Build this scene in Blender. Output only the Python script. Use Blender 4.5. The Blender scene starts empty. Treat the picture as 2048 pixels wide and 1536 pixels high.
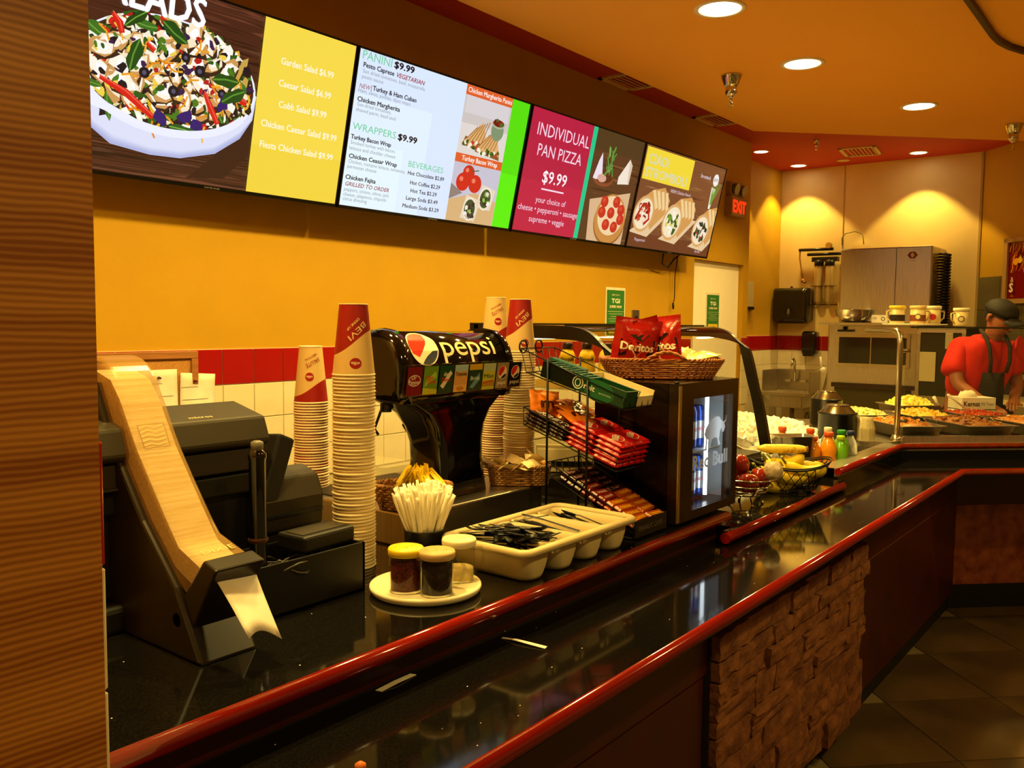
import bpy, math, random
from math import sin, cos, pi, radians, sqrt, atan2
from mathutils import Vector, Matrix
random.seed(7)
SC = bpy.context.scene
COL = SC.collection

# ------------------------------------------------------------------ camera
cam_d = bpy.data.cameras.new('camera'); cam = bpy.data.objects.new('camera', cam_d); COL.objects.link(cam)
cam_d.sensor_fit = 'HORIZONTAL'; cam_d.sensor_width = 36.0; cam_d.lens = 1738.3 / 2048 * 36.0
cam_d.clip_start = 0.02; cam_d.clip_end = 60
_y, _p, _r = radians(38.176), radians(-4.183), radians(0.564)
_F = Vector((cos(_p) * cos(_y), cos(_p) * sin(_y), sin(_p))); _R0 = Vector((sin(_y), -cos(_y), 0)); _U0 = _R0.cross(_F)
_R = _R0 * cos(_r) + _U0 * sin(_r); _U = _U0 * cos(_r) - _R0 * sin(_r)
_M = Matrix((_R, _U, -_F)).transposed().to_4x4(); _M.translation = Vector((0, 0, 1.5)); cam.matrix_world = _M
SC.camera = cam

# ------------------------------------------------------------------ world, view
W = bpy.data.worlds.new('world'); SC.world = W; W.use_nodes = True
W.node_tree.nodes['Background'].inputs[0].default_value = (1.0, 0.58, 0.15, 1)
W.node_tree.nodes['Background'].inputs[1].default_value = 0.16
SC.view_settings.view_transform = 'Standard'; SC.view_settings.look = 'None'
SC.view_settings.exposure = 0.0; SC.view_settings.gamma = 1.0; SC.view_settings.use_curve_mapping = False
WARM = (1.0, 0.69, 0.17)
DOWN_E, KITCH_E, OFF_E, WASH_E, DINE_E = 200.0, 92.0, 200.0, 0.0, 85.0

# ------------------------------------------------------------------ helpers
def lin(c):
    if isinstance(c, str):
        c = c.lstrip('#'); c = [int(c[i:i + 2], 16) / 255 for i in (0, 2, 4)]
    return tuple(((v / 12.92) if v <= 0.04045 else ((v + 0.055) / 1.055) ** 2.4) for v in c[:3])

MATS = {}
def mat(name, col='808080', rough=0.5, metal=0.0, col2=None, scale=20, bump=0.0, bscale=None, trans=0.0, ior=1.45, emit=0.0,
        coat=0.0, attr=False, stretch=None, spec=None, contrast=(0.35, 0.65), alpha=1.0, sss=0.0):
    if name in MATS: return MATS[name]
    m = bpy.data.materials.new(name); m.use_nodes = True; MATS[name] = m
    N, L = m.node_tree.nodes, m.node_tree.links; b = N['Principled BSDF']
    c = lin(col) + (1,)
    b.inputs['Base Color'].default_value = c; b.inputs['Roughness'].default_value = rough; b.inputs['Metallic'].default_value = metal
    b.inputs['IOR'].default_value = ior
    if spec is not None: b.inputs['Specular IOR Level'].default_value = spec
    if trans: b.inputs['Transmission Weight'].default_value = trans
    if coat: b.inputs['Coat Weight'].default_value = coat; b.inputs['Coat Roughness'].default_value = 0.05
    if alpha < 1: b.inputs['Alpha'].default_value = alpha
    if sss: b.inputs['Subsurface Weight'].default_value = sss; b.inputs['Subsurface Radius'].default_value = (0.02, 0.01, 0.005)
    src = None
    if attr:
        a = N.new('ShaderNodeAttribute'); a.attribute_name = 'Col'; src = a.outputs['Color']
        L.new(src, b.inputs['Base Color'])
    vec = None
    if col2 or bump:
        tc = N.new('ShaderNodeTexCoord'); mp = N.new('ShaderNodeMapping'); L.new(tc.outputs['Object'], mp.inputs[0])
        if stretch: mp.inputs['Scale'].default_value = stretch
        vec = mp.outputs[0]
    if col2:
        n = N.new('ShaderNodeTexNoise'); n.inputs['Scale'].default_value = scale; n.inputs['Detail'].default_value = 5
        L.new(vec, n.inputs['Vector'])
        r = N.new('ShaderNodeValToRGB'); r.color_ramp.elements[0].position = contrast[0]; r.color_ramp.elements[1].position = contrast[1]
        r.color_ramp.elements[0].color = c; r.color_ramp.elements[1].color = lin(col2) + (1,)
        L.new(n.outputs[0], r.inputs[0]); L.new(r.outputs[0], b.inputs['Base Color']); src = r.outputs[0]
    if bump:
        n2 = N.new('ShaderNodeTexNoise'); n2.inputs['Scale'].default_value = bscale or scale; n2.inputs['Detail'].default_value = 4
        L.new(vec, n2.inputs['Vector'])
        bp = N.new('ShaderNodeBump'); bp.inputs['Strength'].default_value = bump; bp.inputs['Distance'].default_value = 0.01
        L.new(n2.outputs[0], bp.inputs['Height']); L.new(bp.outputs[0], b.inputs['Normal'])
    if emit:
        b.inputs['Emission Strength'].default_value = emit
        if src: L.new(src, b.inputs['Emission Color'])
        else: b.inputs['Emission Color'].default_value = c
    return m

def frame(d):
    d = Vector(d).normalized(); a = Vector((0, 0, 1)) if abs(d.z) < 0.9 else Vector((1, 0, 0))
    u = d.cross(a).normalized(); return u, d.cross(u).normalized()

class MB:
    """collects geometry for ONE mesh object"""
    def __init__(s): s.v = []; s.f = []; s.mi = []; s.cl = []; s.sm = []; s.cur = 0; s.col = None; s.smooth = False
    def add(s, vs, fs, sm=None):
        o = len(s.v); s.v += [tuple(p) for p in vs]
        for f in fs:
            s.f.append([i + o for i in f]); s.mi.append(s.cur); s.cl.append(s.col); s.sm.append(s.smooth if sm is None else sm)
        return o
    def xf(s, o, M):
        for i in range(o, len(s.v)): s.v[i] = tuple(M @ Vector(s.v[i]))
        return s
    def box(s, x0, x1, y0, y1, z0, z1):
        return s.add([(x0, y0, z0), (x1, y0, z0), (x1, y1, z0), (x0, y1, z0), (x0, y0, z1), (x1, y0, z1), (x1, y1, z1), (x0, y1, z1)],
              [(0, 3, 2, 1), (4, 5, 6, 7), (0, 1, 5, 4), (1, 2, 6, 5), (2, 3, 7, 6), (3, 0, 4, 7)], False)
    def obox(s, c, sz, rot=(0, 0, 0)):
        o = s.box(-sz[0] / 2, sz[0] / 2, -sz[1] / 2, sz[1] / 2, -sz[2] / 2, sz[2] / 2)
        from mathutils import Euler
        s.xf(o, Matrix.Translation(c) @ Euler(rot).to_matrix().to_4x4()); return o
    def hexa(s, b, t):
        return s.add(list(b) + list(t), [(0, 3, 2, 1), (4, 5, 6, 7), (0, 1, 5, 4), (1, 2, 6, 5), (2, 3, 7, 6), (3, 0, 4, 7)], False)
    def rings(s, R, closed=False, caps=(True, True), sm=True):
        n = len(R[0]); vs = [p for r in R for p in r]; fs = []; k = len(R)
        for i in range(k if closed else k - 1):
            a, b = i * n, ((i + 1) % k) * n
            for j in range(n): fs.append((a + j, a + (j + 1) % n, b + (j + 1) % n, b + j))
        o = s.add(vs, fs, sm)
        if not closed:
            if caps[0]: s.addf([o + j for j in range(n)][::-1])
            if caps[1]: s.addf([o + (k - 1) * n + j for j in range(n)])
        return o
    def addf(s, idx): s.f.append(list(idx)); s.mi.append(s.cur); s.cl.append(s.col); s.sm.append(False)
    def cyl(s, p0, p1, r0, r1=None, n=16, caps=(True, True)):
        r1 = r0 if r1 is None else r1; p0, p1 = Vector(p0), Vector(p1); u, w = frame(p1 - p0)
        return s.rings([[p + (u * cos(2 * pi * j / n) + w * sin(2 * pi * j / n)) * r for j in range(n)] for p, r in ((p0, r0), (p1, r1))], caps=caps)
    def tube(s, pts, r, n=6, closed=False):
        P = [Vector(p) for p in pts]; k = len(P); R = []; u = None
        for i in range(k):
            a = P[i - 1] if (closed or i > 0) else P[i]; b = P[(i + 1) % k] if (closed or i < k - 1) else P[i]
            d = (b - a).normalized()
            if u is None: u, w = frame(d)
            else:
                u = (u - d * u.dot(d)); u = u.normalized() if u.length > 1e-6 else frame(d)[0]
                w = d.cross(u).normalized()
            rr = r[i] if isinstance(r, (list, tuple)) else r
            R.append([P[i] + (u * cos(2 * pi * j / n) + w * sin(2 * pi * j / n)) * rr for j in range(n)])
        return s.rings(R, closed=closed)
    def lathe(s, prof, n=24, c=(0, 0, 0), caps=(True, True), sm=True):
        return s.rings([[(c[0] + r * cos(2 * pi * j / n), c[1] + r * sin(2 * pi * j / n), c[2] + z) for j in range(n)] for r, z in prof], caps=caps, sm=sm)
    def prism(s, poly, ax, d0, d1, sm=False):
        f = {'x': lambda p, d: (d, p[0], p[1]), 'y': lambda p, d: (p[0], d, p[1]), 'z': lambda p, d: (p[0], p[1], d)}[ax]
        return s.rings([[f(p, d0) for p in poly], [f(p, d1) for p in poly]], sm=sm)
    def grid(s, fn, nu, nv, sm=True, colfn=None):
        o = len(s.v); s.v += [tuple(fn(i / nu, j / nv)) for i in range(nu + 1) for j in range(nv + 1)]
        for i in range(nu):
            for j in range(nv):
                a = o + i * (nv + 1) + j; s.f.append([a, a + nv + 1, a + nv + 2, a + 1]); s.mi.append(s.cur); s.sm.append(sm)
                s.cl.append(colfn((i + .5) / nu, (j + .5) / nv) if colfn else s.col)
        return o
    def ball(s, c, r, n=16, m=10):
        r = r if isinstance(r, (tuple, list)) else (r, r, r)
        return s.rings([[(c[0] + r[0] * sin(t) * cos(2 * pi * j / n), c[1] + r[1] * sin(t) * sin(2 * pi * j / n), c[2] - r[2] * cos(t)) for j in range(n)]
                        for t in [max(0.02, min(pi - 0.02, pi * i / m)) for i in range(m + 1)]])
    def build(s, name, mats, parent=None, bevel=0, seg=2, sub=0, fix=False):
        me = bpy.data.meshes.new(name); me.from_pydata(s.v, [], s.f)
        mats = mats if isinstance(mats, (list, tuple)) else [mats]
        for m in mats: me.materials.append(m)
        me.polygons.foreach_set('material_index', s.mi); me.polygons.foreach_set('use_smooth', s.sm)
        if any(c is not None for c in s.cl):
            ca = me.color_attributes.new('Col', 'FLOAT_COLOR', 'CORNER'); buf = []
            for f, c in zip(s.f, s.cl):
                c = (1, 1, 1) if c is None else c
                buf += [c[0], c[1], c[2], 1.0] * len(f)
            ca.data.foreach_set('color', buf)
        me.update(); return mkobj(name, me, parent, bevel, seg, sub)

def mkobj(name, me, parent=None, bevel=0, seg=2, sub=0):
    o = bpy.data.objects.new(name, me); COL.objects.link(o)
    if parent is not None: o.parent = parent
    if bevel:
        b = o.modifiers.new('bevel', 'BEVEL'); b.width = bevel; b.segments = seg; b.limit_method = 'ANGLE'; b.angle_limit = radians(40)
    if sub: q = o.modifiers.new('sub', 'SUBSURF'); q.levels = sub; q.render_levels = sub
    return o

def tag(o, label, cat, group=None):
    o['label'] = label; o['category'] = cat
    if group: o['group'] = group
    return o
def thing(name, label, cat, loc=(0, 0, 0), rz=0.0, group=None):
    o = bpy.data.objects.new(name, None); COL.objects.link(o); o.location = loc; o.rotation_euler = (0, 0, rz); o.empty_display_size = 0.05
    return tag(o, label, cat, group)
def struct(o): o['kind'] = 'structure'; return o
def dup(root, loc, rot=None, label=None, group=None):
    r = root.copy(); COL.objects.link(r); r.location = loc
    if rot is not None: r.rotation_euler = rot
    if label: r['label'] = label
    if group: r['group'] = group
    for ch in list(root.children):
        c = ch.copy(); COL.objects.link(c); c.parent = r
        for g in list(ch.children):
            d = g.copy(); COL.objects.link(d); d.parent = c
    return r

# ---- flat printing: 2D painter (lettering, posters, screens)
_TX = {}
def text_tris(t, res=2):
    k = (t, res)
    if k not in _TX:
        cu = bpy.data.curves.new('lettering', 'FONT'); cu.body = t; cu.size = 1.0; cu.resolution_u = res; cu.fill_mode = 'FRONT'
        ob = bpy.data.objects.new('lettering', cu); me = bpy.data.meshes.new_from_object(ob)
        vs = [(v.co.x, v.co.y) for v in me.vertices]; fs = [list(p.vertices) for p in me.polygons]
        bpy.data.meshes.remove(me); bpy.data.objects.remove(ob); bpy.data.curves.remove(cu)
        _TX[k] = (vs, fs)
    return _TX[k]
class Paint:
    def __init__(s): s.items = []
    def poly(s, pts, col): s.items.append(([tuple(p) for p in pts], [list(range(len(pts)))], lin(col))); return s
    def rect(s, x0, y0, x1, y1, col): return s.poly([(x0, y0), (x1, y0), (x1, y1), (x0, y1)], col)
    def ell(s, cx, cy, rx, ry, col, rot=0, n=24, a0=0, a1=2 * pi):
        P = []
        for i in range(n + (0 if abs(a1 - a0 - 2 * pi) < 1e-6 else 1)):
            a = a0 + (a1 - a0) * i / n; x, y = rx * cos(a), ry * sin(a); P.append((cx + x * cos(rot) - y * sin(rot), cy + x * sin(rot) + y * cos(rot)))
        return s.poly(P, col)
    def ring(s, cx, cy, rx, ry, w, col, n=32, a0=0, a1=2 * pi):
        vs = []; fs = []
        for i in range(n + 1):
            a = a0 + (a1 - a0) * i / n; vs += [(cx + rx * cos(a), cy + ry * sin(a)), (cx + (rx - w) * cos(a), cy + (ry - w) * sin(a))]
        for i in range(n): fs.append([2 * i, 2 * i + 2, 2 * i + 3, 2 * i + 1])
        s.items.append((vs, fs, lin(col))); return s
    def line(s, pts, w, col):
        vs = []; fs = []
        for i, p in enumerate(pts):
            a = pts[max(0, i - 1)]; b = pts[min(len(pts) - 1, i + 1)]; d = Vector((b[0] - a[0], b[1] - a[1])); d = d.normalized() if d.length else Vector((1, 0))
            ww = (w[i] if isinstance(w, (list, tuple)) else w) / 2
            vs += [(p[0] - d.y * ww, p[1] + d.x * ww), (p[0] + d.y * ww, p[1] - d.x * ww)]
        for i in range(len(pts) - 1): fs.append([2 * i, 2 * i + 1, 2 * i + 3, 2 * i + 2])
        s.items.append((vs, fs, lin(col))); return s
    def text(s, t, x, y, h, col, al='l', width=None, shear=0.0, rot=0.0, bold=0.0, res=2, mode=None):
        """h = cap height; width = force total width"""
        vs, fs = text_tris(t, res)
        if not vs: return s
        x0 = min(v[0] for v in vs); x1 = max(v[0] for v in vs); k = h / 0.70; kx = k
        if width: kx = width / max(1e-6, x1 - x0)
        off = {'l': 0, 'c': -(x1 - x0) * kx / 2, 'r': -(x1 - x0) * kx}[al]
        for dx, dy in ([(0, 0)] if not bold else [(0, 0), (bold, 0), (-bold, 0), (0, bold * .7), (0, -bold * .7)]):
            P = []
            for vx, vy in vs:
                px, py = (vx - x0) * kx + off + vy * k * shear + dx, vy * k + dy
                P.append((x + px * cos(rot) - py * sin(rot), y + px * sin(rot) + py * cos(rot)))
            s.items.append((P, fs, lin(col)))
        return s
    def build(s, name, m, fn, parent=None, step=0.00012, lift=0.0004):
        b = MB()
        for i, (vs, fs, col) in enumerate(s.items):
            b.col = col; d = lift + step * i
            b.add([fn(x, y, d) for x, y in vs], fs, False)
        return b.build(name, m, parent)
    def slice(s, dx, dy=None):
        def cut(pl, ax, lo, hi):
            for f in (lambda p: p[ax] - lo, lambda p: hi - p[ax]):
                out = []
                for i in range(len(pl)):
                    a, c = pl[i - 1], pl[i]; fa, fc = f(a), f(c)
                    if (fa >= 0) != (fc >= 0): k = fa / (fa - fc); out.append((a[0] + (c[0] - a[0]) * k, a[1] + (c[1] - a[1]) * k))
                    if fc >= 0: out.append(c)
                pl = out
                if len(pl) < 3: return []
            return pl
        res = []
        for vs, fs, col in s.items:
            nv, nf = [], []
            for f in fs:
                polys = [[vs[k] for k in f]]
                for ax, st in ((0, dx), (1, dy)):
                    if not st: continue
                    nxt = []
                    for pl in polys:
                        a, b_ = min(p[ax] for p in pl), max(p[ax] for p in pl); i0, i1 = math.floor(a / st), math.floor(b_ / st)
                        if i0 == i1: nxt.append(pl); continue
                        for i in range(i0, i1 + 1):
                            q = cut(pl, ax, i * st, (i + 1) * st)
                            if q: nxt.append(q)
                    polys = nxt
                for q in polys: nf.append(list(range(len(nv), len(nv) + len(q)))); nv += q
            res.append((nv, nf, col))
        s.items = res; return s
def plane_fn(o, u, v):
    o, u, v = Vector(o), Vector(u).normalized(), Vector(v).normalized(); n = u.cross(v)
    return lambda x, y, d: o + u * x + v * y + n * d

S2 = sqrt(.5)
def PQ(p, q): return (S2 * (p + q), S2 * (p - q))
def smooth_path(P, k=5):
    out = []
    for i in range(len(P) - 1):
        a, b, c, d = P[max(0, i - 1)], P[i], P[i + 1], P[min(len(P) - 1, i + 2)]
        for j in range(k):
            t = j / k; out.append(tuple(.5 * (2 * b[q] + (c[q] - a[q]) * t + (2 * a[q] - 5 * b[q] + 4 * c[q] - d[q]) * t * t + (3 * b[q] - a[q] - 3 * c[q] + d[q]) * t ** 3) for q in range(len(b))))
    return out + [tuple(P[-1])]
def rrect(x0, x1, y0, y1, r, n=4):
    P = []
    for cx, cy, a in ((x1 - r, y1 - r, 0), (x0 + r, y1 - r, pi / 2), (x0 + r, y0 + r, pi), (x1 - r, y0 + r, 3 * pi / 2)):
        P += [(cx + r * cos(a + pi / 2 * i / n), cy + r * sin(a + pi / 2 * i / n)) for i in range(n + 1)]
    return P

PRINT = mat('printed_ink', 'ffffff', 0.45, attr=True)
GLOSSPRINT = mat('glossy_printed_ink', 'ffffff', 0.22, attr=True)
SCREEN = mat('lit_screen', '000000', 0.3, attr=False)
def _screen():
    N, L = SCREEN.node_tree.nodes, SCREEN.node_tree.links; b = N['Principled BSDF']; a = N.new('ShaderNodeAttribute'); a.attribute_name = 'Col'
    b.inputs['Base Color'].default_value = (.01, .01, .01, 1); L.new(a.outputs['Color'], b.inputs['Emission Color']); b.inputs['Emission Strength'].default_value = 1.0
_screen()
BLACKP = mat('black_plastic', '14130f', 0.35)
BLACKG = mat('glossy_black_plastic', '070706', 0.08, coat=0.6)
STEEL = mat('brushed_stainless_steel', 'c6beac', 0.28, 0.95, col2='b4ac9a', scale=5, stretch=(1, 30, 1), bump=0.008, bscale=40)
CHROME = mat('chrome', 'd0ccc0', 0.12, 1.0)
WIREB = mat('black_wire', '0c0b0a', 0.4, 0.3)
GLASS = mat('clear_glass', 'ffffff', 0.02, trans=1.0, ior=1.45)
WHITEP = mat('white_plastic', 'ece6d4', 0.4)
PAPER = mat('white_paper', 'efeadd', 0.75, col2='e2dac6', scale=12)
CREAM = mat('cream_plastic', 'd9ceb0', 0.45, col2='cfc29f', scale=30)
REDW = mat('red_lacquered_wood', '8e160a', 0.13, col2='74100a', scale=4, stretch=(.6, 8, 8), coat=0.7)
# ================================================================== THE ROOM
wall_y = mat('yellow_orange_wall_paint', 'bf9304', 0.7, col2='bb8f04', scale=5, bump=0.04, bscale=160)
wall_c = mat('cream_wall_panel', 'e6cc88', 0.5, col2='e0c57e', scale=3)
ceil_o = mat('orange_ceiling_paint', 'f4ae3a', 0.85, bump=0.03, bscale=200)
ceil_r = mat('brick_red_ceiling_paint', 'b4300e', 0.8)
tile_red = mat('red_glazed_tile', '9c0f10', 0.15, coat=0.4)
tile_wht = mat('cream_glazed_tile', 'e9dfc0', 0.18, col2='e2d5b0', scale=8, coat=0.3)
grout = mat('pale_grout', 'c9bd98', 0.9)
CEIL, HIGH = 2.95, 3.09
XB, YW = 9.05, 3.20       # kitchen end wall, menu wall

def poly_slab(name, poly, z0, z1, m, parent=None):
    b = MB(); b.prism(poly, 'z', z0, z1); return b.build(name, m, parent)
floor_base = struct(poly_slab('floor', [(-3, -4), (11, -4), (11, 5), (-3, 5)], -0.06, -0.004, mat('floor_grout', '7a6a48', 0.9)))
b = MB(); tm = .4595; b.box(-tm / 2, tm / 2, -tm / 2, tm / 2, -0.004, 0.0)
slate = mat('dark_slate_floor_tile', '3e301c', 0.42, col2='6a5430', scale=2.2, bump=0.15, bscale=14, contrast=(.35, .75))
_t0 = None
for i in range(-6, 9):
    for j in range(-4, 12):
        p, q = 3.62 - .465 / 2 + .465 * i, 2.35 - .465 / 2 + .465 * j
        x, y = PQ(p, q)
        if not (0.4 < x < 7.4 and -1.2 < y < 1.1): continue
        if _t0 is None: _t0 = b.build('floor_tile', slate, floor_base); o = _t0
        else: o = _t0.copy(); COL.objects.link(o)
        o.location = (x, y, 0); o.rotation_euler = (0, 0, radians(-45))

PX_ = .49
# menu wall, with the doorway in it
b = MB()
b.box(PX_, 6.42, YW, YW + .12, 0, 3.2); b.box(6.42, 7.385, YW, YW + .12, 2.01, 3.2); b.box(7.385, 7.49, YW, YW + .32, 0, 3.2)
wall_main = struct(b.build('wall_menu', wall_y))
b = MB(); b.box(6.422, 7.383, YW + .045, YW + .09, 0, 2.008); door_1 = struct(b.build('door_1', mat('pale_cream_door_paint', 'fff8e2', 0.45)))
b = MB(); b.tube([(6.50, YW + .045, 1.02), (6.50, YW - .0, 1.02), (6.60, YW - .005, 1.02)], .010, n=8); b.build('door_handle', CHROME, door_1)
b = MB(); b.box(7.49, 9.2, 3.52, 3.6, 0, 3.2); wall_rec = struct(b.build('wall_recess', wall_y))
b = MB(); b.box(XB, XB + .1, 1.62, 3.6, 0, 3.2); wall_back = struct(b.build('wall_back', wall_c))
b = MB(); b.box(XB - .006, XB, 2.871, 2.877, 1.37, 3.09); b.build('panel_joint', mat('panel_joint_strip', 'b99c4c', .6), wall_back)
b = MB(); b.box(XB - .012, XB, 1.62, 1.64, 0.3, 3.09); b.build('panel_edge_strip', mat('panel_joint_strip'), wall_back)
# the 45 degree wall on the right of the kitchen
ca, sa = cos(radians(225)), sin(radians(225))
b = MB(); b.hexa([(XB, 1.62, 0), (XB - 3.2, 1.62 - 3.2, 0), (XB - 3.1, 1.62 - 3.3, 0), (XB + .1, 1.52, 0)], [(XB, 1.62, 3.2), (XB - 3.2, 1.62 - 3.2, 3.2), (XB - 3.1, 1.62 - 3.3, 3.2), (XB + .1, 1.52, 3.2)])
wall_right = struct(b.build('wall_right', wall_y))
# dark tiles on it
dt = mat('grey_brown_wall_tile', '5e5436', 0.25, col2='6e6442', scale=3)
b = MB(); b.box(-.148, .148, -.005, .005, -.148, .148); t0 = None
for i in range(7):
    for k in range(6):
        s_ = .16 + .302 * i; z = 1.94 - .151 - .302 * k
        if z < .3: continue
        if t0 is None: t0 = b.build('wall_tile', dt, wall_right); o = t0
        else: o = t0.copy(); COL.objects.link(o)
        o.location = (XB + ca * s_ - .0042, 1.62 + sa * s_ + .0042, z); o.rotation_euler = (0, 0, radians(45))
# small square tiles: one red course at 1.22..1.37 with white courses below it
P6 = .1525
bt = MB(); bt.box(-.0745, .0745, -.004, .004, -.0735, .0735)
red0 = wht0 = None
def tiles(parent, pts, rz, rows):
    global red0, wht0
    for (x, y) in pts:
        for k in range(rows):
            z = 1.368 - .0745 - .15 * k
            if k == 0:
                if red0 is None: red0 = bt.build('red_tile', tile_red, parent, bevel=.002, seg=1); o = red0
                else: o = red0.copy(); COL.objects.link(o); o.parent = parent
            else:
                if wht0 is None: wht0 = bt.build('white_tile', tile_wht, parent, bevel=.002, seg=1); o = wht0
                else: o = wht0.copy(); COL.objects.link(o); o.parent = parent
            o.location = (x, y, z); o.rotation_euler = (0, 0, rz)
b = MB(); b.box(.5, 6.42, YW - .005, YW, .3, 1.37); b.box(7.385, 7.49, YW - .005, YW, .3, 1.37)
struct(b.build('trim_1', grout))
gx = 1.95 + P6 / 2
tiles(wall_main, [(gx + P6 * i, YW - .008) for i in range(-3, 29) if not (6.3 < gx + P6 * i)] + [(7.437, YW - .008)], 0, 4)
b = MB(); b.box(7.49, XB, 3.515, 3.52, .2, 1.37); b.box(XB - .005, XB, 2.2, 3.52, .2, 1.37); struct(b.build('trim_2', grout))
tiles(wall_rec, [(XB - .08 - P6 * i, 3.512) for i in range(10)], 0, 6)
tiles(wall_back, [(XB - .008, 3.43 - P6 * i) for i in range(6)], pi / 2, 6)

# left partition: wood laminate face, tiled on the side towards the counter
lam = bpy.data.materials.new('striped_wood_laminate'); lam.use_nodes = True
def _lam():
    N, L = lam.node_tree.nodes, lam.node_tree.links; bs = N['Principled BSDF']; tc = N.new('ShaderNodeTexCoord'); mp = N.new('ShaderNodeMapping')
    L.new(tc.outputs['Object'], mp.inputs[0]); mp.inputs['Scale'].default_value = (.5, .5, 1)
    w = N.new('ShaderNodeTexWave'); w.wave_type = 'BANDS'; w.bands_direction = 'Z'; w.inputs['Scale'].default_value = 40; w.inputs['Distortion'].default_value = 5.0; w.inputs['Detail'].default_value = 2; w.inputs['Detail Scale'].default_value = .35; L.new(mp.outputs[0], w.inputs['Vector'])
    mp2 = N.new('ShaderNodeMapping'); L.new(tc.outputs['Object'], mp2.inputs[0]); mp2.inputs['Scale'].default_value = (.4, .4, 24)
    n2 = N.new('ShaderNodeTexNoise'); n2.inputs['Scale'].default_value = 1.0; n2.inputs['Detail'].default_value = 3; L.new(mp2.outputs[0], n2.inputs['Vector'])
    mx = N.new('ShaderNodeMath'); mx.operation = 'MULTIPLY_ADD'; mx.inputs[1].default_value = .38; L.new(w.outputs['Fac'], mx.inputs[0]); L.new(n2.outputs[0], mx.inputs[2])
    r = N.new('ShaderNodeValToRGB'); e = r.color_ramp.elements; e[0].position = .40; e[0].color = lin('8e4c12') + (1,); e[1].position = .98; e[1].color = lin('cc8a36') + (1,)
    L.new(mx.outputs[0], r.inputs[0]); L.new(r.outputs[0], bs.inputs['Base Color']); bs.inputs['Roughness'].default_value = .45
_lam()
PX, PY = .487, 1.0
b = MB(); b.box(-1.2, PX, PY, YW + .1, 0, 3.2); wall_left = struct(b.build('wall_left', mat('plain_wall_paint', 'b98a3a', .6)))
b = MB(); b.box(-1.2, PX + .0005, PY - .012, PY, 0, 2.7); b.build('laminate_panel', lam, wall_left)
b = MB(); b.box(-.0745, .0745, -.0045, .0045, -.0735, .0735); r0 = None
for j in range(3):
    for k in range(5):
        o = (red0 if k == 0 else wht0).copy(); COL.objects.link(o); o.parent = wall_left
        o.location = (PX + .0045, PY + .07 + P6 * j, 1.3555 - .0745 - .15 * k); o.rotation_euler = (0, 0, pi / 2)
b = MB(); b.cyl((PX + .001, PY + .02, 1.478), (PX + .008, PY + .02, 1.478), .006, n=10); b.build('screw_head', CHROME, wall_left)

# ceilings
E5 = (6.396, 2.725)
def q_at(x): return E5[1] - (x - E5[0])
b = MB(); b.prism([(-2, -4), (11, -4), (11, q_at(11)), E5, (-2, E5[1])], 'z', CEIL, HIGH)
ceiling = struct(b.build('ceiling', ceil_o))
b = MB(); b.prism([(-2, -4), (11, -4), (11, 5), (-2, 5)], 'z', HIGH, HIGH + .08); ceil_hi = struct(b.build('ceiling_upper', ceil_r))
# curved cove lip on the dining side of the ceiling
pts = [(x, .864) for x in (-1.5, 0, 1.5, 3.0, 4.95)] + [(4.95 + .9 * sin(a), .864 - .9 * (1 - cos(a))) for a in [radians(8 * i) for i in range(1, 12)]] + [(5.85, -1.5)]
b = MB()
b.rings([[(x - nx * .0, y, CEIL), (x + nx * .022, y + ny * .022, CEIL), (x + nx * .022, y + ny * .022, CEIL - .028), (x, y, CEIL - .028)]
         for (x, y), (nx, ny) in zip(pts, [(0, 1)] * 5 + [(sin(radians(8 * i)), cos(radians(8 * i))) for i in range(1, 12)] + [(1, 0)])], sm=False)
struct(b.build('trim_3', mat('dark_bronze_trim', '3a2a12', .4)))

# ------------------------------------------------------------------ lamps in the ceilings
bulb = mat('glowing_lamp_lens', 'fff0c8', .5, emit=14.0)
trimw = mat('white_lamp_trim', 'e8d9b0', .4)
def downlight(x, y, z, r, label, energy, ang, blend=.6, grp=None):
    t = thing('ceiling_downlight', label, 'ceiling light', (x, y, z), 0, grp)
    b = MB(); b.lathe([(r * .80, .0), (r * .82, -.006), (r, -.004), (r, 0.0)], 32, caps=(False, False)); b.build('trim_ring', trimw, t)
    b = MB(); b.lathe([(r * .8, -.0035), (.001, -.0036)], 32, caps=(False, False)); b.build('lamp_lens', bulb, t)
    ld = bpy.data.lights.new('downlight_beam', 'SPOT'); ld.energy = energy; ld.color = WARM; ld.spot_size = radians(ang); ld.spot_blend = blend; ld.shadow_soft_size = r * .7
    l = bpy.data.objects.new('downlight_beam', ld); COL.objects.link(l); l.parent = t; l.location = (0, 0, -.012)
    return t
G = 'downlights in the low orange ceiling'
downlight(3.840, 1.816, CEIL, .120, 'round recessed downlight nearest the top edge, above the menu screens', DOWN_E, 152, .6, G)
downlight(4.912, 1.816, CEIL, .120, 'round recessed downlight between the two others, behind the hanging sprinkler', DOWN_E, 152, .6, G)
downlight(6.306, 1.536, CEIL, .118, 'round recessed downlight farthest right in the low orange ceiling', DOWN_E, 152, .6, G)
for x, y, w_ in ((2.77, 1.816, 'drink tower'), (1.70, 1.816, 'cup stacks'), (.80, 1.45, 'napkin dispenser')):  # last one is off the row, added to brighten the dispenser's left side
    downlight(x, y, CEIL, .120, 'recessed downlight out of view above the %s' % w_, OFF_E, 152, .6, G)
for x, y, w_ in ((0.9, -.7, 'near'), (2.9, -.7, 'middle'), (4.9, -.9, 'far')):  # unseen fill lamps, added to brighten the laminate panel and counter front
    downlight(x, y, CEIL, .120, 'added fill downlight over the %s dining side, out of view' % w_, DINE_E, 150, .5, 'added fill lights over the dining side')
G = 'downlights in the red kitchen ceiling'
downlight(7.883, 3.279, HIGH, .075, 'small kitchen downlight half hidden by the corner of the menu wall', KITCH_E, 90, .15, G)
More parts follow.
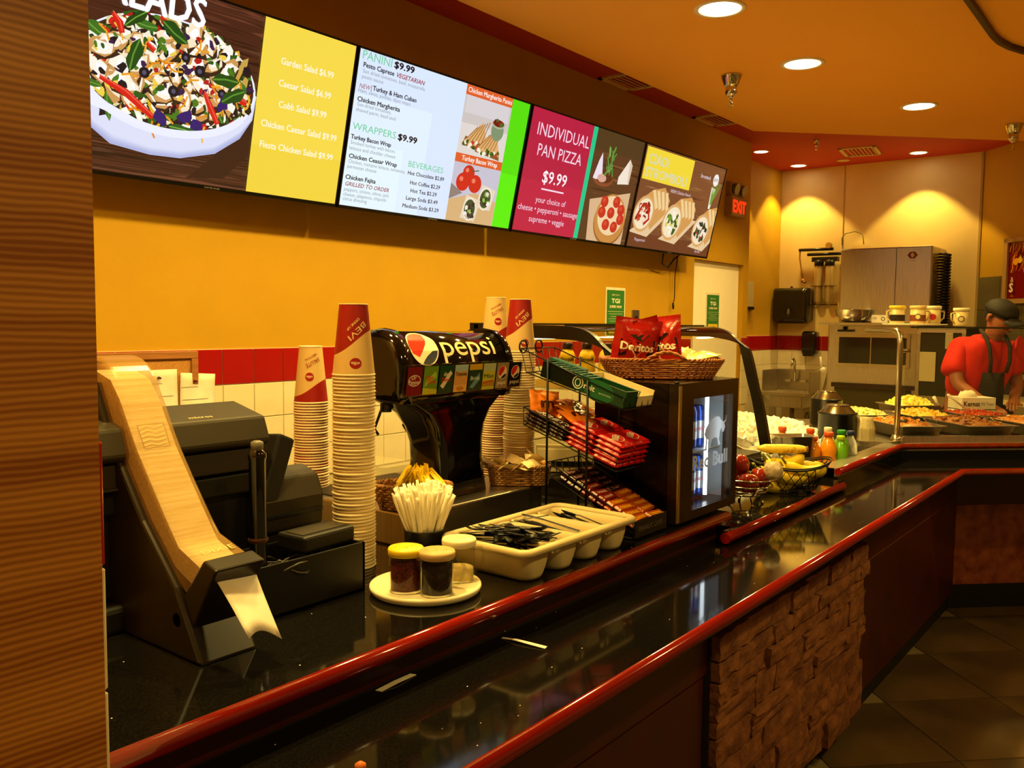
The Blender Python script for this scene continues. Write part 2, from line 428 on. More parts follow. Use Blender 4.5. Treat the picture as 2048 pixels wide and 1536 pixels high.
downlight(8.791, 3.257, HIGH, .085, 'small kitchen downlight above the paper towel dispenser', KITCH_E, 90, .15, G)
downlight(8.761, 2.120, HIGH, .085, 'small kitchen downlight above the ice machine', KITCH_E, 90, .15, G)
downlight(6.9, 2.3, HIGH, .085, 'kitchen downlight hidden above the low ceiling', KITCH_E, 110, .5, G)
downlight(7.3, 0.6, HIGH, .085, 'kitchen downlight hidden on the right', KITCH_E, 110, .5, G)

def vent(x, y, sx, sy, label, rz=0):
    t = thing('air_vent', label, 'vent', (x, y, HIGH), rz, 'ceiling air vents')
    b = MB()
    for a in (((-sx, -sx + .03), (-sy, sy)), ((sx - .03, sx), (-sy, sy)), ((-sx, sx), (-sy, -sy + .03)), ((-sx, sx), (sy - .03, sy))): b.box(a[0][0], a[0][1], a[1][0], a[1][1], -.012, 0)
    b.build('vent_frame', mat('cream_metal', 'd2b77a', .5), t)
    b = MB(); b.obox((0, 0, -.006), (2 * sx - .06, .016, .004), (.6, 0, 0)); s0 = b.build('slat', mat('cream_metal'), t); n = int((2 * sy - .06) / .034)
    for i in range(n):
        o = s0 if i == 0 else s0.copy()
        if i: COL.objects.link(o)
        o.location = (0, -sy + .045 + i * .034, 0)
vent(5.10, 2.98, .19, .19, 'cream square ceiling vent above the second menu screen gap')
vent(6.45, 2.98, .19, .19, 'cream square ceiling vent above the last menu screen')
vent(8.38, 2.53, .22, .16, 'cream rectangular ceiling vent near the kitchen end wall', radians(8))

def sprinkler(x, y, z, label, s=1.0):
    t = thing('sprinkler_head', label, 'sprinkler', (x, y, z), 0, 'fire sprinklers')
    b = MB(); b.lathe([(.052 * s, 0), (.050 * s, -.008 * s), (.034 * s, -.050 * s), (.030 * s, -.054 * s)], 20); b.build('escutcheon', CHROME, t)
    b = MB(); b.lathe([(.028 * s, -.05 * s), (.028 * s, -.088 * s), (.020 * s, -.098 * s), (.012 * s, -.104 * s), (.012 * s, -.112 * s)], 16); b.build('body', CHROME, t)
    b = MB()
    for sg in (-1, 1): b.tube([(sg * .010 * s, 0, -.11 * s), (sg * .014 * s, 0, -.128 * s), (sg * .004 * s, 0, -.148 * s)], .003 * s)
    b.cyl((0, 0, -.112 * s), (0, 0, -.145 * s), .0025 * s); b.build('frame_arms', CHROME, t)
    b = MB(); b.lathe([(.003 * s, -.147 * s), (.016 * s, -.149 * s), (.016 * s, -.151 * s)], 14); b.build('deflector', CHROME, t)
sprinkler(4.893, 2.229, CEIL, 'chrome pendent sprinkler hanging above the third menu screen', 1.2)
sprinkler(7.27, 1.12, CEIL, 'chrome pendent sprinkler cut by the right edge of the photo', 1.2)
sprinkler(7.669, 2.690, HIGH, 'small sprinkler in the red kitchen ceiling', .55)
b = MB(); b.lathe([(.06, 0), (.058, -.008), (.001, -.012)], 20, c=(8.75, 2.80, HIGH)); tag(b.build('smoke_detector', mat('cream_metal')), 'small round disc on the red kitchen ceiling beside the vent', 'detector')
# ================================================================== COUNTERS
granite = bpy.data.materials.new('black_speckled_granite'); granite.use_nodes = True
def _gr():
    N, L = granite.node_tree.nodes, granite.node_tree.links; bs = N['Principled BSDF']; tc = N.new('ShaderNodeTexCoord')
    v = N.new('ShaderNodeTexVoronoi'); v.inputs['Scale'].default_value = 34; L.new(tc.outputs['Object'], v.inputs['Vector'])
    lt = N.new('ShaderNodeMath'); lt.operation = 'LESS_THAN'; lt.inputs[1].default_value = .045; L.new(v.outputs['Distance'], lt.inputs[0])
    sp = N.new('ShaderNodeSeparateColor'); L.new(v.outputs['Color'], sp.inputs[0])
    g = N.new('ShaderNodeMath'); g.operation = 'GREATER_THAN'; g.inputs[1].default_value = .62; L.new(sp.outputs[0], g.inputs[0])
    m = N.new('ShaderNodeMath'); m.operation = 'MULTIPLY'; L.new(lt.outputs[0], m.inputs[0]); L.new(g.outputs[0], m.inputs[1])
    n = N.new('ShaderNodeTexNoise'); n.inputs['Scale'].default_value = 260; L.new(tc.outputs['Object'], n.inputs['Vector'])
    r = N.new('ShaderNodeValToRGB'); r.color_ramp.elements[0].position = .45; r.color_ramp.elements[0].color = (.004, .0035, .003, 1); r.color_ramp.elements[1].position = .75; r.color_ramp.elements[1].color = (.010, .0085, .006, 1)
    L.new(n.outputs[0], r.inputs[0])
    mx = N.new('ShaderNodeMix'); mx.data_type = 'RGBA'; L.new(m.outputs[0], mx.inputs['Factor']); L.new(r.outputs[0], mx.inputs['A']); mx.inputs['B'].default_value = (.95, .92, .85, 1)
    L.new(mx.outputs['Result'], bs.inputs['Base Color']); bs.inputs['Roughness'].default_value = .07; bs.inputs['IOR'].default_value = 1.38
_gr()
ZA, ZB, ZC = .835, .92, .873
YA, YB = .808, 1.095
YC = 1.06
panel_m = mat('dark_mahogany_laminate', '44120a', .4, col2='360e07', scale=6)
marble_m = mat('red_brown_stone_laminate', '7a301a', .5, col2='a85a2c', scale=16)
rub = mat('black_rubber_base', '0d0c0a', .6)
def nosing(pts, r, parent, name='nosing', zc=0):
    b = MB(); b.tube(pts, r, n=14); return b.build(name, REDW, parent)

# near upper counter
t = thing('serving_counter', 'black granite counter with red rounded edge carrying cups and drink tower', 'counter', (PX, YB, 0))
def loc(b, tt): return b.xf(0, Matrix.Translation(tt.location).inverted())
def put(b, name, m, tt, **k): loc(b, tt); return b.build(name, m, tt, **k)
b = MB(); b.box(PX + .012, 2.49, YB + .015, 2.20, ZB - .032, ZB); put(b, 'granite_slab', granite, t)
b = MB(); b.tube([(PX + .012, YB + .015, ZB - .016), (2.49, YB + .015, ZB - .016)], .016, n=16); put(b, 'edge_nosing', REDW, t)
b = MB(); b.box(PX + .012, 2.49, 1.145, 2.15, 0.0, ZB - .033); put(b, 'cabinet_body', panel_m, t)
# middle counter with the fruit
t = thing('fruit_counter', 'lower black granite counter with red rounded edge carrying bananas and glass case', 'counter', (2.49, YB, 0))
b = MB(); b.box(2.492, 3.54, YC + .015, 2.2, ZC - .03, ZC); b.box(2.41, 2.492, YC + .015, 1.093, ZC - .03, ZC); put(b, 'granite_slab', granite, t)
b = MB(); b.tube([(2.405, YC + .016, ZC - .0165), (3.50, YC + .016, ZC - .0165)], .0165, n=16); put(b, 'edge_nosing', REDW, t)
b = MB(); b.box(2.492, 3.54, 1.145, 2.15, 0.0, ZC - .031); put(b, 'cabinet_body', panel_m, t)
# hot food counter with its 45 degree bend
DC = (4.50, YB)
def off(pts_p, dq): return pts_p
t = thing('hot_food_counter', 'dark counter with red edge turning the corner under the glass food guard', 'counter', (3.56, YB, 0))
q0 = (DC[0] - DC[1]) * S2; p0 = (DC[0] + DC[1]) * S2
far = PQ(p0, 5.2); farb = PQ(p0 + 1.15, 5.2); inner = PQ(p0 + 1.15, 2.1)
b = MB(); b.prism([(3.56, YB + .02), (DC[0] + .006, YB + .02), (far[0] + .012, far[1] + .012), farb, inner, (3.9, 2.35), (3.56, 2.2)], 'z', ZA, ZB - .04); put(b, 'front_face', granite, t)
b = MB(); b.tube([(3.555, YB + .018, ZB - .018), (DC[0], YB + .018, ZB - .018), (far[0] + .012, far[1] + .012, ZB - .014)], .0145, n=14); put(b, 'edge_nosing', REDW, t)
# steel top with ice well and food wells
b = MB()
zt = ZB - .01
b.prism([(3.56, YB + .02), (DC[0] + .006, YB + .02), (4.56, 1.12), (4.56, 1.20), (3.64, 1.20), (3.56, 1.20)], 'z', ZB - .04, zt)
b.box(3.56, 3.64, 1.20, 2.2, ZB - .04, zt)
b.box(3.64, 4.62, 1.86, 2.2, ZB - .04, zt)
b.prism([(4.55, 1.12), PQ(p0 + .02, q0 + .03), PQ(p0 + .02, 5.2), PQ(p0 + 1.14, 5.2), PQ(p0 + 1.14, 2.25), (4.62, 2.2), (4.55, 1.86)], 'z', ZB - .04, zt)
put(b, 'steel_top', STEEL, t)
b = MB(); b.box(3.56, 3.585, 1.13, 1.70, ZC + .002, ZB - .01); put(b, 'steel_end_plate', STEEL, t)
b = MB(); b.prism([(4.56, 1.12), PQ(p0 + .10, q0 + .06), PQ(p0 + .10, 5.1), PQ(p0 + .13, 5.1), PQ(p0 + .13, q0 + .06), (4.58, 1.16)], 'z', ZB - .01, ZB + .02); put(b, 'steel_lip', STEEL, t)

# tray shelf
AC = (4.42, YA)
pa = (AC[0] + AC[1]) * S2; qa = (AC[0] - AC[1]) * S2
t = thing('tray_shelf', 'low black granite tray shelf with red edge running along the front', 'shelf', (PX, YA, 0))
fa = PQ(pa, 5.2); fb = PQ(p0 + .1, 5.2)
b = MB(); b.prism([(PX + .003, YA + .018), (AC[0] + .008, YA + .018), (fa[0] + .013, fa[1] + .013), PQ(p0 + .05, 5.2), (DC[0] + .04, 1.14), (PX + .003, 1.14)], 'z', ZA - .042, ZA)
put(b, 'granite_slab', granite, t)
b = MB(); b.tube([(PX + .003, YA + .016, ZA - .016), (AC[0], YA + .016, ZA - .016), (fa[0] + .013, fa[1] + .013, ZA - .016)], .0165, n=16); put(b, 'edge_nosing', REDW, t)
# front of the counter
t = thing('counter_front', 'dark reddish panelled counter front with a stone veneer section', 'counter front', (PX, .95, 0))
YF = .955
pf = pa + .05; F0 = (4.975, YF)
kf = (F0[0] + F0[1]) * S2
b = MB(); b.box(PX + .003, F0[0], YF + .004, 1.08, .09, ZA - .04); put(b, 'cabinet_body', panel_m, t)
for nm, x0, x1, z0, z1, m_ in (('fascia_panel', PX + .003, 2.03, .60, ZA - .04, panel_m), ('fascia_panel', 3.30, F0[0], .60, ZA - .04, panel_m), ('front_panel', PX + .003, 2.0, .09, .596, panel_m), ('front_panel', 3.33, F0[0], .09, .596, panel_m)):
    b = MB(); b.box(x0 + .002, x1 - .002, YF - .012, YF + .004, z0, z1); put(b, nm, m_, t)
b = MB(); b.box(3.33, F0[0], YF - .0135, YF - .010, .596, .600); put(b, 'joint_strip', mat('joint_strip_brown', '6b3a22', .5), t)
b = MB(); b.box(PX + .003, F0[0] + .02, YF + .01, 1.08, 0, .088); put(b, 'kick_base', rub, t)
A_, B_ = PQ(kf, (F0[0] - F0[1]) * S2), PQ(kf, 5.2)
dq = (S2, S2)
def qpanel(name, a, e, z0, z1, th, m_):
    b = MB(); o = (dq[0] * th, dq[1] * th); b.hexa([(a[0], a[1], z0), (e[0], e[1], z0), (e[0] + o[0], e[1] + o[1], z0), (a[0] + o[0], a[1] + o[1], z0)], [(a[0], a[1], z1), (e[0], e[1], z1), (e[0] + o[0], e[1] + o[1], z1), (a[0] + o[0], a[1] + o[1], z1)]); put(b, name, m_, t)
q1 = (F0[0] - F0[1]) * S2
qpanel('fascia_panel', A_, B_, .56, ZA - .04, .2, panel_m)
qpanel('front_panel', PQ(kf + .006, q1), PQ(kf + .006, 5.2), .13, .556, .2, marble_m)
qpanel('kick_base', PQ(kf + .012, q1), PQ(kf + .012, 5.2), 0, .128, .2, rub)
# stone veneer: every stone a part
stone_m = mat('rough_brown_ledge_stone', '6c3e20', .85, col2='90592f', scale=18, bump=.9, bscale=34)
b = MB(); b.box(2.02, 3.31, YF - .02, YF, .06, .70); put(b, 'stone_backing', mat('dark_mortar', '241309', .95), t)
rs = random.Random(5)
z = .065
while z < .69:
    h = rs.choice((.055, .075, .095, .12)); h = min(h, .70 - z)
    x = 2.025 + rs.uniform(-.004, .004)
    while x < 3.29:
        w = rs.uniform(.13, .34); w = min(w, 3.305 - x)
        if w < .04: break
        d = rs.uniform(.014, .034); g = .004
        hs = [h] if (h < .07 or rs.random() < .6) else [h * .5, h * .5]
        zz = z
        for hh in hs:
            bb = MB(); nx, nz = 5, 3; x0, x1, z0, z1 = x + g, x + w - g, zz + g, zz + hh - g * .7; dd = d + rs.uniform(-.006, .008)
            amp = .0035
            jit = [[rs.uniform(-1, 1) for _ in range(nz + 1)] for _ in range(nx + 1)]
            def fn(u, v):
                i, j = round(u * nx), round(v * nz); e = (i in (0, nx)) or (j in (0, nz))
                return (x0 + (x1 - x0) * u + jit[i][j] * .003, YF - .02 - (dd * (.86 if e else 1) + jit[i][j] * amp), z0 + (z1 - z0) * v + jit[i][(j + 1) % (nz + 1)] * .0025)
            bb.grid(fn, nx, nz, sm=False)
            n_ = nz + 1; rim = [i * n_ for i in range(nx + 1)] + [nx * n_ + j for j in range(1, n_)] + [i * n_ + nz for i in range(nx - 1, -1, -1)] + [j for j in range(nz - 1, 0, -1)]
            oo = len(bb.v)
            bb.v += [(bb.v[k][0], YF - .012, bb.v[k][2]) for k in rim]
            for k in range(len(rim)):
                k2 = (k + 1) % len(rim); bb.addf([rim[k], oo + k, oo + k2, rim[k2]])
            bb.smooth = False; put(bb, 'stone', stone_m, t); zz += hh
        x += w
    z += h
# litter on the shelf
def strip(name, label, pts, w, cat):
    b = MB(); n = len(pts)
    b.rings([[Vector(p) + Vector((0, 0, 0)), Vector(p) + Vector(s_) * w, Vector(p) + Vector(s_) * w + Vector((0, 0, .0012)), Vector(p) + Vector((0, 0, .0012))] for p, s_ in pts], sm=False)
    return tag(b.build(name, PAPER), label, cat)
strip('straw_wrapper', 'torn white straw wrapper lying on the black tray shelf, the farther one', [((1.387, 1.112, ZA), (.5, .05, 0)), ((1.387, 1.076, ZA + .004), (.7, .05, 0)), ((1.390, 1.04, ZA + .003), (.9, .1, 0)), ((1.396, 1.006, ZA + .001), (1, .25, 0))], .012, 'wrapper')
strip('straw_wrapper', 'straight narrow paper wrapper on the tray shelf, the nearer one', [((1.047, 1.113, ZA), (-.3, .9, 0)), ((1.09, 1.112, ZA + .003), (-.3, .9, 0)), ((1.139, 1.117, ZA), (-.3, .9, 0))], .013, 'wrapper')
b = MB(); b.lathe([(.001, 0), (.009, .0), (.0085, .006), (.003, .010), (.001, .0105)], 12, c=(.843, .942, ZA)); tag(b.build('orange_crumb', mat('orange_crumb_skin', 'd06a20', .6)), 'tiny orange crumb at the bottom edge on the black tray shelf', 'crumb')
# ================================================================== MENU SCREENS
TVX = [1.346, 2.583, 3.824, 5.058]; TVW = 1.228
tb, tt_ = Vector((0, 3.03, 1.993)), Vector((0, 2.88, 2.667)); tu = (tt_ - tb).normalized(); TVH = (tt_ - tb).length
bezel = mat('black_screen_bezel', '0b0a09', .25)
def tv(i, label):
    t = thing('menu_screen', label, 'screen', (TVX[i], 3.03, 1.993), 0, 'menu screens above the counter')
    up = tu; n = Vector((1, 0, 0)).cross(up); n = n if n.y < 0 else -n   # faces the customers
    M = Matrix((Vector((1, 0, 0)), up, n)).transposed().to_4x4()
    b = MB(); b.box(0, TVW, 0, TVH, -.045, -.002); b.xf(0, M); b.build('housing', bezel, t)
    b = MB()
    for x0, x1, y0, y1 in ((0, TVW, 0, .014), (0, TVW, TVH - .008, TVH), (0, .008, 0, TVH), (TVW - .008, TVW, 0, TVH)): b.box(x0, x1, y0, y1, -.002, .004)
    b.xf(0, M); b.build('bezel', bezel, t)
    P = Paint(); P.text('SAMSUNG', .578, .004, .006, '8a8680', width=.065); P.build('maker_lettering', PRINT, lambda x, y, d: M @ Vector((x, y, .0042 + d)), t)
    b = MB(); b.box(.45, .78, .2, .45, -.17, -.045); b.xf(0, M); b.build('wall_bracket', BLACKP, t)
    return t, (lambda x, y, d: M @ Vector((x, y, -.0018 + d * .5)))
def clip_rect(P, x0, x1, y0, y1):
    def clip(poly, f):
        out = []
        for i in range(len(poly)):
            a, c = poly[i - 1], poly[i]; fa, fc = f(a), f(c)
            if (fa >= 0) != (fc >= 0): k = fa / (fa - fc); out.append((a[0] + (c[0] - a[0]) * k, a[1] + (c[1] - a[1]) * k))
            if fc >= 0: out.append(c)
        return out
    res = []
    for vs, fs, col in P.items:
        nv, nf = [], []
        for f in fs:
            pl = [vs[k] for k in f]
            for g in (lambda p: p[0] - x0, lambda p: x1 - p[0], lambda p: p[1] - y0, lambda p: y1 - p[1]):
                pl = clip(pl, g) if len(pl) > 2 else []
            if len(pl) > 2: nf.append(list(range(len(nv), len(nv) + len(pl)))); nv += pl
        if nf: res.append((nv, nf, col))
    P.items = res
def wood(P, rs, x0, x1, y0, y1, base, tones, n=60, hmin=.004, hmax=.02):
    P.rect(x0, y0, x1, y1, base)
    for _ in range(n):
        y = rs.uniform(y0, y1); x = rs.uniform(x0 - .1, x1); l = rs.uniform(.1, .6); h = rs.uniform(hmin, hmax) * .5
        P.poly([(max(x0, x), y), (min(x1, x + l * .5), y - h + l * .01), (min(x1, x + l), y), (min(x1, x + l * .5), y + h)], rs.choice(tones))
def leaf(P, x, y, l, w, rot, col, col2):
    pts = []
    for i in range(11):
        a = i / 10; pts.append((l * (a - .5), w * sin(pi * a) * (.8 + .2 * sin(9 * a))))
    for i in range(9, 0, -1):
        a = i / 10; pts.append((l * (a - .5), -w * sin(pi * a) * (.8 + .2 * cos(8 * a))))
    R = lambda p: (x + p[0] * cos(rot) - p[1] * sin(rot), y + p[0] * sin(rot) + p[1] * cos(rot))
    P.poly([R(p) for p in pts], col); P.line([R((-l * .45, 0)), R((0, w * .15)), R((l * .45, 0))], w * .18, col2)
def blob(P, rs, x, y, r, col, k=.35, n=9, ax=1.0, rot=0):
    pts = []
    for i in range(n):
        a = 2 * pi * i / n; rr = r * (1 + rs.uniform(-k, k)); px, py = rr * cos(a) * ax, rr * sin(a)
        pts.append((x + px * cos(rot) - py * sin(rot), y + px * sin(rot) + py * cos(rot)))
    P.poly(pts, col)

# ---- screen 1: salads
t, fn = tv(0, 'menu screen with a big salad bowl picture, leftmost beside the wood panel')
P = Paint(); rs = random.Random(3)
wood(P, rs, 0, .762, .0, .69, '4a2416', ['3a1a0f', '5c3020', '6b3a26', '2c130b', '5a3524'], 110)
for i in range(26):
    y = .012 + i * .0105; P.line([(0, y), (.3, y - .004 + rs.uniform(-.002, .002)), (.762, y + rs.uniform(-.004, .004))], rs.uniform(.001, .004), rs.choice(['2a120a', '241008', '7a4a34']))
P.poly([(.50, .03), (.66, .05), (.762, .16), (.762, .30), (.70, .21)], '3a1c11')
# bowl
cx, cy = .405, .375
P.poly([(.06, .25), (.114, .165), (.202, .110), (.35, .094), (.468, .099), (.61, .137), (.711, .21), (.758, .29), (.765, .38), (.70, .42), (.4, .3), (.1, .35)], 'c4c8f0')
for k in range(9):
    f = k / 8; P.poly([(.06 + .02 * f, .25 + .01 * f), (.114 + .01 * f, .165 + .02 * f), (.202 + .01 * f, .112 + .026 * f), (.35, .096 + .022 * f), (.468, .101 + .022 * f), (.61 - .01 * f, .139 + .02 * f), (.711 - .01 * f, .212 + .02 * f), (.758, .292), (.4, .3)], '%02x%02x%02x' % (int(170 + 50 * f), int(176 + 48 * f), int(224 + 24 * f)))
P.poly([(.06, .26), (.114, .19), (.202, .145), (.35, .122), (.468, .126), (.61, .163), (.711, .235), (.758, .305), (.763, .38), (.70, .42), (.4, .3), (.1, .35)], 'dfe2fb')
P.ell(cx, cy, .355, .203, 'f0f2ff', n=48); P.ell(cx, cy + .004, .345, .193, '3a2a18', n=48)
tones = ['f6efd2', 'fbf6e4', 'efe3b0', 'f2d24a', 'e8b02a', 'd6241a', 'b81c18', '2e5a18', '1f3f12', '4c7a1e', '1c0f1c', '3a1a4a', 'f3e9c8', 'e9d79c', 'f7f2e0', 'fffbe8', 'c9a24a']
for _ in range(760):
    a = rs.uniform(0, 2 * pi); r = sqrt(rs.random()); x, y = cx + .335 * r * cos(a), cy + .01 + .185 * r * sin(a); ro = rs.uniform(0, pi); sz = rs.uniform(.006, .020); ax_ = rs.uniform(1, 2.6); c0 = rs.choice(tones)
    blob(P, rs, x + .003, y - .005, sz, '2a1a14', .4, 8, ax_, ro); blob(P, rs, x, y, sz, c0, .4, 8, ax_, ro)
    if c0[0] in 'ef': blob(P, rs, x - .002, y + .003, sz * .55, 'fffdf2', .3, 7, ax_, ro)
for _ in range(16):
    a = rs.uniform(0, 2 * pi); r = .55 + .45 * rs.random(); leaf(P, cx + .33 * r * cos(a), cy + .19 * r * sin(a), rs.uniform(.07, .12), rs.uniform(.016, .03), rs.uniform(0, pi), rs.choice(['2c5a1a', '1d4412', '3d7022']), '6fa03a')
for _ in range(60):   # chicken and cheese
    a = rs.uniform(0, 2 * pi); r = sqrt(rs.random()); x, y = cx + .29 * r * cos(a), cy + .02 + .15 * r * sin(a); ro = rs.uniform(0, pi)
    sz = rs.uniform(.020, .033); blob(P, rs, x + .003, y - .007, sz * 1.02, '3a2216', .3, 9, 1.8, ro); blob(P, rs, x, y, sz, 'd09a58', .25, 9, 1.8, ro); blob(P, rs, x + .001, y + .005, sz * .84, rs.choice(['fff6e6', 'fbe8c8', 'fdf0d8']), .3, 9, 1.8, ro); blob(P, rs, x + .004, y + .008, sz * .45, 'ffffff', .4, 7, 1.8, ro)
    for q_ in range(3): blob(P, rs, x + rs.uniform(-.03, .03), y + rs.uniform(-.02, .02), rs.uniform(.006, .012), rs.choice(['b81c18', '2e5a18', '1c0f1c', 'f2d24a', '3a1a4a', '4c7a1e', '17121c']), .4, 7, 1.6, rs.uniform(0, 3))
for _ in range(30):   # carrot shreds
    a = rs.uniform(0, 2 * pi); r = sqrt(rs.random()); x, y = cx + .31 * r * cos(a), cy + .17 * r * sin(a); ro = rs.uniform(0, 2 * pi)
    P.line([(x, y), (x + .03 * cos(ro), y + .03 * sin(ro)), (x + .06 * cos(ro + .3), y + .06 * sin(ro + .3))], .007, rs.choice(['f0a020', 'e88a18', 'f4b83a']))
for x, y, rx in ((.415, .33, .021), (.51, .42, .022), (.30, .37, .02), (.45, .455, .018), (.61, .36, .018)):
    P.ell(x, y, rx, rx * .95, '17121c'); P.ell(x, y, rx * .4, rx * .4, '54506a')
for pts in ([(.146, .323), (.24, .29), (.347, .225)], [(.538, .351), (.57, .30), (.605, .247)], [(.173, .536), (.20, .51), (.21, .48)], [(.66, .38), (.70, .35), (.72, .345)], [(.30, .47), (.33, .45)]):
    P.line(pts, [.014] + [.026] * (len(pts) - 2) + [.02], 'd81e14'); P.line([(p[0], p[1] + .006) for p in pts], .005, 'f0584a')
for x, y in ((.38, .23), (.47, .25), (.62, .33), (.52, .22)): blob(P, rs, x, y, .022, '33186a', .4, 9, 1.5, rs.uniform(0, 3))
for x, y in ((.62, .41), (.66, .36), (.40, .53), (.26, .42)): leaf(P, x, y, .12, .034, rs.uniform(0, 3), '1f4a14', '5c9030')
leaf(P, .47, .20, .13, .024, -.1, '2a5a20', '7ab04a')
P.poly([(.085, .235)] + [(cx + .355 * cos(a), cy + .203 * sin(a) - .004) for a in [pi + .5 + i * .09 for i in range(25)]] + [(cx + .33 * cos(a), cy + .178 * sin(a)) for a in [pi + .5 + 24 * .09 - i * .09 for i in range(25)]], 'eef0ff')
P.text('SALADS', .085, .572, .098, 'ffffff', width=.425, bold=.004)
P.rect(.762, 0, 1.228, .692, 'f7da4a'); P.rect(.762, 0, 1.228, .2, 'f3d440')
for s_, y, x0, x1 in (('Garden Salad $6.99', .527, .855, 1.121), ('Caesar Salad $6.99', .443, .856, 1.12), ('Cobb Salad $9.99', .362, .868, 1.11), ('Chicken Caesar Salad $9.99', .277, .796, 1.18), ('Fiesta Chicken Salad $9.99', .195, .802, 1.174)):
    P.text(s_, x0, y, .026, 'fff8d8', width=x1 - x0, bold=.0008)
clip_rect(P, .008, 1.220, .014, .682); P.build('screen_picture', SCREEN, fn, t, step=.000004)

# ---- screen 2: panini and wrappers
t, fn = tv(1, 'white menu screen listing panini, wrappers and beverages')
P = Paint(); P.rect(0, 0, .71, .69, 'dbeaff'); P.rect(0, 0, .5, .5, 'e2f2ff'); P.rect(0, 0, .35, .3, 'e6f8ff')
gr, dk, rd, gy = '6fcf9e', '2a2838', '9c3040', '8f95a4'
P.text('PANINI', .030, .644, .036, gr, width=.172); P.text('$9.99', .218, .648, .028, '1f1626', width=.124, bold=.0022)
P.text('Pesto Caprese', .041, .612, .020, dk, width=.182, bold=.0010); P.text('VEGETARIAN', .235, .611, .020, rd, width=.181, shear=.2, bold=.0006)
P.text('Sun dried tomatoes, basil, mozzarella,', .042, .588, .016, gy, width=.388); P.text('pesto sauce', .041, .565, .016, gy, width=.125)
P.text('NEW', .034, .523, .019, rd, width=.062, shear=.2); P.rect(.102, .518, .1045, .546, dk); P.text('Turkey & Ham Cuban', .112, .527, .020, dk, width=.271, bold=.0010)
P.text('Ham, swiss, pickles, dijon mayo', .032, .505, .016, gy, width=.318)
P.text('Chicken Margherita', .033, .467, .020, dk, width=.256, bold=.0010); P.text('Sun-dried tomatoes,', .036, .447, .016, gy, width=.204); P.text('shaved parm, basil aioli', .033, .424, .016, gy, width=.24)
P.text('WRAPPERS', .027, .345, .031, gr, width=.262); P.text('$9.99', .304, .345, .028, '1f1626', width=.122, bold=.0022)
P.text('Turkey Bacon Wrap', .026, .305, .019, dk, width=.241, bold=.0010); P.text('Smoked turkey with bacon,', .028, .282, .016, gy, width=.271); P.text('lettuce and cheddar cheese', .026, .258, .016, gy, width=.279)
P.text('Chicken Ceasar Wrap', .03, .222, .019, dk, width=.292, bold=.0010); P.text('Chicken, romaine lettuce, tomatoes,', .031, .200, .016, gy, width=.352); P.text('parmesan cheese', .029, .178, .016, gy, width=.173)
P.text('BEVERAGES', .395, .235, .028, gr, width=.241)
for s_, x0, x1, y in (('Hot Chocolate $2.89', .40, .651, .199), ('Hot Coffee $2.29', .424, .632, .156), ('Hot Tea $2.29', .435, .616, .119), ('Large Soda $3.49', .413, .632, .082), ('Medium Soda $3.29', .397, .648, .044)):
    P.text(s_, x0, y, .018, dk, width=x1 - x0, bold=.0006)
P.text('Chicken Fajita', .027, .130, .019, dk, width=.179, bold=.0010); P.text('GRILLED TO ORDER', .029, .101, .018, rd, width=.267, shear=.2, bold=.0004)
for s_, w_, y in (('peppers, onions, olives, jack', .273, .078), ('cheese, jalapenos, chipotle', .26, .056), ('citrus dressing', .143, .036)): P.text(s_, .028, y, .016, gy, width=w_)
# photo column
P.rect(.708, .012, 1.078, .682, 'd8d0cc'); P.rect(.708, .352, 1.078, .636, 'cfc6c2'); P.rect(.708, .352, 1.078, .50, 'e0d8d2'); P.rect(.72, .55, 1.06, .636, 'd8d2d6')
P.rect(.708, .634, 1.082, .682, 'e0602a'); P.text('Chicken Margherita Panini', .722, .648, .024, 'fff4ec', width=.345, bold=.0006)
P.rect(.706, .308, 1.074, .352, 'e0602a'); P.text('Turkey Bacon Wrap', .755, .320, .024, 'fff4ec', width=.28, bold=.0008)
def panini(x, y, s_):
    P.poly([(x, y), (x + .20 * s_, y - .02 * s_), (x + .19 * s_, y + .02 * s_), (x + .02 * s_, y + .045 * s_)], '8a5a2a')
    P.poly([(x, y + .012), (x + .20 * s_, y), (x + .14 * s_, y + .13 * s_)], 'e0b070')
    for k in range(6): P.line([(x + (.02 + .025 * k) * s_, y + .022 * s_), (x + (.10 + .018 * k) * s_, y + (.10 + .008 * k) * s_)], .006 * s_, 'a8703a')
    for k in range(14): blob(P, rs, x + (.015 + .013 * k) * s_, y + rs.uniform(-.006, .022) * s_, .011 * s_, rs.choice(['f2e8c8', '4a6a20', 'c0402a', 'f7efda', '305018']), .4)
panini(.735, .395, 1.0); panini(.84, .375, 1.0)
P.ell(.99, .50, .05, .05, '7f9470', n=20); P.ell(.99, .535, .052, .022, 'a8b898'); P.ell(.99, .54, .045, .018, '7a1c14')
for k in range(7): blob(P, rs, .965 + .009 * k, .543 + rs.uniform(-.008, .012), .010, rs.choice(['8a1a14', '4a6a2a', '6a120e']))
P.rect(.706, .012, 1.072, .308, 'c8c4d4'); P.poly([(.706, .012), (1.072, .012), (1.072, .14), (.9, .17), (.706, .12)], 'd8b27c'); P.poly([(.706, .12), (.80, .16), (.706, .20)], '8f8078')
for x, y, r in ((.825, .262, .045), (.79, .215, .05), (.885, .215, .05)):
    P.ell(x, y, r, r * .92, 'd0281a'); P.ell(x - .014, y + .014, r * .3, r * .25, 'f07a60')
P.line([(.82, .30), (.85, .275), (.90, .285)], .005, '3c5a28')
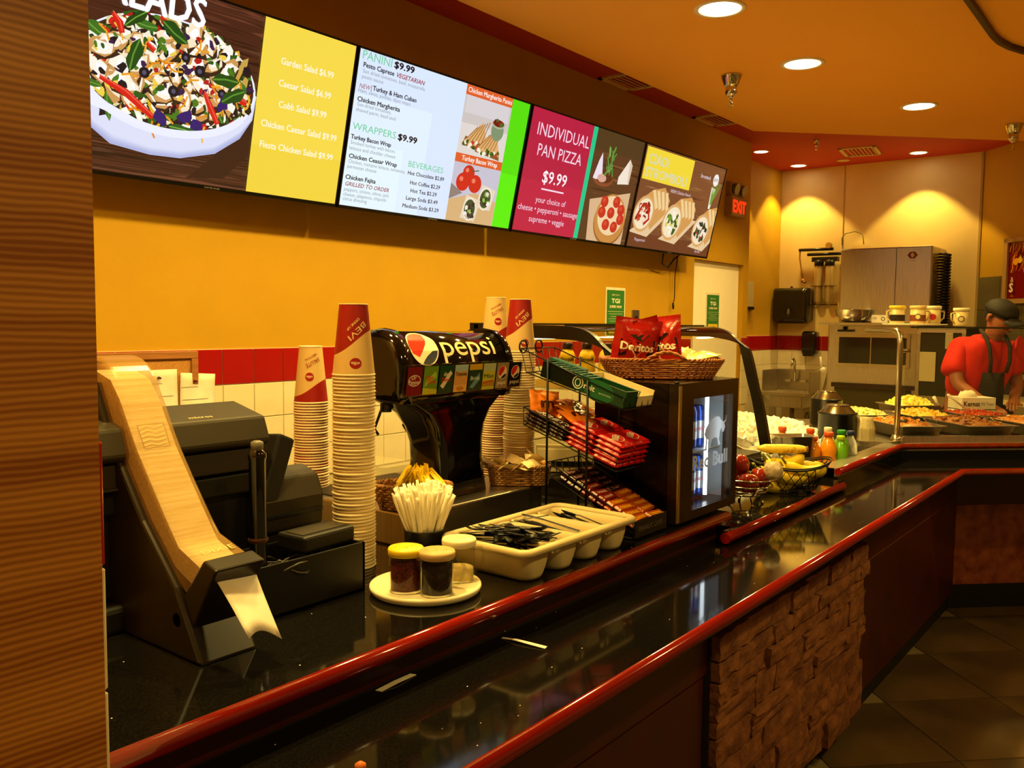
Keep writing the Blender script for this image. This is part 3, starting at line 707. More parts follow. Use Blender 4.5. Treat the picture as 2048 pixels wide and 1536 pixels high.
for x, y, ro in ((.985, .15, -.2), (.875, .085, .1)):
    P.poly([(x - .065, y - .05), (x + .05, y - .06), (x + .075, y + .05), (x - .04, y + .07)], 'e6d6bc'); P.ell(x + .0, y, .052, .062, 'efe4cc', rot=ro); P.ell(x, y, .042, .05, '43502e', rot=ro)
    for k in range(12): blob(P, rs, x + rs.uniform(-.03, .03), y + rs.uniform(-.035, .035), .012, rs.choice(['f4ece0', '6a8a3a', 'e8d8c8', '3a2a28', '8ac04a', 'f8f4ea']))
P.rect(1.074, 0, 1.228, .69, '55e010'); P.rect(1.074, 0, 1.228, .3, '5cf010')
clip_rect(P, .008, 1.220, .014, .682); P.build('screen_picture', SCREEN, fn, t, step=.000004)

# ---- screen 3: pan pizza
t, fn = tv(2, 'red menu screen advertising individual pan pizza')
P = Paint(); P.rect(0, 0, .64, .69, 'b81c40'); P.rect(0, 0, .64, .30, 'c21f42')
pk = 'f6d8ea'
P.text('INDIVIDUAL', .082, .545, .068, pk, width=.515); P.text('PAN PIZZA', .115, .437, .066, pk, width=.435); P.text('$9.99', .205, .298, .068, 'fff0f6', width=.235, bold=.0014)
P.rect(.212, .257, .432, .266, pk); P.text('your choice of', .178, .184, .034, pk, width=.295); P.text('cheese \u2022 pepperoni \u2022 sausage', .03, .130, .034, pk, width=.585); P.text('supreme \u2022 veggie', .148, .072, .034, pk, width=.345)
wood(P, rs, .66, 1.228, 0, .69, '5c3a20', ['4c2e18', '6e4828', '7c5430', '442612'], 60)
P.rect(.66, .56, 1.228, .69, '4e3a1e')
P.poly([(.76, .0), (1.17, .0), (1.165, .35), (.714, .262)], 'd9b48a'); 
P.ell(.985, .15, .185, .155, 'a0622a', n=36); P.ell(.985, .165, .180, .155, 'c98a44', n=36); P.ell(.985, .185, .150, .125, 'f0d2a4', n=36)
for x, y in ((.885, .265), (1.025, .275), (.875, .198), (.98, .203), (1.092, .231), (1.102, .172), (.945, .125), (1.044, .118)): P.ell(x, y, .043, .036, 'c8301e'); P.ell(x - .008, y + .008, .018, .014, 'd84a34')
P.ell(.815, .40, .115, .05, '8a4a2a'); P.ell(.815, .412, .105, .04, '5e2e18')
P.poly([(.70, .39), (.735, .50), (.76, .55), (.775, .50), (.80, .41), (.74, .385)], 'ece0ec'); P.ell(.80, .40, .05, .025, 'd8a894')
for k in range(16): leaf(P, .865 + rs.uniform(-.04, .045), .44 + k * .009, .07, .016, rs.uniform(.8, 2.4), rs.choice(['4a7a2a', '6a9a44', '33601e']), '9aca6a')
P.poly([(.985, .385), (1.12, .40), (1.125, .52), (1.085, .555), (.985, .43)], 'f2e4d4'); P.poly([(1.085, .555), (1.125, .52), (1.12, .40), (1.10, .41)], 'dcc8ae')
P.rect(.616, 0, .66, .69, '14c88a')
clip_rect(P, .008, 1.220, .014, .682); P.build('screen_picture', SCREEN, fn, t, step=.000004)

# ---- screen 4: stromboli
t, fn = tv(3, 'menu screen with three stromboli rolls, rightmost next to the exit sign')
P = Paint(); wood(P, rs, 0, 1.228, 0, .69, '7a4a2c', ['6a3e22', '8a5a36', '9a6a44', '5c3219', '8f6238'], 90)
P.rect(0, .0, 1.228, .11, '6e3c22')
for cxr, cyr, sc, fill in ((.15, .24, 1.0, 'r'), (.56, .22, 1.05, 'g'), (1.02, .20, 1.0, 'd')):
    P.poly([(cxr - .15, cyr - .13), (cxr + .1, cyr - .15), (cxr + .36, cyr + .04), (cxr + .2, cyr + .05)], 'e6c79a')
    P.poly([(cxr - .05, cyr + .10 * sc), (cxr + .06, cyr + .165 * sc), (cxr + .22, cyr + .20), (cxr + .32, cyr + .12), (cxr + .28, cyr + .02), (cxr + .12, cyr - .10)], 'd49a54')
    for k in range(4): P.poly([(cxr + .06 + .06 * k, cyr + .165), (cxr + .095 + .06 * k, cyr + .172), (cxr + .17 + .05 * k, cyr + .06), (cxr + .14 + .05 * k, cyr + .04)], 'efcf94')
    P.ell(cxr, cyr, .135 * sc, .12 * sc, 'dca868', rot=.5, n=28); P.ell(cxr, cyr, .118 * sc, .10 * sc, 'f4e2c0', rot=.5, n=28)
    cs = {'r': ['b8281a', 'd84a30', '8a1810', 'f2dcc0', 'f6e8d4'], 'g': ['6a9a2a', 'f0e2b8', 'f4ecd4', '3c5a1c', 'd8d060', 'f8f2e6'], 'd': ['2c3a1e', '43552a', 'b84028', 'f2ead8', '1e2414', 'e6d8d0']}[fill]
    for k in range(30):
        a = rs.uniform(0, 2 * pi); r = sqrt(rs.random()) * .088; blob(P, rs, cxr + r * cos(a), cyr + r * .85 * sin(a), .017, rs.choice(cs), .4, 8, 1.3, rs.uniform(0, 3))
    if fill == 'r': P.line([(cxr - .08, cyr - .02), (cxr - .03, cyr + .06), (cxr + .05, cyr + .05), (cxr + .08, cyr - .03), (cxr + .02, cyr - .07)], .022, 'b8281a')
P.poly([(1.06, .37), (1.09, .37), (1.12, .52), (1.05, .53)], 'eef0da')
for k in range(8): P.line([(1.08, .40), (1.06 + .02 * k, .56 + .01 * (k % 3))], [.014, .004], '6a9a3a')
P.poly([(.030, .462), (.705, .462), (.705, .672), (.030, .672)], 'f2d83a')
P.text('CIAO!', .073, .568, .066, 'dcd8a8', width=.275, bold=.003); P.text('STROMBOLI', .058, .482, .062, 'dcd8a8', width=.585, bold=.003)
P.text('Stromboli', .84, .575, .028, 'f0e0e8', width=.16); P.ell(1.094, .585, .045, .045, 'f4ecec'); P.text('$8.99', 1.094, .575, .024, '4a2a20', 'c', width=.066)
P.text('NEW! Chicken Ranch', .45, .42, .022, 'e8d0d8', width=.30); P.text('Pepperoni', .10, .055, .022, 'e0c8d0', width=.14); P.text('Garden', 1.0, .035, .020, 'e0c8d0', width=.09)
clip_rect(P, .008, 1.220, .014, .682); P.build('screen_picture', SCREEN, fn, t, step=.000004)
# cable dangling under the last screen
b = MB(); b.tube([(5.72, 3.10, 2.0), (5.74, 3.12, 1.93), (5.86, 3.14, 1.90), (5.92, 3.12, 1.97), (5.93, 3.08, 2.0)], .006); tag(b.build('power_cable', BLACKP), 'short black cable loop sagging below the last menu screen', 'cable')
b = MB(); b.tube([(6.02, 3.14, 2.0), (6.02, 3.16, 1.85), (6.04, 3.17, 1.68), (6.03, 3.175, 1.64)], .004); b.cyl((6.03, 3.175, 1.645), (6.035, 3.175, 1.60), .010, .007, n=8); tag(b.build('loose_plug', BLACKP), 'thin dangling cable with plug on the yellow wall beside the doorway', 'cable')
# exit sign
t = thing('exit_sign', 'red lettered exit sign box on the wall right of the screens', 'sign', (6.95, 3.2, 2.40))
sb = mat('beige_sign_housing', '9a7434', .5)
b = MB(); b.box(0, .30, -.07, 0, 0, .17); b.build('sign_box', sb, t, bevel=.006)
b = MB(); b.box(0.02, .28, -.05, 0, .175, .29); b.build('lamp_unit', sb, t, bevel=.006)
for x in (.07, .22): bb = MB(); bb.cyl((x, -.05, .235), (x, -.085, .225), .04, .048, n=18); bb.build('emergency_lamp', mat('smoky_lamp', '6a5424', .3), t)
P = Paint(); P.text('EXIT', .15, .035, .10, 'ff3a10', 'c', width=.25, bold=.007); P.build('exit_lettering', mat('glowing_red_lettering', 'ff2a08', .5, emit=1.6), plane_fn((0, -.071, 0), (1, 0, 0), (0, 0, 1)), t)
# ================================================================== THINGS ON THE NEAR COUNTER
def thin_mat(name, col='ffffff', refl=.06, rough=.02, tint=1.0):
    if name in MATS: return MATS[name]
    m = bpy.data.materials.new(name); m.use_nodes = True; MATS[name] = m; N, L = m.node_tree.nodes, m.node_tree.links
    N.remove(N['Principled BSDF']); out = N['Material Output']
    tr = N.new('ShaderNodeBsdfTransparent'); tr.inputs[0].default_value = tuple(v ** tint for v in lin(col)) + (1,)
    gl = N.new('ShaderNodeBsdfGlossy'); gl.inputs['Roughness'].default_value = rough
    fr = N.new('ShaderNodeFresnel'); ge = N.new('ShaderNodeNewGeometry'); io = N.new('ShaderNodeMath'); io.operation = 'MULTIPLY_ADD'; io.inputs[1].default_value = 1 / 1.45 - 1.45; io.inputs[2].default_value = 1.45; L.new(ge.outputs['Backfacing'], io.inputs[0]); L.new(io.outputs[0], fr.inputs[0])
    mx = N.new('ShaderNodeMixShader'); L.new(fr.outputs[0], mx.inputs[0]); L.new(tr.outputs[0], mx.inputs[1]); L.new(gl.outputs[0], mx.inputs[2]); L.new(mx.outputs[0], out.inputs[0])
    return m
THIN = thin_mat('thin_clear_glass', 'f4f4ee')
THINP = thin_mat('clear_plastic_sheet', 'e6e2d4', rough=.08)
ANG_CAM = lambda x, y: atan2(-y, -x)

# ---- paper cups
CH, CR0, CR1 = .165, .0485, .0325
cup_cream = mat('cream_paper_cup', 'd9b878', .5); cup_red = mat('red_paper_cup', '96140f', .45)
def cup_r(v): return CR0 + (CR1 - CR0) * v
def cup_mesh(name, wall_m, top=False):
    b = MB(); b.lathe([(CR0 - .003, .0015), (CR0, .0), (CR0 + .0022, .0028), (CR0, .0052), (CR0 - .001, .006)], 32, caps=(False, False))
    b.cur = 1; b.lathe([(CR0 - .0006, .0055), (CR1, CH), (CR1 - .002, CH), (CR1 - .002, CH - .006), (.001, CH - .006)], 32, caps=(False, False))
    return b.build(name, [mat('white_cup_rim', 'f0e0b8', .5), wall_m])
def printed_cup(x, y, z, label, grp, vb, designB, words, txy, cxy):
    t = thing('paper_cup', label, 'cup', (x, y, z), ANG_CAM(x, y), grp)
    b = MB(); b.lathe([(CR0 - .003, .0015), (CR0, .0), (CR0 + .0022, .0028), (CR0, .0052), (CR0 - .001, .006)], 40, caps=(False, False)); b.build('rolled_rim', mat('white_cup_rim'), t)
    b = MB(); n = 72
    def pt(a, v): r = cup_r(v); return (r * cos(a), r * sin(a), .005 + v * (CH - .005))
    for i in range(n):
        a0, a1 = -pi + 2 * pi * i / n, -pi + 2 * pi * (i + 1) / n; v0, v1 = vb(a0), vb(a1)
        b.cur = 0 if designB else 1; b.add([pt(a0, 0), pt(a1, 0), pt(a1, v1), pt(a0, v0)], [(0, 1, 2, 3)], True)
        b.cur = 1 if designB else 0; b.add([pt(a0, v0), pt(a1, v1), pt(a1, 1), pt(a0, 1)], [(0, 1, 2, 3)], True)
    b.build('cup_wall', [cup_red, cup_cream], t)
    b = MB(); b.lathe([(CR1 + .0008, CH - .001), (CR1 + .0008, CH + .0006), (CR1 - .002, CH + .0006), (CR1 - .002, CH - .006), (.001, CH - .006)], 40, caps=(False, False)); b.build('cup_bottom', mat('white_cup_rim'), t)
    P = Paint(); P.ell(cxy[0], cxy[1], .0125, .0125, '9a1410', n=28); P.text('villa', cxy[0] + .0092, cxy[1] + .0034, .0072, 'f2dcb0', width=.0185, rot=pi, bold=.0002)
    for (w_, px, py, h, wd, ro, co) in words: P.text(w_, px, py, h, co, width=wd, rot=ro, bold=.0002)
    P.slice(.004).build('printed_logo', PRINT, lambda px, py, d: ((cup_r(py / CH) + .0005 + d * .3) * cos(px / .042), (cup_r(py / CH) + .0005 + d * .3) * sin(px / .042), py), t)
    return t
proto = {'c': cup_mesh('paper_cup', cup_cream), 'r': cup_mesh('paper_cup', cup_red)}
used = set()
def stack(x, y, z0, ztop, kind, label, grp, pitch=.0078, jit=.0012):
    n = int((ztop - CH - z0) / pitch); pitch = (ztop - CH - z0) / n; rj = random.Random(int(x * 1000))
    for i in range(n):
        o = proto[kind] if kind not in used else proto[kind].copy()
        if kind in used: COL.objects.link(o)
        used.add(kind); j_ = 0 if i > n - 4 else jit; o.location = (x + rj.uniform(-j_, j_), y + rj.uniform(-j_, j_), z0 + i * pitch); o.rotation_euler = (0, 0, rj.uniform(0, 6))
        tag(o, label, 'cup', grp)
vbA = lambda a: .45 + .20 * math.tanh(a * 1.1) if abs(a) < 2.2 else .45 + .20 * math.tanh(a * 1.1) * (pi - abs(a)) / (pi - 2.2)
vbB = lambda a: .25 + .17 * math.tanh(a * 1.2) if abs(a) < 2.2 else .25 + .17 * math.tanh(a * 1.2) * (pi - abs(a)) / (pi - 2.2)
wA = [('BEVI', .026, .126, .0135, .054, pi + .72, 'e8c890'), ('DRINK UP', .012, .134, .0062, .040, pi + .72, 'e8c890')]
wB = [('SALUTE', .026, .134, .0115, .048, pi + .45, 'a0341c'), ('HERE IS TO YOU', .018, .146, .005, .042, pi + .45, 'a0341c')]
stack(1.357, 1.535, ZB, 1.534, 'c', 'paper cup within the tallest cup stack, in front of the drink tower', 'cups in the front stack')
printed_cup(1.357, 1.535, 1.369, 'red and cream upturned cup topping the tallest stack beside the register', 'top cups of the stacks', vbA, False, wA, 0, (.004, .030))
stack(1.622, 2.02, ZB, 1.420, 'r', 'red paper cup within the shorter stack against the white tiles', 'cups in the tiled wall stack')
printed_cup(1.622, 2.02, 1.255, 'cream and red upturned cup topping the short stack by the white tiles', 'top cups of the stacks', vbB, True, wB, 0, (-.004, .078))
stack(2.165, 1.672, ZB, 1.566, 'c', 'paper cup within the stack between drink tower and candy rack', 'cups in the stack by the candy rack')
printed_cup(2.165, 1.672, 1.401, 'upturned cup topping the stack between drink tower and candy rack', 'top cups of the stacks', vbA, False, wA, 0, (.014, .030))
stack(2.262, 1.850, ZB, 1.576, 'r', 'paper cup within the rear stack half hidden by the drink tower', 'cups in the stack behind the drink tower')
printed_cup(2.262, 1.850, 1.411, 'cream upturned cup topping the rearmost stack behind the drink tower', 'top cups of the stacks', vbB, True, wB, 0, (.008, .085))

# ---- napkin dispenser by the wood panel: profile in YZ, faces the customers
t = thing('napkin_dispenser', 'smoky plastic napkin dispenser leaning beside the wood panel, napkin hanging out', 'napkin dispenser', (.80, 1.36, ZB))
K = .80 / .745
def pz(y, z): return (y * K - 1.36, 1.5 + (z - 1.5) * K - ZB)
smoke = mat('smoky_translucent_plastic', 'a8844a', .22, alpha=.45, col2='b8945a', scale=9)
napm = mat('napkin_paper_stack', 'f6e6b4', .8, col2='e0c88c', scale=5, stretch=(1, 30, 30), bump=.3, bscale=40)
wd = .088
front = [(1.157, 1.113), (1.265, 1.143), (1.30, 1.18), (1.381, 1.278), (1.433, 1.359), (1.465, 1.405), (1.51, 1.428), (1.56, 1.425)]
back = [(1.60, 1.39), (1.493, 1.26), (1.367, 1.14), (1.30, 1.09), (1.215, 1.045)]
outl = [front[0], front[1]] + smooth_path(front[1:] + back[:1], 4)[1:] + back[1:]
b = MB(); b.prism([pz(*p) for p in outl], 'x', 0, wd, sm=False); b.build('smoky_cover', smoke, t, bevel=.010, seg=3)
ins = [(1.20, 1.105), (1.268, 1.130), (1.31, 1.178), (1.39, 1.275), (1.445, 1.358), (1.475, 1.39), (1.53, 1.405), (1.575, 1.375), (1.50, 1.285), (1.385, 1.165), (1.30, 1.105), (1.225, 1.075)]
b = MB(); b.prism([pz(*p) for p in ins], 'x', .006, wd - .006); b.build('napkin_stack', napm, t)
lip = [(1.150, 1.116), (1.185, 1.126), (1.262, 1.035), (1.275, 1.0), (1.235, .99), (1.215, 1.012)]
b = MB(); b.prism([pz(*p) for p in lip], 'x', -.004, wd + .004); b.build('dispensing_lip', mat('dark_brown_plastic', '1c1408', .3), t, bevel=.004)
b = MB(); b.cyl((-.012, *pz(1.25, 1.02)), (wd + .012, *pz(1.25, 1.02)), .012, n=14); b.build('hinge_pin', BLACKP, t)
b = MB(); b.prism([(-.09, 0), (.20, 0), (.235, .20), (.26, .46), (.205, .36), (.09, .22), (-.015, .12)], 'x', -.012, wd + .012); b.build('stand', mat('dark_brown_plastic'), t, bevel=.006)
P = Paint(); P.text('DIXIE', .012, .0, .014, 'c9ad68', width=.062)
e0, e1 = Vector((0, *pz(1.265, 1.143))), Vector((0, *pz(1.157, 1.113)))
P.build('embossed_lettering', PRINT, plane_fn(e0 * .45 + e1 * .55 + Vector((0, 0, .002)), (1, 0, 0), e0 - e1), t, lift=.0015)
f0, f1 = Vector((0, *pz(1.381, 1.278))), Vector((0, *pz(1.433, 1.359)))
P = Paint()
for i in range(5): P.line([(.016, .006 + .009 * i), (.03, .010 + .009 * i), (.045, .006 + .009 * i), (.062, .009 + .009 * i)], .0016, 'd8bc78')
P.line([(.014, 0), (.064, 0), (.066, .048), (.014, .048), (.014, 0)], .0012, '7a5a24')
P.build('embossed_window', PRINT, plane_fn(f0, (1, 0, 0), f1 - f0), t, lift=.001)
b = MB(); nrow = 8
def nap(u, v):
    y = .0 - .075 * u * u - .03 * u; z = .16 - .02 * u - .075 * u * u
    return (.004 + v * .085 + .02 * u * (1 - v) - .01 * u, -.105 * K + y * .9 + .02 + .012 * sin(3 * v), z + .012 * sin(v * 3.1) - .02 * v * u)
t2 = thing('paper_napkin', 'white paper napkin sticking out of the smoky dispenser', 'napkin', (.80, 1.36, ZB))
b.grid(nap, 10, 8); o = b.build('napkin_sheet', PAPER, t2); sm = o.modifiers.new('thick', 'SOLIDIFY'); sm.thickness = .0008

# ---- register: micros terminal seen from behind
t = thing('register_terminal', 'olive black register terminal seen from behind, labelled micros', 'register', (.80, 1.52, ZB))
olive = mat('olive_black_plastic', '2c2410', .55, bump=.05, bscale=300)
b = MB(); b.prism([(.0, .325), (.02, .375), (.13, .40), (.16, .36), (.10, .31), (.01, .315)], 'x', -.10, .315); b.build('screen_head', olive, t, bevel=.006)
b = MB(); b.prism([(.015, .265), (.02, .31), (.10, .315), (.09, .26)], 'x', -.10, .305); b.box(-.10, .14, .008, .03, .262, .268); b.build('rear_shell', olive, t, bevel=.005)
b = MB(); b.prism([(.025, .215), (.028, .258), (.10, .26), (.10, .2)], 'x', -.10, .30); b.build('rear_vent', mat('dark_grey_plastic', '100e08', .55), t, bevel=.005)
b = MB(); b.box(-.10, .295, .045, .11, .05, .22); b.build('lower_body', mat('dark_grey_plastic'), t, bevel=.008)
b = MB(); b.box(-.05, .27, .0, .14, 0, .05); b.build('foot', mat('dark_grey_plastic'), t, bevel=.01)
b = MB(); b.obox((.338, .035, .255), (.045, .055, .15), (-.1, .42, 0)); b.build('card_reader', mat('dark_grey_plastic'), t, bevel=.006)
P = Paint(); P.text('micros', .150, .016, .012, 'c8c0a0', width=.052, bold=.0003)
P.build('maker_lettering', PRINT, plane_fn((0, .02, .375), (1, 0, 0), (0, .11, .025)), t, lift=.0005)
# open black box with cables, and what stands in and on it
t = thing('cable_box', 'black open box full of cables on the counter front of the register', 'box', (.89, 1.375, ZB))
dkb = mat('matte_black_metal', '0e0d0a', .55)
b = MB(); w_, d_, h_ = .355, .145, .105
for bx in ((0, w_, 0, .006, 0, h_), (0, w_, d_ - .006, d_, 0, h_), (0, .006, 0, d_, 0, h_), (w_ - .006, w_, 0, d_, 0, h_), (0, w_, 0, d_, 0, .006)): b.box(*bx)
b.build('box_shell', dkb, t)
cab = mat('grey_cable', '4a463c', .4)
rc = random.Random(9)
for i in range(6):
    b = MB(); cx_, cy_ = .17 + .02 * rc.uniform(-1, 1), .06 + .03 * rc.uniform(-1, 1); ph = rc.uniform(0, 6)
    b.tube([(cx_ + (.03 + .012 * i) * cos(ph + k * .5), cy_ + .035 * sin(ph + k * .5), .085 + .012 * sin(k * .9 + i)) for k in range(12)], .0022, n=6); b.build('cable', cab if i % 2 else mat('dark_cable', '16140f', .4), t)
t = thing('pole_display', 'black glossy pole standing in front of the register', 'pole', (1.005, 1.415, ZB + .006))
b = MB(); b.lathe([(.022, 0), (.02, .06), (.019, .09), (.0165, .095), (.0165, .30), (.0175, .305), (.0175, .312), (.008, .325), (.001, .326)], 18); b.build('pole_shaft', BLACKG, t)
b = MB(); b.lathe([(.0185, .14), (.0195, .143), (.0195, .146), (.0185, .149)], 18, caps=(False, False)); b.build('collar', mat('brown_ring', '4a2a14', .4), t)
b = MB(); b.lathe([(.012, .318), (.012, .335), (.006, .338), (.001, .338)], 12); b.build('pole_cap', mat('grey_cap', '6a665a', .4), t)
t = thing('receipt_printer', 'black receipt printer standing behind the cable box', 'printer', (1.17, 1.57, ZB))
b = MB(); b.box(-.085, .085, -.03, .10, 0, .12); b.build('printer_base', dkb, t, bevel=.006)
b = MB(); b.prism([(-.045, .12), (-.05, .19), (-.03, .235), (.02, .25), (.10, .235), (.11, .12)], 'x', -.088, .088); b.build('paper_cover', olive, t, bevel=.010, seg=3)
b = MB(); b.box(-.08, .08, -.052, -.04, .155, .162); b.build('paper_slot', BLACKP, t)
t = thing('card_terminal', 'flat black device lying on the right end of the cable box', 'device', (1.16, 1.43, ZB + .107))
b = MB(); b.obox((0, 0, .017), (.14, .085, .034), (0, 0, .05)); b.build('device_body', mat('dark_grey_plastic'), t, bevel=.006)
b = MB(); b.obox((0, -.002, .0345), (.12, .05, .002), (0, 0, .05)); b.build('device_lid', olive, t)

# ---- steel drip base and drink tower
t = thing('drip_base', 'low stainless steel box carrying the drink tower and packet baskets', 'steel box', (1.535, 1.53, ZB))
b = MB(); b.box(0, .565, 0, .47, 0, .088); b.build('steel_body', STEEL, t, bevel=.005)
b = MB(); b.box(.03, .535, .20, .46, .0885, .092); b.build('drip_grate', mat('dark_grate', '2a2620', .4, .6), t)
t = thing('drink_tower', 'glossy black soda fountain tower with pepsi logo and flavour cards', 'soda fountain', (1.80, 1.66, ZB + .09))
def sq(x0, x1, y0, y1, z, r, n=5): return [(x, y, z) for x, y in rrect(x0, x1, y0, y1, r, n)]
secs = [(-.085, .125, -.065, .075, 0, .02), (-.082, .12, -.065, .075, .05, .03), (-.078, .118, -.062, .075, .10, .035), (-.082, .122, -.058, .075, .15, .035), (-.10, .135, -.055, .076, .195, .035), (-.135, .16, -.055, .078, .235, .035), (-.19, .195, -.056, .082, .265, .03), (-.222, .222, -.058, .085, .285, .025)]
b = MB(); b.rings([sq(*s_) for s_ in secs]); b.build('tower_neck', BLACKG, t)
prof = [(-.058, .275), (-.068, .30), (-.073, .34), (-.070, .375), (-.058, .41), (-.038, .438), (-.010, .456), (.03, .462), (.075, .455), (.105, .43), (.112, .39), (.105, .33), (.085, .275)]
b = MB(); b.prism([(y * .965, z * .985 + .003) for y, z in prof], 'x', -.20, .20, sm=True); b.build('head_panel', BLACKG, t)
def ear(x0, x1, name):
    b = MB(); c0 = (.02, .37); R = []
    for x, k in ((x0, .80), (x0 + (x1 - x0) * .15, .93), (x0 + (x1 - x0) * .4, 1.03), (x1, 1.06)): R.append([(x, c0[0] + (y - c0[0]) * k, c0[1] + (z - c0[1]) * k) for y, z in prof])
    b.rings(R); b.build(name, BLACKG, t)
ear(-.242, -.195, 'end_cap'); ear(.242, .195, 'end_cap')
# logo wrapped over the curved panel
pl = [0.0]
pp = [(y * .965, z * .985 + .003) for y, z in prof[:9]]
for i in range(1, len(pp)): pl.append(pl[-1] + math.hypot(pp[i][0] - pp[i - 1][0], pp[i][1] - pp[i - 1][1]))
def on_head(x, s, d):
    s = max(0, min(pl[-1] - 1e-6, s)); i = max(k for k in range(len(pl)) if pl[k] <= s); i = min(i, len(pl) - 2); k = (s - pl[i]) / (pl[i + 1] - pl[i])
    y, z = pp[i][0] + (pp[i + 1][0] - pp[i][0]) * k, pp[i][1] + (pp[i + 1][1] - pp[i][1]) * k
    # outward normal pushes away from the head centre
    n = Vector((0, y - .02, z - .36)).normalized(); return Vector((x, y, z)) + n * (.0006 + d)
P = Paint(); gx_, gy_, gr_ = -.135, .150, .054
def globe(P, cx, cy, r, dark='14202e'):
    n = 40; P.ell(cx, cy, r, r, 'f4e6c4', n=n)
    up = [(cx + r * .93 * cos(a), cy + r * .93 * sin(a)) for a in [radians(62 + 140 * i / 20) for i in range(21)]]
    P.poly(up + [(cx - r * .45, cy - r * .55), (cx - r * .1, cy - r * .2), (cx + r * .25, cy + r * .15), (cx + r * .40, cy + r * .45)], 'd8301c')
    lo = [(cx + r * .93 * cos(a), cy + r * .93 * sin(a)) for a in [radians(250 + 95 * i / 20) for i in range(21)]]
    P.poly(lo + [(cx + r * .55, cy - r * .25), (cx + r * .1, cy - r * .5), (cx - r * .15, cy - r * .7)], dark)
globe(P, gx_, gy_, gr_); P.ring(gx_, gy_, gr_, gr_, .003, 'f4e6c4', 40)
P.text('pepsi', -.066, .122, .062, 'ecd9a4', width=.222, bold=.0005, res=4)
# subdivide through the mapping: split long triangles by rebuilding with finer outlines
P.slice(None, .006).build('brand_lettering', GLOSSPRINT, on_head, t, step=.0001)
# flavour strip
st = thing('tmp', 'x', 'x'); bpy.data.objects.remove(st)
sx0, sx1 = -.262, .222
b = MB(); b.prism([(-.098, .292), (-.101, .293), (-.113, .375), (-.110, .3755)], 'x', sx0, sx1); strip_o = b.build('card_holder', THINP, t)
cards = [('7a1420', [('Dr', 'f0e0d0', .30, .56, .30), ('Pepper', 'f0e0d0', .12, .40, .76)]), ('6f9a28', [('Mtn', 'd8281c', .2, .52, .5), ('Dew', 'd8281c', .3, .38, .55)]), ('1e4a26', [('diet', 'f0e8d8', .3, .62, .4), ('Dew', 'd8281c', .2, .42, .6)]), ('e0a860', [('Tropicana', '1e3a20', .08, .60, .84)]), ('2c4638', [('Brisk', 'd8e8e0', .15, .40, .7)]), ('c8c840', [('Mist', '1e5a24', .1, .45, .8)]), ('9a8a66', [('pepsi', 'f4ecd8', .15, .16, .7)]), ('1a1c1c', [('pepsi', 'f4ecd8', .12, .16, .76)])]
cw = (sx1 - sx0 - .012) / 8
for i, (cc, words) in enumerate(cards):
    P = Paint(); w2, h2 = cw - .006, .074; P.rect(0, 0, w2, h2, cc)
    if i == 0: P.ell(w2 / 2, h2 * .52, w2 * .42, h2 * .2, 'f0e0d0'); P.ell(w2 / 2, h2 * .52, w2 * .38, h2 * .17, '8a1a24')
    if i == 1: P.poly([(.004, .02), (w2 - .004, .045), (w2 - .01, .06), (.01, .036)], 'a8d040'); P.poly([(0, 0), (w2, 0), (w2, .012), (0, .018)], 'c8c830')
    if i == 2: P.poly([(.006, .02), (w2 - .012, .06), (w2 - .004, .052), (.018, .012)], 'e8e0d0')
    if i == 3: P.rect(0, h2 * .75, w2, h2, 'a8c8d8'); P.rect(0, 0, w2, h2 * .25, 'e8c070'); P.ell(w2 * .5, h2 * .12, w2 * .3, h2 * .08, 'd88a30')
    if i == 4: P.rect(0, h2 * .78, w2, h2, 'd8b020'); P.poly([(.006, .01), (w2 - .01, .05), (w2 - .006, .03), (.02, .006)], '6a9ab0')
    if i == 5: P.rect(0, h2 * .7, w2, h2, 'b8c8a0'); P.rect(0, h2 * .12, w2, h2 * .3, 'b89028'); P.poly([(.005, h2 * .3), (w2 - .005, h2 * .36), (w2 - .005, h2 * .30), (.005, h2 * .24)], 'c84020')
    if i >= 6: globe(P, w2 / 2, h2 * .62, w2 * .36, '20283a')
    for s_, co, fx, fy, fw in words: P.text(s_, w2 * fx, h2 * fy, .011, co, width=w2 * fw, bold=.0003)
    v_ = Vector((0, -.012, .083)).normalized()
    P.build('flavour_card', GLOSSPRINT, plane_fn(Vector((sx0 + .008 + cw * i, -.1035, .297)), (1, 0, 0), v_), t, lift=.0008, step=.00006)
# nozzles and levers on the serving side
for k in range(4):
    x = -.17 + .11 * k; b = MB(); b.lathe([(.016, .24), (.016, .28)], 12, c=(x, .055, 0)); n_ = b.build('nozzle', BLACKP, t)
    b = MB(); b.tube([(x, .065, .26), (x, .085, .22), (x, .10, .19), (x, .085, .175)], .004); b.build('lever', BLACKP, n_)
# clear food pan behind the tower
t = thing('clear_pan', 'clear plastic food pan on the back of the counter left of the tower', 'pan', (1.86, 1.99, ZB))
b = MB(); R = [sq(-.07 * k, .07 * k, -.10 * k, .10 * k, z, .02) for z, k in ((0, .86), (.13, 1.0), (.135, 1.12), (.138, 1.12))]; b.rings(R, caps=(True, False)); b.build('pan_body', mat('cloudy_clear_plastic', 'd8cfa8', .2, alpha=.35), t)

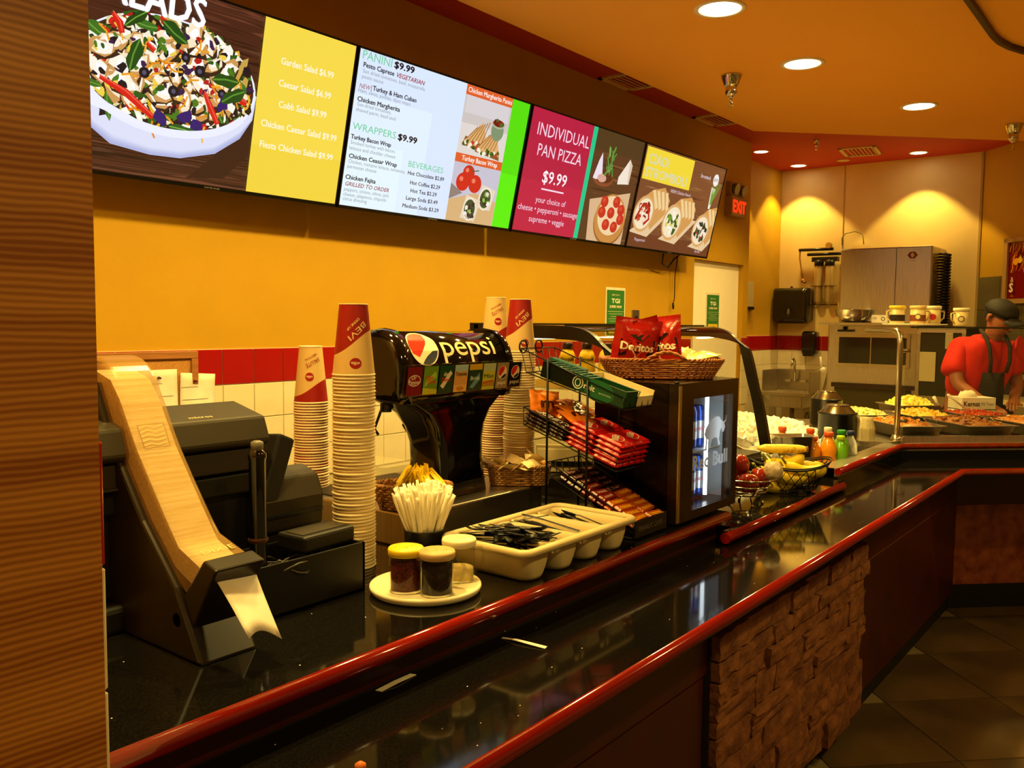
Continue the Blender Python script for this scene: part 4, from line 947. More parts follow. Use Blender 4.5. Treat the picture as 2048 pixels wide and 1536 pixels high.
# ---- wicker baskets
wick = mat('light_wicker', 'b98848', .6, col2='8f6330', scale=60)
def wicker(t, shape, h, rows, flare, stakes, r=.003, m=wick, wave=.0035):
    """shape(a,k) -> xy outline scaled by k"""
    n = stakes * 4
    b = MB()
    for k in range(rows):
        f = k / max(1, rows - 1); z = .004 + f * (h - .008); pts = []
        for i in range(n):
            a = 2 * pi * i / n; x, y = shape(a, 1 + flare * f); l = math.hypot(x, y); off_ = wave * cos(a * stakes + pi * (k % 2)); pts.append((x * (1 + off_ / l), y * (1 + off_ / l), z))
        b.tube(pts, r, n=5, closed=True)
    b.build('weave', m, t)['kind'] = 'stuff'
    b = MB()
    for s_ in range(2):
        pts = []
        for i in range(n * 2):
            a = 2 * pi * i / (n * 2); x, y = shape(a, 1 + flare); l = math.hypot(x, y); ph = a * stakes * 1.0 + pi * s_
            pts.append((x * (1 + .003 * cos(ph) / l), y * (1 + .003 * cos(ph) / l), h + .003 * sin(ph)))
        b.tube(pts, r * 1.2, n=5, closed=True)
    b.build('braided_rim', m, t)
    b = MB()
    for i in range(stakes):
        a = 2 * pi * (i + .5) / stakes; x, y = shape(a, 1); x2, y2 = shape(a, 1 + flare); b.tube([(x, y, 0), (x2, y2, h)], r * .8, n=4)
    b.build('stakes', m, t)['kind'] = 'stuff'
    b = MB(); b.rings([[(*shape(2 * pi * i / 40, .98), z) for i in range(40)] for z in (.001, .005)], sm=False); b.build('basket_floor', m, t)
def sup(a, rx, ry, e=.5):
    c_, s_ = cos(a), sin(a); return (rx * math.copysign(abs(c_) ** e, c_), ry * math.copysign(abs(s_) ** e, s_))
VR = radians(-51.8)   # direction across the view
t = thing('sweetener_basket', 'small oval wicker basket of yellow sweetener packets behind the straws', 'basket', (1.605, 1.59, ZB + .089), VR)
wicker(t, lambda a, k: (.082 * k * cos(a), .05 * k * sin(a)), .062, 9, .24, 22)
def packet_mesh(name, m, w=.034, h=.056, th=.004):
    b = MB(); R = []
    for f, k in ((0, .12), (.08, .15), (.16, .8), (.5, 1.0), (.84, .8), (.92, .15), (1, .12)):
        z = f * h; R.append([(-w / 2, -th * .06, z), (-w / 4, -th * .5 * k, z), (w / 4, -th * .5 * k, z), (w / 2, -th * .06, z), (w / 2, th * .06, z), (w / 4, th * .5 * k, z), (-w / 4, th * .5 * k, z), (-w / 2, th * .06, z)])
    b.rings(R, sm=False); return b.build(name, m)
py = packet_mesh('sweetener_packet', mat('yellow_sachet_paper', 'ffe63a', .6, col2='f6d420', scale=40)); pb = packet_mesh('sweetener_packet', mat('brown_sachet_paper', '8a5a34', .6)); rp = random.Random(21)
RV, FV = Vector((.618, -.786, 0)), Vector((.786, .618, 0))
def scatter(o0, n, c, ext, zr, tilt, label, cat, grp, rnd, first=True, flat=False):
    for i in range(n):
        o = o0 if i == 0 else o0.copy()
        if i: COL.objects.link(o)
        f = rnd.uniform(-1, 1); g = rnd.uniform(-1, 1)
        p_ = Vector(c) + RV * f * ext[0] + FV * g * ext[1]; p_.z = c[2] + rnd.uniform(*zr)
        o.location = p_
        if flat: o.rotation_euler = (pi / 2 + rnd.uniform(-tilt, tilt), rnd.uniform(-tilt, tilt), rnd.uniform(0, 6.3))
        else: o.rotation_euler = (-f * tilt + rnd.uniform(-.18, .18), g * .2 + rnd.uniform(-.15, .15), VR + pi / 2 + rnd.uniform(-.45, .45))
        tag(o, label, cat, grp)
scatter(py, 56, (1.618, 1.578, ZB + .115), (.066, .030), (.012, .036), .8, 'yellow sweetener packet fanned out in the oval wicker basket', 'packet', 'yellow packets in the oval basket', rp)
scatter(pb, 6, (1.557, 1.64, ZB + .10), (.018, .022), (-.005, .012), .3, 'brown sugar packet at the left end of the oval wicker basket', 'packet', 'brown packets in the oval basket', rp)
t = thing('sugar_basket', 'long wicker basket of white sugar packets right of the drink tower', 'basket', (2.055, 1.585, ZB + .089), VR)
wicker(t, lambda a, k: sup(a, .083 * k, .042 * k), .058, 9, .10, 26)
pw = packet_mesh('sugar_packet', mat('cream_sachet_paper', 'e6d2a0', .6, col2='d2b478', scale=60))
scatter(pw, 26, (2.055, 1.585, ZB + .125), (.07, .026), (0, .034), .8, 'cream sugar packet piled in the long wicker basket', 'packet', 'sugar packets in the long basket', rp, flat=True)

# ---- straws
t = thing('straw_holder', 'black cup packed with paper wrapped straws beside the cutlery tray', 'cup', (1.478, 1.425, ZB))
b = MB(); b.lathe([(.040, 0), (.042, .002), (.0475, .080), (.0495, .083), (.0475, .084), (.044, .080), (.039, .006), (.001, .006)], 28, caps=(True, False)); b.build('cup_body', BLACKP, t)
b = MB(); L_ = .172; R = []
for z, rx, ry in ((0, .0050, .0016), (.008, .0050, .0046), (.02, .0050, .0050), (L_ - .02, .0050, .0050), (L_ - .010, .0056, .0032), (L_, .0066, .0008)): R.append([(rx * cos(2 * pi * j / 8), ry * sin(2 * pi * j / 8), z) for j in range(8)])
b.rings(R); s0 = b.build('wrapped_straw', mat('white_straw_paper', 'fffae6', .6, col2='f2e8cc', scale=30, stretch=(20, 20, 1))); rr = random.Random(4)
for i in range(70):
    o = s0 if i == 0 else s0.copy()
    if i: COL.objects.link(o)
    a = i * 2.39996; r = sqrt((i + .5) / 70); bx, by = .011 * r * cos(a), .011 * r * sin(a)
    o.location = (1.478 + bx, 1.425 + by, ZB + .007 + .012 * (1 - r) + rr.uniform(-.0, .014))
    tl = .385 * r + rr.uniform(-.03, .03); ax = Vector((-sin(a), cos(a), 0)); M = Matrix.Rotation(tl, 4, ax) @ Matrix.Rotation(rr.uniform(0, 3), 4, 'Z'); o.rotation_euler = M.to_euler()
    tag(o, 'white paper wrapped straw standing in the black straw cup', 'straw', 'wrapped straws in the black cup')

# ---- shakers on a round board
t = thing('round_board', 'cream round plastic board carrying three spice shakers', 'board', (1.325, 1.272, ZB))
b = MB(); b.lathe([(.105, 0), (.116, .004), (.120, .012), (.119, .017), (.114, .018), (.108, .014), (.001, .014)], 48, caps=(True, False)); b.build('board_disc', mat('cream_board_plastic', 'f6ecc8', .45, col2='eee0b4', scale=9), t)
def shaker(x, y, rz, lid, fill, level, label, s=1.0, speck=None, z=ZB + .0145):
    t = thing('spice_shaker', label, 'shaker', (x, y, z), rz, 'spice shakers on the round board'); r, h = .0345 * s, .078 * s
    b = MB(); b.lathe([(.001, .0), (r * .95, 0), (r, .003), (r, h)], 32, caps=(False, False)); b.build('clear_jar', THIN, t)
    b = MB(); b.lathe([(.001, .0045), (r - .0028, .0045), (r - .0028, level * h), (r * .5, level * h + .003), (.001, level * h + .001)], 28, caps=(False, False)); b.build('spice', fill, t)
    b = MB(); b.lathe([(r + .001, h - .002), (r + .003, h), (r + .0035, h + .010 * s), (r + .0015, h + .014 * s), (.001, h + .0145 * s)], 32, caps=(True, False)); l = b.build('lid', lid, t)
    P = Paint(); rr_ = random.Random(int(x * 999))
    for k in range(26):
        a, q_ = rr_.uniform(0, 6.28), r * .8 * sqrt(rr_.random()); P.ell(q_ * cos(a), q_ * sin(a), .0011, .0011, speck or '6a5a30', n=6)
    P.build('holes', PRINT, plane_fn((0, 0, h + .0147 * s), (1, 0, 0), (0, 1, 0)), l)
    b = MB(); b.tube([(r - .001, 0, h * .86), (r + .016 * s, 0, h * .84), (r + .022 * s, 0, h * .70), (r + .019 * s, 0, h * .45), (r + .010 * s, 0, h * .24), (r - .001, 0, h * .20)], .0042 * s, n=8); b.build('handle', THIN, t)
    return t
pep = mat('red_pepper_flakes', '6a140a', .8, col2='2a0805', scale=260, contrast=(.45, .6)); pep2 = mat('ground_black_pepper', '2e1c0c', .9, col2='0e0804', scale=300)
shaker(1.268, 1.274, -.3, mat('yellow_lid', 'f0cf20', .4), pep, .80, 'spice shaker with yellow lid holding red pepper flakes')
shaker(1.292, 1.208, -.75, mat('tan_lid', 'd2b070', .45), pep2, .82, 'front spice shaker with tan lid holding dark pepper')
shaker(1.396, 1.240, -.55, mat('ivory_lid', 'f0e4b8', .4), mat('grated_cheese', 'e6d088', .8), .35, 'rear spice shaker with ivory lid, nearly empty of cheese')

# ---- cutlery tray
t = thing('cutlery_tray', 'beige plastic cutlery tray with four round bottomed bins', 'tray', (1.475, 1.115, ZB))
TW, TD, TH = .485, .262, .078
def tub(b, x0, x1, y0, y1, z0, z1, r, th, drop=.35):
    R = []
    for f in (0, .12, .3, .6, 1): k = (1 - f) ** 2 * drop; dx = (x1 - x0) / 2 * k; dy = .02 * k; R.append([(x, y, z0 + (z1 - z0) * f) for x, y in rrect(x0 + dx, x1 - dx, y0 + dy, y1 - dy, min(r, (x1 - x0) / 2 - dx - .001))])
    for f in (1, .6, .3, .12, .04): k = (1 - f) ** 2 * drop; dx = (x1 - x0) / 2 * k + th; dy = .02 * k + th; R.append([(x, y, z0 + (z1 - z0) * f) for x, y in rrect(x0 + dx, x1 - dx, y0 + dy, y1 - dy, min(r, (x1 - x0) / 2 - dx - .001))])
    b.rings(R)
trm = mat('beige_tray_plastic', 'd2bf8c', .45, bump=.02, bscale=200)
bw = (TW - .03) / 4
for k in range(4):
    b = MB(); tub(b, .014 + bw * k, .014 + bw * (k + 1) - .004, .014, TD - .014, .002, TH - .008, .03, .003); b.build('bin', trm, t)
b = MB(); R = []
o_, i_ = rrect(0, TW, 0, TD, .03), rrect(.017, TW - .017, .017, TD - .017, .02)
def wavez(x): return TH - .004 * 0
for pts, z in ((i_, TH - .014), (o_, TH - .016), (rrect(-.002, TW + .002, -.002, TD + .002, .03), TH - .006), (rrect(.003, TW - .003, .003, TD - .003, .03), TH), (rrect(.013, TW - .013, .013, TD - .013, .022), TH), (i_, TH - .006)): R.append([(x, y, z) for x, y in pts])
b.rings(R, closed=True); b.build('rim', trm, t)
for k in range(1, 4): b = MB(); b.box(.014 + bw * k - .006, .014 + bw * k + .002, .014, TD - .014, TH - .03, TH - .010); b.build('divider', trm, t, bevel=.002)
blk = mat('black_cutlery_plastic', '080706', .38, spec=.3)
def ladle(kind):
    b = MB(); L_ = .165
    def sec(y, w, zc, th=.0018): return [(-w, y, zc), (-w * .5, y, zc + th), (w * .5, y, zc + th), (w, y, zc), (w * .5, y, zc - th * .4), (-w * .5, y, zc - th * .4)]
    R = [sec(0, .0065, 0), sec(.01, .0068, 0), sec(.05, .0048, .002), sec(.10, .0034, .004)]
    if kind == 'knife':
        R += [sec(.105, .0055, .004), sec(.15, .0070, .003), sec(.163, .004, .003), sec(.168, .001, .003)]; b.rings(R, sm=False)
    elif kind == 'fork':
        R += [sec(.112, .006, .002), sec(.122, .0105, -.001), sec(.130, .0115, -.0015)]; b.rings(R, sm=False)
        for x in (-.0085, -.003, .003, .0085): b.tube([(x, .129, -.001), (x, .15, .001), (x * .95, .168, .006)], [.0016, .0014, .0005], n=5)
    else:
        R += [sec(.110, .006, .002)]; b.rings(R, sm=False)
        b.grid(lambda u, v: ((.0155 * sin(pi * min(1, u * .94 + .06)) ** .7) * (2 * v - 1), .108 + .052 * u, .002 - .007 * sin(pi * u) * (1 - (2 * v - 1) ** 2)), 9, 8)
    o = b.build({'knife': 'plastic_knife', 'fork': 'plastic_fork', 'spoon': 'plastic_spoon'}[kind], blk)
    if kind == 'spoon': o.modifiers.new('t', 'SOLIDIFY').thickness = .0012
    return o
rcut = random.Random(12); cu0 = {}
def piece(kind, x, y, z, rz, tx, ty, where):
    if kind not in cu0: cu0[kind] = o = ladle(kind)
    else: o = cu0[kind].copy(); COL.objects.link(o)
    o.location = (x, y, z); o.rotation_euler = (tx, ty, rz)
    tag(o, 'black plastic %s lying in %s' % (kind, where), 'cutlery', 'plastic %ss in the tray' % kind)
TX0, TY0 = 1.475, 1.115
for i in range(40):
    rz_ = rcut.choice((0, pi)) + rcut.uniform(-1.15, 1.15); cx_, cy_ = TX0 + rcut.uniform(.075, .175), TY0 + rcut.uniform(.105, .165); dx_, dy_ = -sin(rz_), cos(rz_)
    piece(rcut.choice(['fork', 'fork', 'knife', 'knife', 'spoon']), min(max(cx_, TX0 + .02 + max(0, -dx_) * .085), TX0 + .30) - dx_ * .083, cy_ - dy_ * .083, ZB + .045 + .0011 * i, rz_, rcut.uniform(-.05, .10), rcut.uniform(-.5, .5), 'the heaped left bins of the beige tray')
for i in range(12):
    piece(rcut.choice(['fork', 'knife']), TX0 + .28 + rcut.uniform(-.03, .03), TY0 + rcut.uniform(.04, .07), ZB + .028 + .003 * i, rcut.uniform(-.18, .18), rcut.uniform(-.02, .12), rcut.uniform(-.3, .3), 'the third bin of the beige tray')
for i in range(8):
    piece('spoon', TX0 + .41 + rcut.uniform(-.025, .025), TY0 + rcut.uniform(.04, .07), ZB + .028 + .003 * i, rcut.uniform(-.18, .18), rcut.uniform(0, .18), rcut.uniform(-.3, .3), 'the right bin of the beige tray')
# corkboard with notes on the tiles
t = thing('corkboard', 'wood framed corkboard with pinned notes on the tiles behind the register', 'corkboard', (1.20, YW - .013, .80))
fw = mat('light_wood_frame', 'a8703a', .5, col2='8f5a2a', scale=6, stretch=(1, 1, 10))
b = MB(); b.box(0, .77, -.012, -.006, 0, .555); b.build('cork_panel', mat('cork', 'c08a44', .9, col2='a8743a', scale=200), t)
for bx in ((0, .775, -.022, 0, .535, .565), (.745, .775, -.022, 0, 0, .535), (0, .03, -.022, 0, 0, .535)): b = MB(); b.box(*bx); b.build('frame_rail', fw, t, bevel=.003)
def note(x0, z0, w, h, rot, label, curl=.02):
    n = thing('pinned_note', label, 'paper', (x0, YW - .03, z0)); b = MB()
    b.grid(lambda u, v: ((u - .5) * w * cos(rot) - v * h * sin(rot), -.004 - curl * (1 - v) ** 2, (u - .5) * w * sin(rot) + v * h * cos(rot) - h), 6, 8); o = b.build('note_sheet', PAPER, n); o.modifiers.new('t', 'SOLIDIFY').thickness = .0006
    b = MB(); b.cyl((0, -.006, -.03), (0, -.022, -.032), .005, .004, n=10); b.build('push_pin', mat('dark_red_pin', '5a1420', .3), n)
    P = Paint()
    for k in range(3): P.rect(-w * .38, -.055 - k * .05, w * (.38 if k else .1), -.0535 - k * .05, '6a5a40')
    P.build('writing', PRINT, lambda x, y, d: Vector((x, -.0055 - curl * (1 - (y + h) / h) ** 2 - d, y)), n)
note(1.80, 1.295, .16, .24, 0, 'white note pinned upright on the corkboard, partly behind the dispenser', .01)
note(1.955, 1.275, .155, .26, -.07, 'tilted white note hanging over the right edge of the corkboard', .03)
# ================================================================== CANDY RACK
RX0, RX1 = 1.988, 2.152
t = thing('candy_rack', 'black wire rack of gum and chocolate between cutlery tray and fridge', 'rack', (RX0, 1.14, ZB))
def wires(name, segs, r=.0022):
    b = MB()
    for p in segs: b.tube(p, r, n=6)
    return put(b, name, WIREB, t)
tiers = [((1.511, 1.352), (1.186, 1.265), (1.53, 1.420), (1.186, 1.296)), ((1.518, 1.200), (1.205, 1.098), (1.52, 1.251), (1.205, 1.135)), ((1.42, 1.060), (1.150, .940), (1.43, 1.10), (1.150, .968))]
for (bb_, fb_, bt_, ft_) in tiers:
    S = []
    for x in (RX0, RX1): S += [[(x, *bb_), (x, *fb_)], [(x, *bt_), (x, *ft_)]]
    for a in (bb_, fb_, bt_, ft_): S.append([(RX0, *a), (RX1, *a)])
    for k in range(6):
        x = RX0 + (RX1 - RX0) * k / 5; S.append([(x, *bt_), (x, *bb_), (x, *fb_), (x, *ft_)])
    for k in range(1, 4):
        f = k / 4; S.append([(RX0, bb_[0] + (fb_[0] - bb_[0]) * f, bb_[1] + (fb_[1] - bb_[1]) * f), (RX1, bb_[0] + (fb_[0] - bb_[0]) * f, bb_[1] + (fb_[1] - bb_[1]) * f)])
    wires('wire_shelf', S, .0019)
for x in (RX0, RX1):
    for y, z in ((1.435, 1.395), (1.300, 1.34)): wires('upright', [[(x, y, ZB + .003), (x, y, z)]], .0036)
wires('foot_rail', [[(RX0, 1.15, ZB + .004), (RX0, 1.48, ZB + .004)], [(RX1, 1.15, ZB + .004), (RX1, 1.48, ZB + .004)], [(RX0, 1.15, ZB + .004), (RX1, 1.15, ZB + .004)]], .0034)
for x in (2.0, 2.075):
    b = MB(); b.tube([(x + .018 * cos(a), 1.532, 1.425 + .018 * sin(a)) for a in [2 * pi * i / 20 for i in range(20)]], .0026, closed=True); put(b, 'sign_ring', WIREB, t)
b = MB(); b.box(RX0 - .004, RX1 + .004, 1.140, 1.144, ZB + .006, ZB + .052); put(b, 'price_strip', BLACKP, t)
P = Paint(); P.text('PEANUT CUPS', .012, .02, .013, '6a6454', width=.13); o = P.build('strip_lettering', PRINT, plane_fn((0, -.0005, .003), (1, 0, 0), (0, 0, 1)), t)

def slope_frame(x, fr, bk):
    d = Vector((0, bk[0] - fr[0], bk[1] - fr[1])).normalized(); return Matrix((Vector((1, 0, 0)), d, Vector((1, 0, 0)).cross(d))).transposed().to_4x4(), Vector((x, fr[0], fr[1]))
def slope_thing(name, label, cat, x, s, h, fr, bk, grp=None):
    M, o = slope_frame(x, fr, bk); t = thing(name, label, cat, o + M.to_3x3() @ Vector((0, s, h)), 0, grp); t.rotation_euler = M.to_euler(); return t
F1, B1 = tiers[0][1], tiers[0][0]
def open_box(t, w, l, h, cols, th=.0025, front=1.0):
    m_out, m_in = cols
    for bx in ((0, w, 0, l, 0, th), (0, th, 0, l, 0, h), (w - th, w, 0, l, 0, h), (0, w, l - th, l, 0, h), (0, w, 0, th, 0, h * front)): b = MB(); b.box(*bx); b.build('carton_panel', m_out, t)
teal = mat('dark_teal_carton', '0e3a34', .35); card = mat('pale_card', 'd8c79a', .7); grn = mat('dark_green_carton', '0c3d22', .35)
t = slope_thing('gum_box', 'dark green orbit gum carton on the top shelf of the candy rack', 'box', RX0 + .004, .004, .003, F1, B1)
open_box(t, .058, .285, .046, (grn, card))
P = Paint(); P.rect(.0, .0, .285, .046, '0d3c2a'); P.rect(.0, .0, .12, .046, '0a1510'); P.ell(.20, .02, .05, .03, '14603c'); P.ring(.128, .023, .018, .018, .003, 'c8d8c8'); P.ring(.128, .023, .010, .012, .003, 'c8d8c8'); P.text('rbit', .150, .014, .016, 'e0e6d8', width=.036, bold=.0006); P.text('spearmint', .20, .014, .006, 'b8d0b8', width=.04)
P.build('carton_print', GLOSSPRINT, plane_fn((-.0002, .285, 0), (0, -1, 0), (0, 0, 1)), t, lift=.0003, step=.00008)
gp = MB(); gp.box(-.026, .026, -.007, .007, 0, .042)
g0 = None
for i in range(9):
    if g0 is None: g0 = gp.build('gum_pack', mat('teal_gum_foil', '1a5248', .25), None, bevel=.002); o = g0
    else: o = g0.copy(); COL.objects.link(o)
    M, q = slope_frame(RX0 + .033, F1, B1); o.matrix_world = Matrix.Translation(q + M.to_3x3() @ Vector((0, .12 + .0175 * i, .008))) @ M @ Matrix.Rotation(-.25, 4, 'X'); tag(o, 'teal gum pack standing in the dark green gum carton', 'gum', 'gum packs in the green carton')
t = slope_thing('gum_box', 'pale open gum carton with blue flap at the front of the top shelf', 'box', RX0 + .068, .004, .003, F1, B1)
open_box(t, .086, .175, .042, (card, card), front=.7)
P = Paint(); P.rect(0, 0, .172, .016, '16606a'); P.text('dentyne', .04, .004, .011, 'f0f0e4', width=.06, bold=.0005)
P.build('flap_print', GLOSSPRINT, plane_fn((.004, .172, .028), (0, -1, 0), (.35, 0, .9)), t, lift=.0006, step=.00008)
b = MB(); b.box(0, .172 * 0 + .02, .006, .17, .004, .020); b.build('gum_row', mat('blue_gum_foil', '1c5a6c', .25), t)
t = slope_thing('gum_box', 'dark closed gum carton at the back of the top shelf', 'box', RX0 + .068, .185, .003, F1, B1)
b = MB(); b.box(0, .086, 0, .14, 0, .03); b.build('carton', mat('black_carton', '11140f', .3), t, bevel=.002)
b = MB(); b.box(.004, .03, .01, .13, .03, .046); b.build('raised_flap', mat('teal_gum_foil'), t)
P = Paint(); P.rect(.02, .02, .065, .05, 'c8c8a8'); P.rect(.03, .08, .06, .11, '6a8a80'); P.build('carton_print', GLOSSPRINT, plane_fn((0, 0, .030), (1, 0, 0), (0, 1, 0)), t)
F2, B2 = tiers[1][1], tiers[1][0]
# chocolate wafer bars: red packs, four deep
def pack(name, w, l, h, col, prints, col2=None):
    t = thing(name, 'x', 'candy'); b = MB(); R = []
    for f, k in ((0, .25), (.05, .3), (.1, .9), (.5, 1), (.9, .9), (.95, .3), (1, .25)):
        y = f * l; hz = h * k; zc = h / 2; R.append([(0, y, zc - hz * .1), (w * .06, y, zc - hz / 2), (w * .94, y, zc - hz / 2), (w, y, zc - hz * .1), (w, y, zc + hz * .1), (w * .94, y, zc + hz / 2), (w * .06, y, zc + hz / 2), (0, y, zc + hz * .1)])
    b.rings(R, sm=False); b.build('wrapper', mat(name + '_wrapper', col, .22, col2=col2 or col, scale=20, bump=.25, bscale=60), t)
    P = Paint(); prints(P); P.build('wrapper_print', GLOSSPRINT, plane_fn((0, 0, h), (1, 0, 0), (0, 1, 0)), t, lift=.0006, step=.00008); return t
def kk(P): P.ell(.037, .042, .028, .018, 'f4e4d0', rot=.5); P.ell(.037, .042, .026, .016, 'c81410', rot=.5); P.text('KitKat', .014, .028, .018, 'f8ecd8', width=.046, rot=.5, bold=.0008)
kit = pack('wafer_bar', .074, .088, .014, 'c0140e', kk); first = True
for lay in range(5):
    for cx_ in range(2):
        for ry_ in range(2):
            M, q = slope_frame(RX0 + .005 + .078 * cx_, F2, B2); p_ = q + M.to_3x3() @ Vector((0, .004 + .091 * ry_ + .002 * (lay % 2), .003 + .0142 * lay - (.0 if cx_ else 0)))
            if first: o = kit; o.location = p_; first = False
            else: o = dup(kit, p_)
            o.rotation_euler = M.to_euler(); tag(o, 'red wafer bar pack in the pile at the front of the middle shelf', 'candy', 'red wafer bars')
def hs(P): P.text("HERSHEY'S", .012, .150, .022, 'd8d4cc', width=.14, rot=-pi / 2, bold=.0008); P.text('milk chocolate', .006, .12, .006, 'c8c4bc', width=.06, rot=-pi / 2)
her = pack('chocolate_bar', .05, .155, .011, '2a120a', hs, '1e0c06')
for k in range(4):
    M, q = slope_frame(RX0 + .004, F2, B2); p_ = q + M.to_3x3() @ Vector((0, .185, .003 + .0112 * k))
    o = her if k == 0 else dup(her, p_); o.location = p_; o.rotation_euler = M.to_euler(); tag(o, 'dark brown chocolate bar stacked behind the red wafer bars', 'candy', 'dark chocolate bars')
def bag(name, label, w, h, d, m, loc, rot, prints, cat='snack bag', grp=None, bulge=1.0):
    t = thing(name, label, cat, loc, 0, grp); t.rotation_euler = rot; b = MB(); rg = random.Random(int(loc[0] * 999 + h * 99))
    jit = [[rg.uniform(-1, 1) for _ in range(15)] for _ in range(13)]
    def f(sg):
        def g(u, v):
            i, j = round(u * 12), round(v * 14); e = (sin(pi * u) ** .55) * (sin(pi * min(1, max(0, (v - .07) / .86))) ** .55) if .07 < v < .93 else 0
            wv = w * (1 - .10 * e + .03 * (abs(v - .5) * 2) ** 3)
            return ((u - .5) * wv, sg * (d / 2 * e * bulge * (1 + .22 * jit[i][j] * (1 if 0 < i < 12 else 0)) + .0006), v * h)
        return g
    b.grid(lambda u, v: f(-1)(u, v), 12, 14); b.grid(lambda u, v: f(1)(1 - u, v), 12, 14); b.build('bag_film', m, t)
    if prints:
        P = Paint(); prints(P); gfn = f(-1)
        def on(x, y, dd):
            u, v = max(0, min(1, x / w + .5)), max(0, min(1, y / h)); iu, iv = u * 12, v * 14; i0, j0 = min(11, int(iu)), min(13, int(iv)); fu, fv = iu - i0, iv - j0
            c = [gfn((i0 + a) / 12, (j0 + c_) / 14) for a in (0, 1) for c_ in (0, 1)]
            yy = (c[0][1] * (1 - fu) + c[2][1] * fu) * (1 - fv) + (c[1][1] * (1 - fu) + c[3][1] * fu) * fv
            return Vector((x * .98, yy - .0022 - dd, y))
        P.build('bag_print', GLOSSPRINT, on, t, step=.00008)
    return t
ora = mat('orange_candy_film', 'd8741a', .25, bump=.3, bscale=40)
def mm(P): P.text('m', -.02, .03, .028, '4a1c0c', width=.04, bold=.002)
for k, (sx_, sy_, rz_) in enumerate(((2.035, 1.475, -.5), (2.095, 1.45, -.2), (2.06, 1.41, -.9))):
    zf = 1.098 + (sy_ - 1.205) * .326 + .03; bag('candy_bag', ['orange peanut candy bag standing at the back of the middle shelf', 'orange candy bag lying right on the middle shelf', 'orange candy bag slumped behind the red bars'][k], .095, .085, .035, ora, (sx_, sy_, zf), (-.35 if k == 0 else -1.1, .1, rz_), mm, 'candy', 'orange candy bags')
for k in range(3):
    bag('candy_bag', ['flat orange candy bag over the red wafer bars, left', 'flat orange candy bag beside the wafer bars, middle', 'flat orange candy bag behind the wafer bars, right'][k], .08, .095, .022, ora, (2.03 + .042 * k, 1.335 + .02 * k, 1.215 + .012 * k), (-1.25, 0, -.4 + .3 * k), mm, 'candy', 'orange candy bags')
F3, B3 = tiers[2][1], tiers[2][0]
def rs_(P): P.text('reese', .010, .006, .012, 'f0c020', width=.05, bold=.0005); P.rect(.004, .003, .070, .0045, 'e8a020')
pc = [pack('peanut_cup_pack', .074, .024, .014, 'c0561a', rs_, 'a84412'), pack('toffee_bar', .074, .024, .014, '3a1a12', lambda P: P.text('bar', .012, .006, .011, 'd8a0a0', width=.04), '2a100a'), pack('caramel_bar', .074, .024, .014, '8a2418', lambda P: P.text('snack', .012, .006, .010, 'e8d0c0', width=.045), '6a180e')]
nm = ['orange peanut cup pack in the low candy pile at the rack bottom', 'dark toffee bar in the low candy pile at the rack bottom', 'red caramel bar in the low candy pile at the rack bottom']; cnt = [0, 0, 0]; rk = random.Random(3)
for lay in range(2):
    for col_ in range(2):
        for row in range(10):
            k = (0 if row < 4 else 2 if row < 7 else 1) if col_ == 0 else (0 if row < 5 else 1)
            M, q = slope_frame(RX0 + .005 + .079 * col_, F3, B3); p_ = q + M.to_3x3() @ Vector((rk.uniform(-.002, .002), .006 + .0268 * row, .003 + .0145 * lay + rk.uniform(0, .002)))
            o = pc[k] if cnt[k] == 0 else dup(pc[k], p_); cnt[k] += 1; o.location = p_; o.rotation_euler = (M @ Matrix.Rotation(rk.uniform(-.06, .06), 4, 'Z')).to_euler(); tag(o, nm[k], 'candy', ['peanut cup packs', 'toffee bars', 'caramel bars'][k])

# ================================================================== DRINKS FRIDGE
FX0, FX1, FY0, FY1, FZ0, FZ1 = 2.197, 2.598, 1.135, 1.41, ZB + .006, 1.326
t = thing('drinks_fridge', 'small dark steel countertop fridge with red bull logo on glass door', 'fridge', (FX0, FY0, ZB))
dst = mat('dark_brushed_steel', '2c2218', .2, .85, col2='221a12', scale=5, stretch=(1, 1, 30))
for nm_, bx in (('side_panel', (FX0, FX0 + .03, FY0 + .03, FY1, FZ0, FZ1)), ('side_panel', (FX1 - .03, FX1, FY0 + .03, FY1, FZ0, FZ1)), ('back_panel', (FX0 + .03, FX1 - .03, FY1 - .03, FY1, FZ0, FZ1)), ('top_panel', (FX0 + .03, FX1 - .03, FY0 + .03, FY1 - .03, FZ1 - .035, FZ1)), ('bottom_panel', (FX0 + .03, FX1 - .03, FY0 + .03, FY1 - .03, FZ0, FZ0 + .025))):
    b = MB(); b.box(*bx); put(b, nm_, dst, t)
lin_ = mat('fridge_liner', 'c8d0d4', .4); b = MB(); b.box(FX0 + .03, FX1 - .03, FY1 - .034, FY1 - .03, FZ0 + .025, FZ1 - .035); put(b, 'inner_liner', lin_, t)
for x in (FX0 + .031, FX1 - .033): b = MB(); b.box(x, x + .002, FY0 + .03, FY1 - .034, FZ0 + .025, FZ1 - .035); put(b, 'inner_liner', lin_, t)
b = MB(); b.box(FX0 + .032, FX1 - .033, FY0 + .04, FY1 - .036, 1.105, 1.109); put(b, 'inner_shelf', lin_, t)
gx0, gx1, gz0, gz1 = 2.288, 2.560, .952, 1.279
drs = mat('door_frame_steel', '3c2e1e', .25, .8)
for bx in ((FX0, gx0, FY0 - .004, FY0 + .028, FZ0, FZ1), (gx1, FX1, FY0 - .004, FY0 + .028, FZ0, FZ1), (gx0, gx1, FY0 - .004, FY0 + .028, FZ0, gz0), (gx0, gx1, FY0 - .004, FY0 + .028, gz1, FZ1)): b = MB(); b.box(*bx); put(b, 'door_frame', drs, t)
